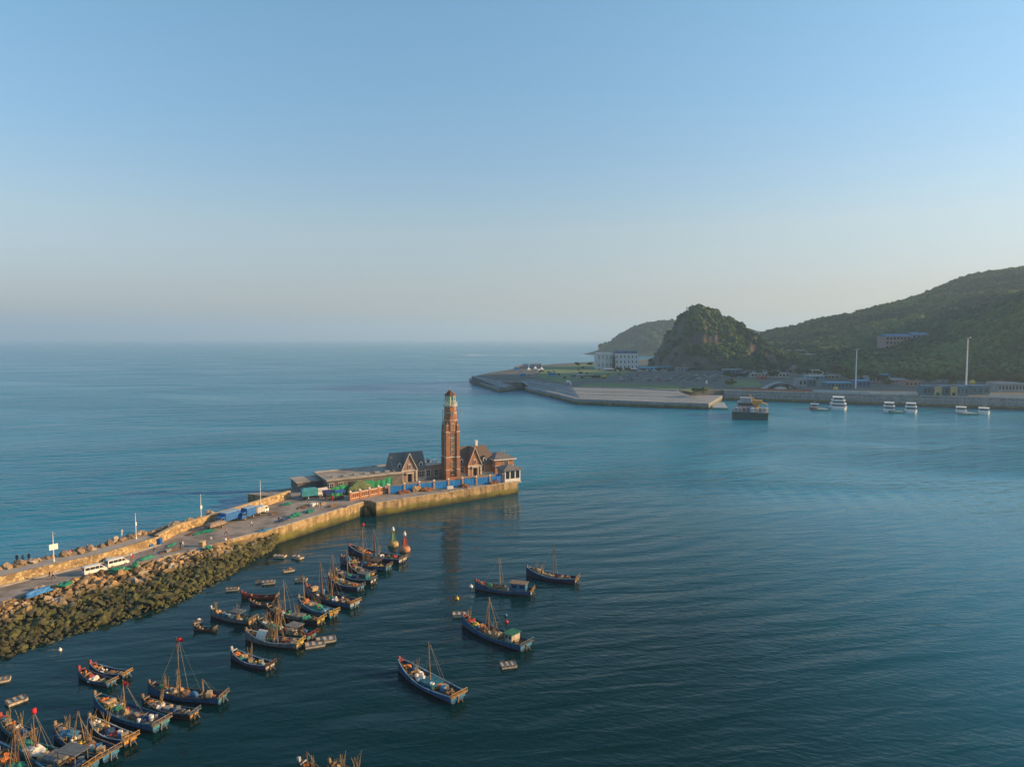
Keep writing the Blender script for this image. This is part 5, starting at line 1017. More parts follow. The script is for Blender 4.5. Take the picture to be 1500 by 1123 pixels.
def make_van(px, py, label, dr=0.0):
    p = P(px, py, D); r = empty('minivan', label, 'van', p, road_dir(p) + dr, 'white minivans parked on the pier road')
    prof = [(-2.4, 0.32), (2.3, 0.32), (2.42, 0.55), (2.38, 0.85), (1.95, 1.05), (1.15, 1.88), (0.8, 1.96), (-2.2, 1.94), (-2.36, 1.78), (-2.42, 0.95)]
    vehicle_body(prof, 1.72, 0.86).build('body', M_VAN, r)
    g = MB()
    for s in (-1, 1):
        for x0, x1 in ((-2.2, -1.25), (-1.15, -0.2), (-0.1, 0.75)):
            y0, y1 = s * 0.845, s * 0.768; q = [(x0, y0, 1.12), (x1, y0, 1.12), (x1 - (0.1 if x1 > .5 else 0), y1, 1.74), (x0, y1, 1.74)]; g.add(q, [(0, 1, 2, 3) if s < 0 else (3, 2, 1, 0)])
        y0 = s * 0.84; g.add([(0.85, y0, 1.12), (1.75, y0, 1.12), (1.1, s * .77, 1.74), (0.85, s * .77, 1.74)], [(0, 1, 2, 3) if s < 0 else (3, 2, 1, 0)])
    g.add([(1.96, -.72, 1.07), (1.96, .72, 1.07), (1.19, .66, 1.86), (1.19, -.66, 1.86)], [(0, 1, 2, 3)]); g.add([(-2.425, -.68, 1.1), (-2.425, .68, 1.1), (-2.375, .64, 1.74), (-2.375, -.64, 1.74)], [(3, 2, 1, 0)]); g.build('window', M_GLASS, r)
    for s in (-1, 1):
        b = MB(); b.box((2.36, s * .62, .78), (.12, .3, .2)); b.build('headlight', M_WHITE, r); b = MB(); b.box((-2.41, s * .74, 1.0), (.05, .12, .4)); b.build('tail_light', M_LAMPR, r)
    b = MB(); b.box((2.4, 0, .42), (.14, 1.66, .22)); b.box((-2.42, 0, .42), (.14, 1.66, .22)); b.build('bumper', M_STEEL, r); wheels(r, (-1.45, 1.5), 1.7, .31); r.scale = (.84, .84, .84)
make_van(139, 838.5, 'white minivan farther left on the road, behind the other parked van', 0.02); make_van(172, 828, 'white minivan ahead of the other parked van, next to a green net', 0.08)
def make_truck(px, py, label, boxm, facem, ln, hh, dr=0.0, w=2.1, cabm=None):
    p = P(px, py, D); r = empty('box_truck', label, 'truck', p, road_dir(p) + dr, 'small box trucks parked by the sea wall')
    b = MB(); b.bb(-ln / 2, ln / 2 - 1.5, -w / 2, w / 2, 0.75, hh); 
    for k in range(5): x = -ln / 2 + (ln - 1.5) * (k + .5) / 5; b.bb(x - .04, x + .04, -w / 2 - .03, w / 2 + .03, .8, hh - .05)
    o = b.build('cargo_box', boxm, r); b = MB(); b.bb(-ln / 2 - .04, ln / 2 - 1.46, -w / 2 - .04, w / 2 + .04, hh, hh + .08); b.build('box_roof', mat('truck_roof', (0.30, 0.38, 0.44), 0.5, 0.2), o)
    b = MB(); b.bb(-ln / 2 - .05, -ln / 2 - .005, -w / 2 + .06, w / 2 - .06, .85, hh - .1); b.build('rear_door', facem, o)
    prof = [(ln / 2 - 1.45, .4), (ln / 2, .4), (ln / 2 + .05, 1.1), (ln / 2 - .35, 1.95), (ln / 2 - 1.45, 2.0)]
    vehicle_body(prof, w * .92, .9).build('cab', cabm or M_VAN, r); b = MB(); b.bb(-ln / 2, ln / 2 - 1.4, -.4, .4, .5, .74); b.build('chassis', M_DARK, r)
    g = MB(); g.box((ln / 2 - .14, 0, 1.5), (.06, w * .8, .62), ry=R(-25)); g.box((ln / 2 - .8, -w * .455, 1.5), (.8, .04, .5)); g.box((ln / 2 - .8, w * .455, 1.5), (.8, .04, .5)); g.build('window', M_GLASS, r); wheels(r, (-ln / 2 + .9, ln / 2 - .8), w, .36)
M_TRBLUE = mat('truck_blue', (0.015, 0.12, 0.36), 0.5, 0.25, 1.5); M_TRFACE = mat('truck_face', (0.18, 0.40, 0.58), 0.5, 0.2, 1.5)
make_truck(334, 765, 'blue box truck with pale blue rear door, leftmost of the parked trucks', M_TRBLUE, M_TRFACE, 6.2, 2.75, math.pi - .02, cabm=M_TRBLUE); make_truck(361, 759, 'blue sided box truck with cream rear door, between two other trucks', M_TRBLUE, mat('truck_cream', (0.62, 0.50, 0.34), 0.6, 0.1), 4.6, 2.8, math.pi, cabm=M_TRBLUE)
make_truck(382, 752.5, 'pale grey box truck, rightmost of the parked trucks', mat('truck_grey', (0.40, 0.41, 0.40), 0.6, 0.15), M_VAN, 4.2, 2.2, 0.0, 1.8)
def make_trailer():
    p = P(316, 773.5, D); r = empty('cargo_trailer', 'low rust grey covered trailer just left of the blue truck', 'trailer', p, road_dir(p)); b = MB(); b.bb(-2.4, 2.4, -1, 1, .6, .75); b.build('bed', M_DARK, r)
    b = MB(); b.bb(-2.35, 2.35, -.98, .98, .76, 1.35); b.box((0, 0, 1.47), (4.4, 1.7, .25), taper=.8); b.build('cover', mat('trailer_cover', (0.25, 0.19, 0.15), .9, .35, 1.5, .5, 4), r); wheels(r, (-1.2, 1.2), 2.0, .3)
make_trailer()
def make_lamp(px, py, top, z, label, board=None, arms=True):
    p = P(px, py, z); h = Q(px, top, p.y).z - z; r = empty('street_lamp', label, 'street lamp', p, road_dir(p), 'street lamps along the sea side')
    b = MB(); b.cyl((0, 0, 0), (0, 0, h), .09, .05, 8); b.cyl((0, 0, 0), (0, 0, .5), .16, .14, 8); b.build('pole', M_WHITE, r)
    a = MB(); a.tube([(0, 0, h - .5), (0, -.35, h - .15), (0, -.85, h - .05)], .03); o = a.build('arm', M_WHITE, r); q = MB(); q.box((0, -.95, h - .07), (.2, .5, .09)); q.build('lamp_head', M_STEEL, o)
    if board:
        s = MB(); w, hh, zz = board; s.box((0, -.12, zz), (w, .06, hh)); s.box((0, -.16, zz), (w * .9, .01, hh * .88)); s.build('sign_board', M_WHITE, r)
make_lamp(79, 822, 779, W, 'white street lamp with a broad white board, leftmost on the walkway', (1.55, 1.15, 3.0)); make_lamp(199.5, 789, 751.5, W, 'plain white street lamp on the walkway, second from the left', (.3, .8, 3.4))
make_lamp(295, 768, 723.5, D, 'white street lamp with a small white box, behind the sea wall', (.5, .8, 4.4)); make_lamp(382, 744, 703.5, D, 'plain white street lamp behind the sea wall near the warehouse')
# ---- people
M_SKIN = mat('skin', (0.42, 0.24, 0.16), 0.6, 0.08); M_HAIR = mat('hair', (0.015, 0.012, 0.011), 0.8, 0.1)
CLOTH = {k: mat('cloth_' + k, c, .9, .2, 5) for k, c in dict(black=(.02, .02, .024), navy=(.02, .035, .10), red=(.42, .03, .03), white=(.62, .60, .56), grey=(.18, .18, .18), pink=(.50, .22, .25), denim=(.05, .09, .17), khaki=(.26, .20, .12), green=(.04, .15, .08), orange=(.55, .20, .04)).items()}
def person_mesh(kind):
    """one continuous skinned body with five-fingered hands; regions become material slots"""
    sw = {'stand': .06, 'walk': .26, 'sit': 0}[kind]; sit = kind == 'sit'; V = []; E = []; Rr = []
    def add(p, r, par=None):
        V.append(Vector(p)); Rr.append(r); i = len(V) - 1
        if par is not None: E.append((par, i))
        return i
    hz = .5 if sit else .94
    pel = add((0, 0, hz), (.15, .115)); wa = add((0, 0, hz + .18), (.13, .10), pel); ch = add((0, .01, hz + .4), (.165, .12), wa); nk = add((0, .02, hz + .56), (.06, .06), ch); hd0 = add((0, .03, hz + .63), (.075, .085), nk); hd = add((0, .035, hz + .72), (.078, .095), hd0); add((0, .03, hz + .79), (.055, .065), hd)
    for s in (-1, 1):
        f = s * sw
        hip = add((s * .1, 0, hz - .07), (.095, .1), pel)
        if sit: kn = add((s * .12, .42, hz - .02), (.065, .065), hip); an = add((s * .12, .46, .09), (.042, .045), kn)
        else: kn = add((s * .1, .04 + f * .55, .5), (.062, .065), hip); an = add((s * .1, f * 1.0 - (.1 if f < 0 else 0), .09), (.04, .045), kn)
        fy = V[an].y; add((s * .11, fy + .15, .045), (.042, .035), an)
        sh = add((s * .19, .01, hz + .47), (.06, .06), ch); el = add((s * .26, -.02 - f * .6, hz + .2), (.045, .045), sh)
        wr = add((s * (.2 if sit else .27), .16 - f * .9 if not sit else .3, hz - .02 + (.08 if sit else 0)), (.03, .03), el); d = (V[wr] - V[el]).normalized(); pm = add(V[wr] + d * .07, (.03, .02), wr)
        for k, (o_, l) in enumerate(((-.024, .075), (-.008, .085), (.008, .08), (.024, .065))): q = add(V[pm] + d * .035 + Vector((0, o_, 0)), (.0095, .0095), pm); add(V[q] + d * l * .6 + Vector((-s * .012, 0, 0)), (.008, .008), q)
        th = add(V[pm] + Vector((-s * .012, .035, -.005)), (.0105, .0105), pm); add(V[th] + d * .035 + Vector((-s * .006, .012, 0)), (.009, .009), th)
    me = bpy.data.meshes.new('person'); me.from_pydata([tuple(v) for v in V], E, []); o = bpy.data.objects.new('tmp', me); COL.objects.link(o)
    md = o.modifiers.new('s', 'SKIN'); 
    for i, r in enumerate(Rr): me.skin_vertices[0].data[i].radius = r
    me.skin_vertices[0].data[0].use_root = True; o.modifiers.new('d', 'SUBSURF').levels = 1
    dg = bpy.context.evaluated_depsgraph_get(); m = bpy.data.meshes.new_from_object(o.evaluated_get(dg)); bpy.data.objects.remove(o); m.name = 'person'; m.materials.clear()
    for k in (M_SKIN, CLOTH['navy'], CLOTH['denim'], M_HAIR, CLOTH['black']): m.materials.append(k)
    for p in m.polygons:
        c = p.center; k = 1
        if c.z > hz + .74 or (c.z > hz + .62 and c.y < -.01): k = 3
        elif c.z > hz + .55: k = 0
        elif c.z < .12 : k = 4
        elif (c.z < hz - .0 and abs(c.x) < .2) or c.z < hz - .14 and abs(c.x) < .22 or (sit and abs(c.x) < .19 and c.z < hz + .06): k = 2
        elif c.z < hz + .03 and abs(c.x) > .17: k = 0
        p.material_index = k; p.use_smooth = True
    return m
PM = {k: person_mesh(k) for k in ('stand', 'walk', 'sit')}
def person(px, py, z, kind, top, bot, label, rz=0.0):
    o = bpy.data.objects.new('person', PM[kind]); COL.objects.link(o); o.location = P(px, py, z); o.rotation_euler = (0, 0, rz)
    for i, k in ((1, top), (2, bot)): o.material_slots[i].link = 'OBJECT'; o.material_slots[i].material = CLOTH[k]
    tag(o, label, 'person', 'people on the pier')
for a in ((73, 848, D, 'walk', 'black', 'grey', 'person in black walking on the road beside one in pink, left of the vans', 2.4), (78, 847.5, D, 'walk', 'pink', 'black', 'person in pink walking on the road beside one in black', 2.4), (128, 808.5, W, 'walk', 'navy', 'denim', 'person in navy walking alone on the walkway near the middle lamp', -.7), (226, 811.5, D, 'walk', 'black', 'grey', 'person in black walking on the road right of the vans', 2.2),
          (25, 824, W, 'stand', 'black', 'black', 'person in black among the seaward boulders, leftmost of three'  , .6), (33.5, 824, W, 'stand', 'grey', 'black', 'person in grey among the seaward boulders, middle of three', .4), (42.5, 822, W, 'stand', 'navy', 'black', 'person in navy among the seaward boulders, rightmost of three', .8), (102.5, 813, W, 'sit', 'pink', 'khaki', 'seated person in pink on the walkway edge by the boulders', .5), (106.5, 812, W, 'sit', 'black', 'grey', 'seated person in black on the walkway edge beside the pink one', .6),
          (194.5, 823.5, D, 'stand', 'red', 'grey', 'person in red standing at the front of the minivans', 1.0), (192, 820, D, 'stand', 'white', 'khaki', 'person in white standing behind the red one near the minivans', 2.0), (178.5, 785, W, 'stand', 'white', 'white', 'person all in white on the walkway left of the second lamp', .4), (264.5, 803, D, 'stand', 'navy', 'black', 'person in navy standing beside one in white on the road edge', 1.2), (268, 802.5, D, 'stand', 'white', 'khaki', 'person in white standing beside one in navy on the road edge', -1.2),
          (309, 795.5, D, 'stand', 'white', 'grey', 'person in white standing right of the tan crate', .3), (331, 794.5, D, 'sit', 'white', 'denim', 'person in white sitting near the road edge below the trucks', 1.0), (334.5, 793, D, 'sit', 'orange', 'khaki', 'person in orange sitting near the road edge below the trucks', -.6), (331, 783, D, 'walk', 'pink', 'black', 'person in pink walking on the road below the trailer', 2.6), (368.5, 772, D, 'walk', 'white', 'black', 'person in white walking in front of the cream doored truck', -.9),
          (408.5, 766, D, 'stand', 'navy', 'navy', 'person in navy at the quay edge above the rock slope end', .2), (465, 744, D, 'stand', 'white', 'grey', 'person in white bending over nets near the landing steps', .9), (470, 743, D, 'stand', 'grey', 'black', 'person in grey beside the white one near the landing steps', 2.9), (487, 734, D, 'stand', 'red', 'red', 'person all in red in front of the dark stalls', .3), (492, 733, D, 'walk', 'green', 'black', 'person in green beside the one all in red', 1.5), (441, 733, D, 'stand', 'black', 'denim', 'person in black left of the teal covered truck', .4), (452, 735, D, 'walk', 'white', 'denim', 'person in white below the teal covered truck', 2.1)): person(*a)
# ---- nets, crates, bins and other gear lying about on the road
def flat_net(px, py, rx, ry, h, m, label, seed, nm='net_pile', cat='net'):
    heap(nm, label, cat, P(px, py, D + .01), rx, ry, h, m, seed, road_dir(P(px, py, D)) + (seed % 5 - 2) * .12, 'nets and tarps laid out on the pier')
M_NETB = CARGO['brown net'][2]
for a in ((301, 779, 2.6, 1.0, .45, M_NET, 'long green net spread left of the trailer', 71), (420, 738.5, 1.9, .9, .4, M_NET, 'green net spread by the sea wall near the warehouse', 72), (432, 756, 2.0, .9, .8, M_NET, 'green net heap at the quay edge, middle of three', 73), (454, 749, 2.0, .8, .5, M_NET, 'green net heap near the landing steps', 74), (176, 835, 1.8, .7, .6, M_NET, 'green net beside the front minivan at the rock slope', 75), (94.5, 857, 1.1, .7, .7, M_NET, 'green net alone at the slope edge, left of the minivans', 76), (198, 829.5, .6, .5, .9, M_NET, 'small green bundle in front of the minivans', 77), (305, 803.5, .9, .7, .6, M_NET, 'green net right of the tan crate on the quay edge', 78),
          (56, 869.5, 2.3, .65, .8, mat('blue_cover', (.02, .16, .42), .6, .3, 1.5, .5, 3), 'long blue covered skiff shape at the far left slope edge', 79, 'tarpaulin', 'tarpaulin'), (250, 806, 2.2, .9, .3, M_NETB, 'brown net spread left of the navy and white pair', 80), (286, 781, 2.0, .8, .3, M_NETB, 'brown net left of the long green net', 81), (214, 818, 1.8, .7, .4, CARGO['green tarp'][2], 'dull green tarp on the road edge right of the minivans', 82), (446, 742, 2.5, 1.0, .3, M_NETB, 'brown net spread below the teal covered truck', 83), (470, 739, 2.2, .9, .35, CARGO['tan net'][2], 'tan net spread in front of the stalls', 84), (413, 763, 1.5, .7, .5, CARGO['blue net'][2], 'blue net bundle beside the navy person at the quay edge', 85), (388, 777, 1.6, .6, .4, CARGO['blue tarp'][2], 'blue tarp at the quay edge above the rock slope', 86), (486, 741, 2.2, .7, .4, M_NETB, 'brown net right of the landing steps edge', 87), (400, 752, 1.6, .7, .3, M_NETB, 'brown net spread on the road right of the grey truck', 88), (158, 822, 1.0, .6, .8, CARGO['grey crates'][2], 'grey covered heap behind the minivans by the stone wall', 89, 'scrap_heap', 'heap'), (170, 814, 1.0, .5, .7, M_TRBLUE, 'small blue bundle at the foot of the stone wall', 90), (237, 779, .9, .7, 1.0, M_NETB, 'dark heap at the end of the stone wall', 91, 'scrap_heap', 'heap'), (252, 798, 1.4, .6, .3, CARGO['green tarp'][2], 'green tarp on the road below the sea wall', 92)): flat_net(*a)
def crate(px, py, d, m, label, nm='crate', cat='crate'):
    r = empty(nm, label, cat, P(px, py, D), road_dir(P(px, py, D))); b = MB(); w, l, h = d; b.bb(-l / 2, l / 2, -w / 2, w / 2, .08, h); 
    for k in range(4): x = -l / 2 + l * (k + .5) / 4; b.bb(x - .05, x + .05, -w / 2 - .03, w / 2 + .03, .02, h + .02)
    b.build('box', m, r); c = MB(); c.bb(-l / 2 - .05, l / 2 + .05, -w / 2 - .05, w / 2 + .05, h + .02, h + .12); c.build('lid', m, r)
crate(296, 799.5, (1.0, 1.5, 1.0), CARGO['tan crates'][2], 'tan wooden crate on the quay edge left of a green net'); crate(233.5, 797, (.9, 1.1, 1.3), M_TRBLUE, 'blue bin at the right end of the stone wall', 'waste_bin', 'bin'); crate(221, 800.5, (.6, .9, .5), M_TRBLUE, 'small blue box left of the blue bin by the stone wall')
crate(246, 808, (.8, 1.2, .5), CARGO['grey crates'][2], 'low grey crate on the road left of the brown net'); crate(458, 741, (1.0, 1.4, .7), CARGO['white tub'][2], 'white chest on the road below the teal covered truck')
def make_stalls():
    p = P(456, 729, D); r = empty('covered_truck', 'teal tarpaulin covered truck at the head of the sea wall', 'truck', p, R(30)); b = MB(); b.bb(-2.8, 1.7, -1.1, 1.1, .8, 2.7); b.box((-.55, 0, 2.85), (4.4, 2.1, .3), taper=.8); b.build('cover', mat('teal_cover', (.04, .26, .30), .7, .25, 1.5, .4, 3), r); b = MB(); b.bb(-2.8, 2.9, -.95, .95, .5, .8); b.build('chassis', M_DARK, r)
    vehicle_body([(1.75, .45), (3.1, .45), (3.15, 1.2), (2.8, 2.0), (1.75, 2.05)], 1.9).build('cab', M_VAN, r); wheels(r, (-1.7, 2.3), 1.9, .38)
    for px, py, c, lab in ((482, 731, 'navy_awning', 'market stall with dark blue awning beside the brick fence'), (497, 730.5, 'blue_awning', 'market stall with bright blue awning touching the brick fence'), (472, 727, 'white_awning', 'narrow white stall right of the teal covered truck')):
        p = P(px, py, D); r = empty('market_stall', lab, 'stall', p, R(38), 'stalls before the warehouse'); m = mat(c, {'navy_awning': (.02, .04, .13), 'blue_awning': (.02, .07, .30), 'white_awning': (.62, .54, .45)}[c], .7, .25, 2)
        for sx in (-1, 1):
            for sy in (-1, 1): b = MB(); b.cyl((sx * 1.2, sy * .8, 0), (sx * 1.2, sy * .8, 2.2), .05, n=6); b.build('post', M_STEEL, r)
        b = MB(); b.extr([(-1.2, 2.1), (1.05, 2.2), (0, 2.65)], -1.5, 1.5); b.build('awning', m, r); b = MB(); b.bb(-1.1, 1.1, -.7, .3, 0, .85); b.build('counter', BC['deck'], r)
make_stalls()
# ------------------------------------------------------------------ the far side of the harbour
PROM_W = [P(x, y, 0) for x, y in ((687.5, 559), (730, 574.5), (768, 570), (770, 573.5), (818, 584.5), (844, 592), (940, 596), (1038, 599.5))]
Z1 = 4.2
PROM_U = [P(x, y, LAND) for x, y in ((691, 551.5), (733, 559), (765, 559.5), (771, 557.5), (822, 564), (839, 567.5), (925, 569), (993, 572.5))]
M_SEAWALL = stone_material('far_seawall', (0.26, 0.275, 0.275), 1.7, block=(6.0, 1.2), joint=0.06, dark=0.7)
M_PAVE = paving_material('port_paving', (0.075, 0.078, 0.066), (0.14, 0.142, 0.122), 0.05)
M_LAWN = NT('lawn'); M_LAWN.b.inputs['Roughness'].default_value = .95
_p = M_LAWN.n('NewGeometry').outputs['Position']; M_LAWN.base(M_LAWN.ramp(M_LAWN.noise(_p, .05, 7, .65), [(.3, (.055, .10, .028)), (.5, (.09, .15, .038)), (.75, (.15, .17, .065))])); M_LAWN = M_LAWN.m
RW_T = [P(x, y, LAND) for x, y in ((1061, 571.5), (1193, 574.5), (1270, 577), (1385, 580), (1500, 583.5), (1640, 588))]
def build_shore():
    cn = P(1064, 583, 0)
    b = MB(); lower = []
    # sea wall: upright foot, then a sloping face up to the promenade
    foot = [Vector((p.x, p.y, Z1)) for p in PROM_W]
    up = PROM_U[:]; n = len(foot)
    vs = [tuple(Vector((p.x, p.y, -1.5))) for p in PROM_W] + [tuple(p) for p in foot]; b.add(vs, [(i, i + 1, n + i + 1, n + i) for i in range(n - 1)])
    inset = off(foot, 4.0); m = [tuple(p) for p in inset]; b.add([tuple(p) for p in foot] + m, [(i, i + 1, n + i + 1, n + i) for i in range(n - 1)])
    b.add(m[:] + [tuple(p) for p in up], [(i, i + 1, n + i + 1, n + i) for i in range(n - 1)])
    # the low corner quay on the right
    e = [PROM_W[-1], Vector((cn.x, cn.y, 0)), Vector((RW_T[0].x - 6, RW_T[0].y + 60, 0)), Vector((up[-1].x, up[-1].y + 60, 0)), up[-1], inset[-1]]
    b.prism([(p.x, p.y) for p in e], -1.5, Z1 - 0.02)
    tag(b.build('seawall', M_SEAWALL), kind='structure')
    s = MB()
    for k in range(2):                           # step lines running along the sloping face
        f = .35 + .3 * k; pts = [inset[i].lerp(up[i], f) for i in range(n)]
        for a, c in zip(pts, pts[1:]): d = c - a; s.box((a + c) / 2 + Vector((0, 0, .1)), (d.length, .6, .3), math.atan2(d.y, d.x))
    for a, c in zip(up, up[1:]): d = c - a; s.box((a + c) / 2 + Vector((0, 0, .35)), (d.length, .5, .9), math.atan2(d.y, d.x))
    tag(s.build('seawall_steps', mat('step_concrete', (0.30, 0.305, 0.30), .9, .25, .3)), kind='structure')
    k = MB(); g = [(p.x, p.y) for p in RW_T] + [(1500, 420), (1500, 900), (RW_T[0].x, 900)]; k.prism([(RW_T[0].x, RW_T[0].y)] + g[1:], -1.5, LAND - 0.01); tag(k.build('harbour_wall', M_SEAWALL), kind='structure')
    k = MB()
    for a, c in zip(RW_T, RW_T[1:]): d = c - a; k.box((a + c) / 2 + Vector((0, .4, .0)), (d.length, .9, .5), math.atan2(d.y, d.x)); k.box((a + c) / 2 + Vector((0, .3, -2.6)), (d.length, .6, .35), math.atan2(d.y, d.x))
    tag(k.build('quay_coping', M_CONC), kind='structure')
    back = [P(720, 545.5, LAND), P(752, 540, LAND), P(775, 536.5, LAND), P(806, 533.5, LAND), P(850, 530.5, LAND), P(880, 529, LAND), P(942, 526, LAND)]
    l = MB(); poly = [(p.x, p.y) for p in up] + [(RW_T[0].x - 1, RW_T[0].y + 3)] + [(p.x, p.y + 1) for p in RW_T] + [(1600, 800), (1600, 2600), (900, 2600), (520, 1700)] + [(p.x, p.y) for p in reversed(back)]
    l.prism(poly, LAND - 6, LAND); tag(l.build('land', M_PAVE), kind='structure')
    for i, px in enumerate((((786, 551), (800, 537), (868, 533), (905, 541.5), (930, 546), (900, 550), (886, 553.5), (846, 557.5), (823, 561)), ((848, 562.5), (880, 561), (925, 562), (985, 564), (1000, 567.5), (988, 571), (930, 567.5), (853, 566.5)), ((1000, 571.5), (1010, 567), (1040, 565.5), (1046, 568), (1012, 574.5)), ((1062, 556), (1110, 556), (1116, 566), (1064, 567)))):
        g = MB(); g.sheet([(p.x, p.y, LAND + .02 + .004 * i) for p in [P(x, y, LAND) for x, y in px]]); tag(g.build('lawn', M_LAWN), kind='structure')
    g = MB(); g.sheet([(p.x, p.y, LAND + .012) for p in [P(x, y, LAND) for x, y in ((905, 546), (1060, 544), (1075, 559), (905, 560.5))]]); tag(g.build('car_park', M_PAVE), kind='structure')
build_shore()
def hit(px, py, fn, y0=600, y1=2000):
    y = y0
    while y < y1:
        p = Q(px, py, y)
        if p.z <= LAND + fn(p.x, p.y): return Vector((p.x, p.y, LAND + fn(p.x, p.y)))
        y += 4
    return Q(px, py, y1)
def G(px, py): return P(px, py, LAND)
M_PALE = mat('pale_render', (0.52, 0.52, 0.50), .8, .12, .3); M_TANR = mat('tan_render', (0.42, 0.36, 0.28), .8, .15, .3); M_PINKR = mat('pink_render', (0.36, 0.22, 0.19), .8, .15, .3); M_GREYR = mat('grey_render', (0.26, 0.27, 0.28), .8, .15, .3)
M_ROOFB = mat('blue_sheet_roof', (0.03, 0.12, 0.24), .55, .2, .3); M_ROOFG = mat('grey_sheet_roof', (0.30, 0.31, 0.31), .6, .2, .3); M_ROOFR = mat('red_sheet_roof', (0.33, 0.10, 0.07), .7, .2, .3); M_CYAN = mat('cyan_sheet', (0.05, 0.32, 0.50), .6, .2, .3); M_TEALW = mat('teal_wall', (0.03, 0.14, 0.19), .7, .2, .3)
def building(px, base, wpx, top, deep, wm, rm, label, rz=0.0, rows=2, cols=6, pitch=0.0, at=None, nm='building', cat='building', ww=.27):
    p = at or G(px, base); dd = p.y; w = wpx * dd / FPX; h = Q(px, top, dd).z - p.z; r = empty(nm, label, cat, p, rz)
    b = MB(); b.bb(-w / 2, w / 2, 0, deep, -1.0, h); b.build('wall', wm, r)
    b = MB()
    if pitch: gable_roof(b, -w / 2 - .4, w / 2 + .4, -.5, deep + .5, h + .02, h + pitch, .2)
    else: b.bb(-w / 2 - .3, w / 2 + .3, -.3, deep + .3, h + .01, h + .6)
    b.build('roof', rm, r)
    st = h / rows
    for i in range(rows):
        for j in range(cols):
            x = -w / 2 + w * (j + .5) / cols; b = MB(); b.bb(x - w / cols * ww, x + w / cols * ww, -.06, .05, st * (i + .3), st * (i + .78)); b.build('window', M_GLASS, r)
    return r
def build_town():
    r = building(886, 541, 23, 517.5, 30, M_PALE, M_PALE, 'white gallery block with few windows, left half of the big white hall', 0, 2, 4, ww=.1)
    r = building(918, 541.3, 34, 519, 34, M_PALE, M_PALE, 'white exhibition block with a window grid, right half of the big white hall', 0, 3, 6, ww=.14)
    building(899.3, 541.4, 3.6, 521.5, 6, M_GLASS, M_GREYR, 'dark glass stair tower between the two white blocks', 0, 1, 1)
    building(917, 518.3, 34, 514.2, 12, M_ROOFB, M_ROOFB, 'blue plant room on the roof of the white exhibition block', 0, 1, 3, at=Vector((G(918, 541.3).x, G(918, 541.3).y + 12, Q(918, 519, G(918, 541.3).y).z + 1.7)))
    for px, base, w, top, m, rm, lab in ((893, 543.5, 14, 540.8, M_CYAN, M_PALE, 'low pale blue kiosk left below the white hall'), (928, 543.5, 12, 540.5, M_GREYR, M_PALE, 'low white roofed kiosk below the white exhibition block'), (950, 542, 26, 538, M_CYAN, M_CYAN, 'long cyan shed at the foot of the rocky hill'), (977, 541, 24, 537.5, M_TEALW, M_CYAN, 'teal shed right of the long cyan shed'), (1012, 542, 40, 539, M_GREYR, M_ROOFG, 'long grey shed under the rocky hill'), (1074, 548, 26, 541.5, M_TEALW, M_ROOFG, 'dark grey open shed at the right foot of the rocky hill'),
                                         (1098, 552, 22, 546.5, M_TEALW, M_ROOFB, 'dark teal hall with blue roof behind the lawn'), (1128, 553, 56, 546.5, M_TANR, M_ROOFG, 'long tan hall with wide pale roof behind the arch'), (1118, 556, 10, 551.5, M_ROOFR, M_ROOFR, 'small red kiosk left of the arch'), (1198, 549, 26, 542.5, M_TANR, M_TANR, 'tan two storey block behind the white ferry'), (1195, 556, 22, 551, M_CYAN, M_PALE, 'pale blue low block in front of the tan block'), (1215, 555, 26, 550, M_TANR, M_TANR, 'long low tan block left of the first light mast'),
                                         (1176, 566, 12, 555.5, M_GREYR, M_GREYR, 'dark square gatehouse right of the arch'), (1190, 565, 10, 555.5, M_TEALW, M_GREYR, 'teal square gatehouse right of the dark one'), (1230, 568, 36, 561, M_TEALW, M_CYAN, 'long teal shed with cyan roof behind the first light mast'), (1266, 567, 18, 558, M_ROOFB, M_CYAN, 'bright blue pavilion right of the first light mast'), (1288, 560, 30, 552, M_GREYR, M_ROOFG, 'grey sheds at the foot of the wooded hill'), (1312, 562, 30, 556, M_PINKR, M_ROOFG, 'pink low block between the light masts'), (1306, 553, 16, 549, M_TEALW, M_CYAN, 'small teal roofed house on the lower slope'), (1338, 566, 24, 559, M_PINKR, M_ROOFR, 'red roofed low block left of the portal gates'), (1482, 574, 40, 562, M_GREYR, M_ROOFG, 'grey low hall at the right picture edge'), (1470, 570, 22, 560, M_TANR, M_ROOFR, 'brown shed behind the grey hall at the right edge')):
        building(px, base, w, top, 12, m, rm, lab, 0, 1, max(2, int(w / 5)))
    p = hit(1322, 511, ridge_h); building(1314, 512, 36, 492.5, 22, M_PINKR, M_ROOFB, 'pink building with blue roof halfway up the wooded hill', 0, 3, 7, at=p + Vector((-6, 0, -1)), pitch=3.0)
    q = Vector((p.x + 26, p.y + 4, p.z)); building(1344, 510, 24, 490, 20, M_GREYR, M_ROOFB, 'grey wing with blue roof joined to the pink hill building', 0, 3, 4, at=q, pitch=3.0)
    for px, py, w, top, lab in ((1172, 521, 30, 513, 'pale terraced block on the saddle between the hills'), (1196, 527, 34, 519, 'long pale terraced block below the saddle')):
        p = hit(px, py, ridge_h, 700, 1500); building(px, py, w, Q(px, top, p.y).z and top, 16, M_GREYR, M_ROOFG, lab, 0, 2, 8, at=p)
    # arch
    a = G(1120, 570); c = G(1171, 570); r = empty('arch_canopy', 'low pale arch canopy over the promenade left of the ferry', 'arch', (a + c) / 2, 0.0); w = (c - a).length / 2; h = Q(1145, 559.5, a.y).z - LAND
    b = MB(); n = 16
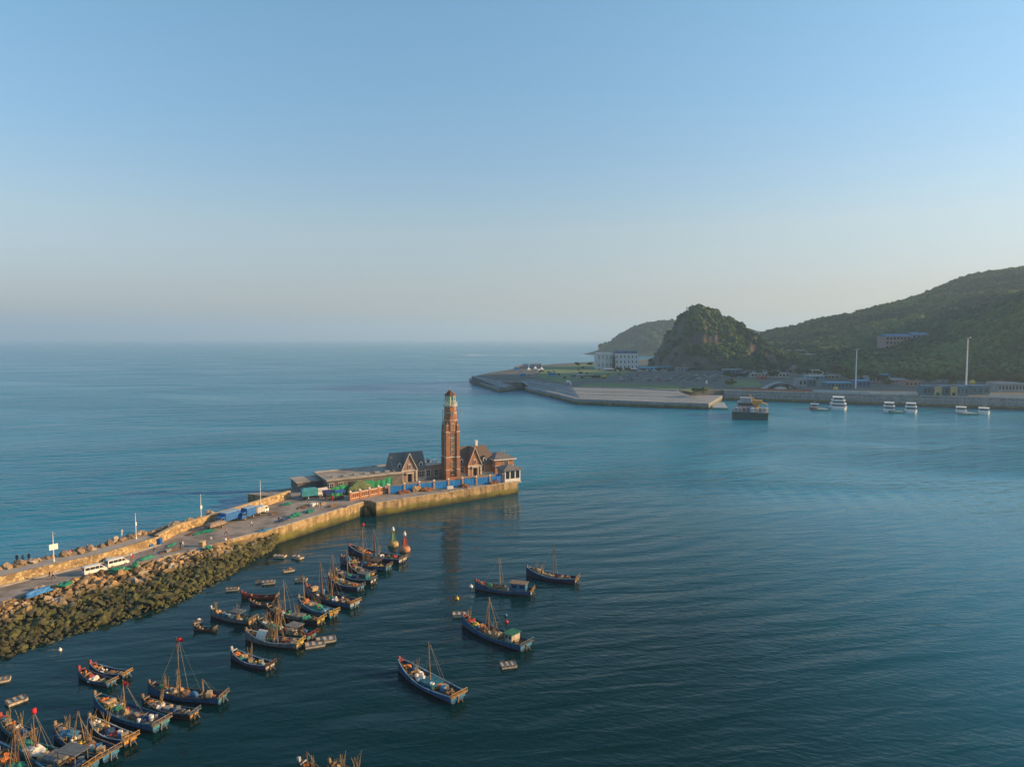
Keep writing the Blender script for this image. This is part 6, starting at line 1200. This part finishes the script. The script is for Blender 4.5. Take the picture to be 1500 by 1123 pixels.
    for i in range(n):
        x0, x1 = -w + 2 * w * i / n, -w + 2 * w * (i + 1) / n; f = lambda x: h * (1 - (abs(x) / w) ** 1.7); z0, z1 = f(x0), f(x1)
        b.add([(x0, 0, z0), (x1, 0, z1), (x1, 9, z1), (x0, 9, z0), (x0, 0, z0 - .5), (x1, 0, z1 - .5), (x1, 9, z1 - .5), (x0, 9, z0 - .5)], [(3, 2, 1, 0), (4, 5, 6, 7), (0, 1, 5, 4), (2, 3, 7, 6)])
    b.build('canopy', M_GREYR, r); b = MB(); b.bb(-w * .6, w * .6, 7.5, 8.2, 0, h * .6); b.build('back_wall', M_TEALW, r)
    b = MB(); b.blob((0, 3.5, 0), 4.2, 4, (1.4, .7, .55), .1, 2); b.build('tent', M_PALE, r)
    # portal gates with blue roofs
    for px, base, w, top, m, lab in ((1361, 579, 17, 566, M_TEALW, 'teal ticket hall with white topped blue roof, leftmost of the gates'), (1387, 579.5, 17, 566, M_TEALW, 'teal gate hall with blue roof between two yellow portals'), (1410, 580, 17, 566, M_TEALW, 'teal gate hall with blue roof right of the second portal'), (1436, 578, 28, 565.5, M_TEALW, 'wide blue roofed gate hall right of the second light mast')):
        r = building(px, base, w, top, 8, m, M_ROOFB, lab, 0, 1, 3); 
    for px, lab in ((1374.3, 'yellow square portal left of the middle gate hall'), (1397.5, 'yellow square portal right of the middle gate hall')):
        p = G(px, 580.2); r = empty('portal', lab, 'portal', p); b = MB(); b.bb(-2.3, -1.5, 0, 1, 0, 6.9); b.bb(1.5, 2.3, 0, 1, 0, 6.9); b.bb(-1.49, 1.49, 0, 1, 6.1, 6.9); b.build('frame', mat('portal_sand', (.46, .33, .15), .7, .2, .5), r); b = MB(); b.bb(-1.48, 1.48, .4, .6, 2.6, 6.0); b.build('board', CARGO['tan crates'][2], r)
    for px, base, lab, s in ((1424, 572, 'yellow dome balloon beside the second light mast', 2.0), (1224, 570.5, 'yellow low inflatable beside the teal shed', 1.9), (885.5, 553.5, 'yellow machine on the lawn edge left of the car park', 2.6)):
        p = G(px, base); r = empty('inflatable', lab, 'inflatable', p) if 'mach' not in lab else empty('excavator', lab, 'excavator', p); b = MB()
        if 'mach' in lab: b.bb(-2.2, 1.6, -1.3, 1.3, 1.0, 2.4); b.bb(-.2, 1.5, -1.1, 1.1, 2.4, 3.8); b.box((3.0, 0, 3.2), (3.4, .5, .5), ry=R(-35)); b.box((5.0, 0, 3.2), (.5, .5, 2.6), ry=R(15)); b.build('body', CARGO['yellow floats'][2], r); b = MB(); b.bb(-2.3, 2.0, -1.5, -.7, 0, .9); b.bb(-2.3, 2.0, .7, 1.5, 0, .9); b.build('track', M_DARK, r)
        else: b.lathe([(s, 0), (s * .98, s * .5), (s * .7, s * 1.1), (.1, s * 1.4)], 14, (0, 0, 6 if px > 1400 else 0)); b.build('envelope', CARGO['yellow floats'][2], r); b = MB(); b.cyl((0, 0, 0), (0, 0, 6.2), .25); b.build('mast', M_STEEL, r)
    # tall floodlight masts
    for px, base, top, lab in ((1253.3, 569, 511, 'tall pale floodlight mast right of the white ferry'), (1414.5, 575, 494, 'taller pale floodlight mast above the gate halls')):
        p = G(px, base); h = Q(px, top, p.y).z - LAND; r = empty('floodlight_mast', lab, 'light mast', p); b = MB(); b.cyl((0, 0, 0), (0, 0, h), .62, .34, 10); b.build('pole', M_WHITE, r); b = MB(); b.lathe([(.4, h - 1.0), (2.1, h - .6), (2.1, h), (.4, h + .2)], 12); b.build('lamp_ring', M_STEEL, r)
    # promenade railings
    for i, (x0, x1, m, lab) in enumerate(((1085, 1190, M_ROOFR, 'red barrier fence on the harbour wall beside the arch'), (1192, 1345, M_PALE, 'white and blue barrier along the harbour wall between the ferry and the gates'), (1448, 1500, M_PALE, 'white barrier along the harbour wall right of the gates'))):
        y = lambda x: 571.5 + (x - 1061) * (583.5 - 571.5) / 439 - .9; a = G(x0, y(x0)); c = G(x1, y(x1)); d = c - a; r = empty('barrier', lab, 'barrier', a, math.atan2(d.y, d.x)); b = MB(); b.bb(0, d.length, 0, .15, .25, 1.7); b.build('panel', m, r)
        if i == 1: b = MB(); b.bb(0, d.length * .55, -.06, -.01, .3, .9); b.build('stripe', M_CYAN, r)
        b = MB(); k = int(d.length / 6)
        for j in range(k + 1): b.bb(j * d.length / k - .12, j * d.length / k + .12, .16, .4, 0, 1.9)
        b.build('railing_frame', M_STEEL, r)
    for px, py, s, lab in ((774.5, 543.5, 1, 'leftmost white pyramid tent on the promontory lawn'), (784, 542, 1, 'second white pyramid tent from the left'), (793.5, 543, 1, 'rightmost white pyramid tent'), (789.5, 546.3, 1.05, 'nearest white pyramid tent, in front of the other three')):
        r = empty('pyramid_tent', lab, 'tent', G(px, py), .3, 'white tents on the lawn'); b = MB(); b.lathe([(3.4, 2.0), (1.6, 3.3), (.15, 5.6)], 4, rot=R(45), smooth=False); b.build('canopy', M_WHITE, r)
        for sx in (-1, 1):
            for sy in (-1, 1): b = MB(); b.cyl((sx * 2.3, sy * 2.3, 0), (sx * 2.3, sy * 2.3, 2.1), .1, n=5); b.build('pole', M_STEEL, r)
    for px, py, w, h, m, lab in ((757, 541.5, 7, 4.5, M_CYAN, 'blue booth at the tip of the promontory'), (762, 540, 8, 5, M_PINKR, 'pink booth behind the tents, leftmost'), (770, 538.5, 8, 5, M_PINKR, 'pink booth behind the tents, middle'), (781, 537.5, 10, 5, M_GREYR, 'grey booth behind the tents, right'), (790, 537, 6, 5, M_PINKR, 'pink booth behind the tents, rightmost')):
        p = G(px, py); r = empty('booth', lab, 'booth', p, 0, 'booths behind the tents'); b = MB(); b.bb(-w / 2, w / 2, 0, 5, 0, h * .8); b.build('wall', m, r); b = MB(); gable_roof(b, -w / 2 - .3, w / 2 + .3, -.3, 5.3, h * .8 + .02, h * 1.15, .15); b.build('roof', M_ROOFG, r)
    def bus(px, py, ln, h, m, rz, lab, kind='bus'):
        r = empty(kind, lab, kind, G(px, py), rz); b = MB(); b.bb(-ln / 2, ln / 2, -1.25, 1.25, .5, h); b.box((0, 0, h + .1), (ln * .96, 2.2, .25), taper=.9); b.build('body', m, r); b = MB(); b.bb(-ln / 2 + .4, ln / 2 - .4, -1.3, -1.24, h * .5, h * .82); b.bb(ln / 2 - .02, ln / 2 + .03, -1, 1, h * .45, h * .85); b.build('window', M_GLASS, r); wheels(r, (-ln * .3, ln * .32), 2.5, .5)
    for a in ((767, 551.5, 9, 3.4, M_CYAN, .25, 'blue bus on the promontory promenade, left of a cream one'), (777, 552, 9, 3.2, M_TANR, .2, 'cream bus on the promontory promenade right of the blue one'), (809, 551.5, 9, 4.2, M_CYAN, 0, 'light blue lorry alone on the promontory lawn'), (843, 553.6, 10, 3.8, M_GREYR, 0, 'grey bus, leftmost of a row of three'), (851, 553.7, 9, 3.8, M_PALE, 0, 'pale bus, middle of a row of three'), (861, 553.8, 11, 3.8, M_TANR, 0, 'cream bus, rightmost of a row of three'), (873, 554.0, 9, 3.0, M_DARK, 0, 'black coach between the bus row and the yellow machine')): bus(*a)
    p = G(833, 564); r = empty('shell_sculpture', 'small white curved shell sculpture on the promenade', 'sculpture', p); b = MB()
    for i in range(8): t0, t1 = math.pi * .62 * i / 8, math.pi * .62 * (i + 1) / 8; b.cyl((3 * math.cos(t0) - 1, 0, 3.4 * math.sin(t0)), (3 * math.cos(t1) - 1, 0, 3.4 * math.sin(t1)), .5 + .1 * i, n=8)
    b.build('shell', M_WHITE, r)
    b = MB(); p = G(1035, 561.5); b.lathe([(.9, 0), (.9, 2.6), (.3, 3.2)], 10); o = b.build('white_column', M_WHITE); o.location = p; tag(o, 'small white marker column on the car park edge', 'marker')
build_town()
def build_cars():
    prof = [(-2.2, .35), (2.2, .35), (2.25, .75), (1.1, .95), (.5, 1.45), (-1.3, 1.5), (-2.1, 1.0)]; cols = {'silver': (.25, .25, .25), 'black': (.02, .02, .022), 'grey': (.08, .08, .085), 'red': (.16, .03, .03), 'navy': (.02, .03, .07), 'tan': (.24, .18, .11)}
    mats_ = {k: mat('car_' + k, c, .35, .08) for k, c in cols.items()}; mesh = {k: vehicle_body(prof, 1.75, .8).mesh('parked_car', m) for k, m in mats_.items()}; rnd = random.Random(9)
    for row in range(11):
        x0 = 912 + row * 13.2
        for j in range(11):
            py = 558.5 - j * .95; px = x0 + (9 - j) * .0 + j * (1.9 if row > 4 else -.6)
            if rnd.random() < .2: continue
            k = rnd.choice(['silver', 'black', 'black', 'grey', 'grey', 'red', 'navy', 'tan']); o = bpy.data.objects.new('parked_car', mesh[k]); COL.objects.link(o); o.location = G(px, py) + Vector((0, 0, .02)); o.rotation_euler = (0, 0, R(20 if row % 2 else 200)); tag(o, f'{k} car parked in the big car park below the rocky hill', 'car', f'{k} cars in the far car park')
build_cars()
# ------------------------------------------------------------------ trees one can tell apart
def make_tree(p, h, spread, cols, label, seed, group='trees at the foot of the hills'):
    rs = np.random.RandomState(seed); r = empty('broadleaf_tree', label, 'tree', p, 0, group); t = MB(); t.cyl((0, 0, -.5), (0, 0, h * .5), h * .035, h * .02, 7)
    for i in range(5): a = i * 1.3; t.cyl((0, 0, h * (.3 + .05 * i)), (math.cos(a) * spread * .6, math.sin(a) * spread * .6, h * (.6 + .06 * i)), h * .014, h * .006, 5)
    t.build('trunk', BC['dpole'], r); T = crown_templates(4, rs); V = []; A = []
    for k in range(11):
        c = np.array((rs.normal() * spread * .42, rs.normal() * spread * .42, h * (.45 + .45 * rs.rand()))); s = spread * (.34 + .22 * rs.rand()); V.append(T[k % 4] * s * np.array((1, 1, .85)) + c); A.append(np.full(len(T[0]), rs.rand()))
    nm = 'leaves_' + '_'.join(str(int(c * 1000)) for c in cols[0]); lm = MATS.get(nm) or leaf_material(nm, cols); V = np.concatenate(V); link('crown', npmesh('crown', V, np.arange(len(V)).reshape(-1, 4), lm, attrs={'tint': np.concatenate(A)}), r)
DK = [(.02, .036, .014), (.035, .055, .02)]; MG = [(.035, .06, .018), (.06, .09, .026)]; OL = [(.07, .075, .022), (.11, .11, .035)]; PK = [(.26, .18, .15), (.38, .28, .24)]
for i, (px, py, top, sp, c, lab) in enumerate(((1162, 549, 536, 5.5, PK, 'pale pink blossoming tree among the dark trees by the saddle'), (1128, 549, 534, 5.5, DK, 'dark round tree left of the pink blossoming tree'), (1108, 548, 533, 6, MG, 'mid green tree above the long tan hall'), (1092, 546, 532, 5.5, MG, 'mid green tree at the right foot of the rocky hill'), (1150, 552, 541, 4.5, DK, 'dark low tree right below the pink tree'), (1170, 552, 540, 4.5, DK, 'dark tree pair left member beside the tan block'), (1182, 552, 540, 4, DK, 'dark tree just left of the tan block'), (1232, 556, 537, 7, OL, 'olive yellow tree left of the first light mast'), (1243, 556, 540, 5.5, OL, 'smaller olive tree touching the first light mast'), (1222, 548, 534, 6, MG, 'green tree behind the low tan block'), (1060, 546, 538, 4, DK, 'dark bush at the rock face foot'), (1279, 556, 544, 5, DK, 'dark tree left of the grey sheds'), (1330, 560, 541, 8, OL, 'broad olive tree behind the pink low block'), (1350, 562, 546, 7, MG, 'green tree left behind the gate halls'), (1392, 563, 547, 7, MG, 'green tree behind the middle gate hall'), (1440, 562, 545, 7.5, OL, 'olive tree behind the wide gate hall'), (1462, 563, 548, 6, DK, 'dark tree right of the wide gate hall'), (1490, 564, 546, 7.5, MG, 'green tree at the right picture edge'), (1074, 566, 555, 3.5, MG, 'small green tree on the lawn left of the arch'), (1066, 567, 558, 3, OL, 'small olive tree at the lawn end by the corner quay'), (1030, 577, 567, 3.2, OL, 'olive shrubs on the corner lawn, right one'), (1018, 577, 568, 2.8, MG, 'green shrub on the corner lawn, left one'), (907, 543.5, 538.5, 4, DK, 'dark tree in front of the white hall'), (921, 544, 539.5, 3.6, DK, 'dark bush below the white exhibition block'), (866, 536, 531, 4.5, DK, 'dark tree left of the white hall'), (846, 536, 531.5, 4, DK, 'dark tree at the back of the promontory lawn'), (1262, 553, 542, 5, DK, 'dark tree right of the first light mast'), (1298, 566, 557, 4, MG, 'green tree in front of the grey sheds'))):
    p = G(px, py); h = Q(px, top, p.y).z - LAND; make_tree(p, max(3, h), sp, c, lab, i)
def scatter_trees():
    rnd = random.Random(21)
    zones = (((1062, 1160), (549, 556), 3.2, DK, 'one of the small dark trees among the halls left of the arch', 12), ((1180, 1350), (550, 563), 3.6, MG, 'one of the small green trees among the sheds around the first light mast', 22), ((1340, 1500), (556, 566), 4.2, MG, 'one of the green trees in the row behind the gate halls', 16), ((790, 905), (540, 556), 1.7, DK, 'one of the dark shrubs dotted over the promontory lawn', 16), ((905, 1060), (543.5, 546), 2.2, DK, 'one of the dark shrubs along the back of the car park', 18))
    for (x0, x1), (y0, y1), sp, c, lab, n in zones:
        for k in range(n): s = sp * rnd.uniform(.7, 1.35); make_tree(G(rnd.uniform(x0, x1), rnd.uniform(y0, y1)), s * 1.9, s, c, lab, 100 + k, lab.replace('one of the ', ''))
scatter_trees()
# ------------------------------------------------------------------ masts on the hill tops
def hilltop_mast(px, py, fn, h, lab, y0, y1, w=.5):
    best = None; y = y0
    for k in range(80):                          # ground point of this column that stands highest in view
        yy = y0 + (y1 - y0) * k / 79; x = (px - 750) / FPX * yy; z = LAND + fn(x, yy)
        if best is None or (z - CH) / yy > best[0]: best = ((z - CH) / yy, Vector((x, yy, z)))
    r = empty('signal_mast', lab, 'mast', best[1]); b = MB()
    for a in range(4): t = R(45 + 90 * a); b.cyl((w * 2 * math.cos(t), w * 2 * math.sin(t), -1), (w * .5 * math.cos(t), w * .5 * math.sin(t), h), w * .3, w * .2, 5)
    for k in range(5): z = h * k / 5; q = w * (2 - 1.5 * k / 5); b.tube([(q * math.cos(R(45 + 90 * a)), q * math.sin(R(45 + 90 * a)), z) for a in range(5)], w * .16, 4)
    b.build('lattice', M_STEEL, r); b = MB(); b.lathe([(w, h), (w * 1.6, h + w), (w * 1.2, h + 2 * w), (.1, h + 2.6 * w)], 8); b.build('beacon', M_WHITE, r)
hilltop_mast(1005, 450, crag_h, 6.5, 'signal tower on top of the rocky hill, left of its crest', 960, 1010, .8); hilltop_mast(1013, 450, crag_h, 2.6, 'low white hut mast beside the signal tower', 960, 1010, .9)
for px, h, lab in ((930, 7, 'left thin mast on the blue headland'), (942, 9, 'middle thin mast on the blue headland'), (952, 7, 'right thin mast on the blue headland')): hilltop_mast(px, 480, back_h, h, lab, 2050, 2300, .5)
# ------------------------------------------------------------------ ships moored along the far wall
M_HULLW = mat('ship_white', (0.66, 0.67, 0.66), .4, .08, .5); M_HULLG = mat('barge_green', (0.025, 0.075, 0.065), .7, .3, .6); M_PONT = mat('pontoon_green', (0.07, 0.24, 0.19), .8, .3, .4); M_ORNG = mat('crane_orange', (0.44, 0.24, 0.05), .6, .2, .8)
def ferry(px, py, w, ln, h, lab, kind=0, hullm=None):
    p = P(px, py, 0); r = empty('passenger_boat', lab, 'boat', (p.x + p.x / p.y * ln / 2, p.y + ln / 2, 0), math.pi / 2 - math.atan2(p.x, p.y), 'white passenger boats along the far wall'); S = hull_shape(ln, w, 1.7, 1.6, 2.6, 11); b = MB(); rows = []; vs = []; m = 5
    for x, hw, s, k in S: vs += [(x, -hw, s), (x, -hw * .9, 0), (x, 0, k), (x, hw * .9, 0), (x, hw, s)]
    for j in range(m - 1): b.add(vs, [(i * m + j, i * m + j + 1, (i + 1) * m + j + 1, (i + 1) * m + j) for i in range(10)])
    b.add(vs, [tuple(range(m))] + [(i * m, (i + 1) * m, (i + 1) * m + 4, i * m + 4) for i in range(10)]); b.build('hull', hullm or M_HULLW, r)
    z = 1.6; k = 0
    while z + 2 < h:
        f = 1 - .14 * k; b = MB(); b.box((-ln * .06 - k * .6, 0, z + 1.1), (ln * (.62 - .1 * k), w * .84 * f, 2.2), taper=.93); o = b.build('deckhouse', M_HULLW, r); g = MB(); L0 = ln * (.62 - .1 * k) * .965; x0 = -ln * .06 - k * .6
        g.bb(x0 - L0 / 2 - .12, x0 - L0 / 2 + .06, -w * .34 * f, w * .34 * f, z + .75, z + 1.75); 
        for s in (-1, 1): g.bb(x0 - L0 * .42, x0 + L0 * .42, s * w * .409 * f - .06, s * w * .409 * f + .06, z + .9, z + 1.6)
        g.build('window', M_GLASS, o); q = MB(); q.box((x0, 0, z + 2.28), (ln * (.62 - .1 * k) + 1.2, w * .9 * f, .14)); q.build('deck_roof', M_HULLW, o); z += 2.35; k += 1
    b = MB(); b.cyl((0, 0, z), (-.4, 0, z + 2.4), .12, .06, 6); b.cyl((-.2, -1, z + 1.3), (-.2, 1, z + 1.3), .06, n=5); b.build('mast', M_STEEL, r)
    if kind == 1:
        for s in (-1, 1): b = MB(); b.cyl((1.5, s * .9, 2), (1.0, s * .9, h + 9), .1, .05, 6); b.build('tall_mast', M_STEEL, r)
    b = MB()
    for s in (-1, 1): b.tube([(-ln / 2, s * w * .45, 1.7), (-ln / 2, s * w * .45, 2.7), (-ln * .35, s * w * .47, 2.7)], .06)
    b.tube([(-ln / 2, -w * .45, 2.7), (-ln / 2, w * .45, 2.7)], .06); b.build('railing', M_STEEL, r)
ferry(1227.5, 600.5, 11.8, 22, 9.4, 'large white three deck ferry moored right of the green pontoon'); ferry(1302, 604, 7.8, 15, 8.0, 'left white boat of the pair sharing a green pontoon'); ferry(1334, 605, 7.8, 15, 8.0, 'right white boat of the pair sharing a green pontoon')
ferry(1407.5, 605.5, 6.8, 13, 5.6, 'left white yacht of the two with thin tall masts', 1); ferry(1441, 607, 6.8, 13, 5.6, 'right white yacht of the two with thin tall masts', 1); ferry(1193, 600, 6.0, 9, 4.0, 'small red hulled boat with pale cabin left of the ferry', 0, mat('hull_signal_red', (.42, .06, .03), .6, .15))
def pontoon(px, py, w, ln, lab, rz=0.0, m=None):
    p = P(px, py, .5); r = empty('pontoon', lab, 'pontoon', (p.x, p.y + ln / 2, 0), rz, 'floating pontoons'); b = MB(); b.box((0, 0, .45), (w, ln, 1.5)); b.build('float_body', m or M_PONT, r); b = MB(); b.box((0, 0, 1.25), (w * .9, ln * .92, .1)); b.build('walk_deck', M_ROOFG, r)
    b = MB()
    for s in (-1, 1): b.tube([(s * w * .44, -ln * .45, 2.2), (s * w * .44, ln * .45, 2.2)], .06)
    for k in range(6):
        for s in (-1, 1): b.cyl((s * w * .44, -ln * .45 + ln * .18 * k, 1.2), (s * w * .44, -ln * .45 + ln * .18 * k, 2.2), .06, n=5)
    b.build('railing', M_PONT, r)
pontoon(1067, 599, 11, 46, 'long green pontoon dock left of the work barge', R(-14)); pontoon(1208, 601, 7, 16, 'green pontoon between the red boat and the ferry'); pontoon(1318, 604.5, 6.6, 14, 'green pontoon between the pair of white boats'); pontoon(1424, 607, 9, 8, 'dull green pontoon between the two yachts')
def build_barge():
    p = P(1098.5, 614.5, 0); ln, w = 34, 21; bz = -math.atan2(p.x, p.y) - .03; bd = Vector((-math.sin(bz), math.cos(bz), 0)); bs = Vector((math.cos(bz), math.sin(bz), 0)); r = empty('work_barge', 'dark green work barge loaded with gear and an orange crane', 'barge', Vector((p.x, p.y, 0)) + bd * (ln / 2), bz); b = MB(); b.box((0, 0, 2.0), (w, ln, 5.0)); b.box((0, -ln / 2 - .2, 3.6), (w + .5, .6, 1.2)); b.build('hull', M_HULLG, r)
    b = MB(); b.box((0, 0, 4.55), (w - .5, ln - .6, .1)); b.build('deck', M_GREYR, r); b = MB(); b.bb(-w * .42, w * .1, ln * .1, ln * .4, 4.6, 9.0); b.bb(-w * .34, 0, ln * .15, ln * .36, 9.0, 11.6); o = b.build('deckhouse', M_ROOFG, r); b = MB(); b.bb(-w * .38, w * .06, ln * .1 - .08, ln * .1, 6.6, 8.4); b.build('window', M_GLASS, o)
    b = MB(); b.cyl((3.5, 4, 4.6), (3.5, 4, 8), 1.6, 1.4, 10); b.box((3.5, 4, 9.2), (6, 5, 2.4)); b.cyl((4, 3, 9.6), (10, 6, 7.6), .6, .4, 6); b.cyl((2, 4, 10), (-1.5, 6, 14), .5, .3, 6); b.build('crane', M_ORNG, r)
    b = MB()
    for k in range(9): b.cyl((-w / 2 + .6, -ln / 2 + .6 + ln / 9 * k, 4.5), (-w / 2 + .6, -ln / 2 + .6 + ln / 9 * k, 6), .1, n=5); b.cyl((w / 2 - .6, -ln / 2 + .6 + ln / 9 * k, 4.5), (w / 2 - .6, -ln / 2 + .6 + ln / 9 * k, 6), .1, n=5)
    for s in (-1, 1): b.tube([(s * (w / 2 - .6), -ln / 2 + .5, 6), (s * (w / 2 - .6), ln / 2 - .5, 6)], .1)
    b.tube([(-w / 2 + .6, -ln / 2 + .5, 6), (w / 2 - .6, -ln / 2 + .5, 6)], .1); b.build('railing', M_STEEL, r); rnd = random.Random(4)
    names = ('pale', 'grey', 'red', 'blue', 'white', 'tan')
    for k, m in enumerate((M_ROOFG, M_GREYR, M_ROOFR, M_ROOFB, M_PALE, M_TANR, M_GREYR, M_ROOFG)):
        x = -w / 2 + 2.3 + k * 2.35; q = MB(); q.box((0, 0, 1.1), (2.0, 4.4, 2.2)); q.box((0, 0, 2.3), (1.6, 3.6, .3), taper=.8)
        for t in range(3): q.box((0, -2.22, .6 + t * .6), (1.7, .06, .1))
        o = q.build('cargo_bin', m); o.location = Vector((p.x, p.y, 4.62)) + bs * x + bd * rnd.uniform(3, 7); o.rotation_euler = (0, 0, bz); tag(o, f'{("pale", "grey", "red", "blue", "white", "tan", "second grey", "second pale")[k]} cargo bin standing on the stern of the work barge', 'bin', 'cargo bins on the barge')
build_barge()
# ------------------------------------------------------------------ haze
def build_haze():
    m = bpy.data.materials.new('haze_air'); m.use_nodes = True; N = m.node_tree.nodes; L = m.node_tree.links
    N.remove(N['Principled BSDF']); v = N.new('ShaderNodeVolumePrincipled')
    v.inputs['Color'].default_value = (0.56, 0.76, 0.94, 1); v.inputs['Density'].default_value = HAZE; v.inputs['Anisotropy'].default_value = 0.25
    v.inputs['Density Attribute'].default_value = ''
    L.new(v.outputs[0], N['Material Output'].inputs['Volume'])
    b = MB(); b.bb(-22000, 22000, -9500, 25000, -3.0, 400.0)
    tag(b.build('haze', m), kind='stuff')
HAZE = 0.00016
build_haze()
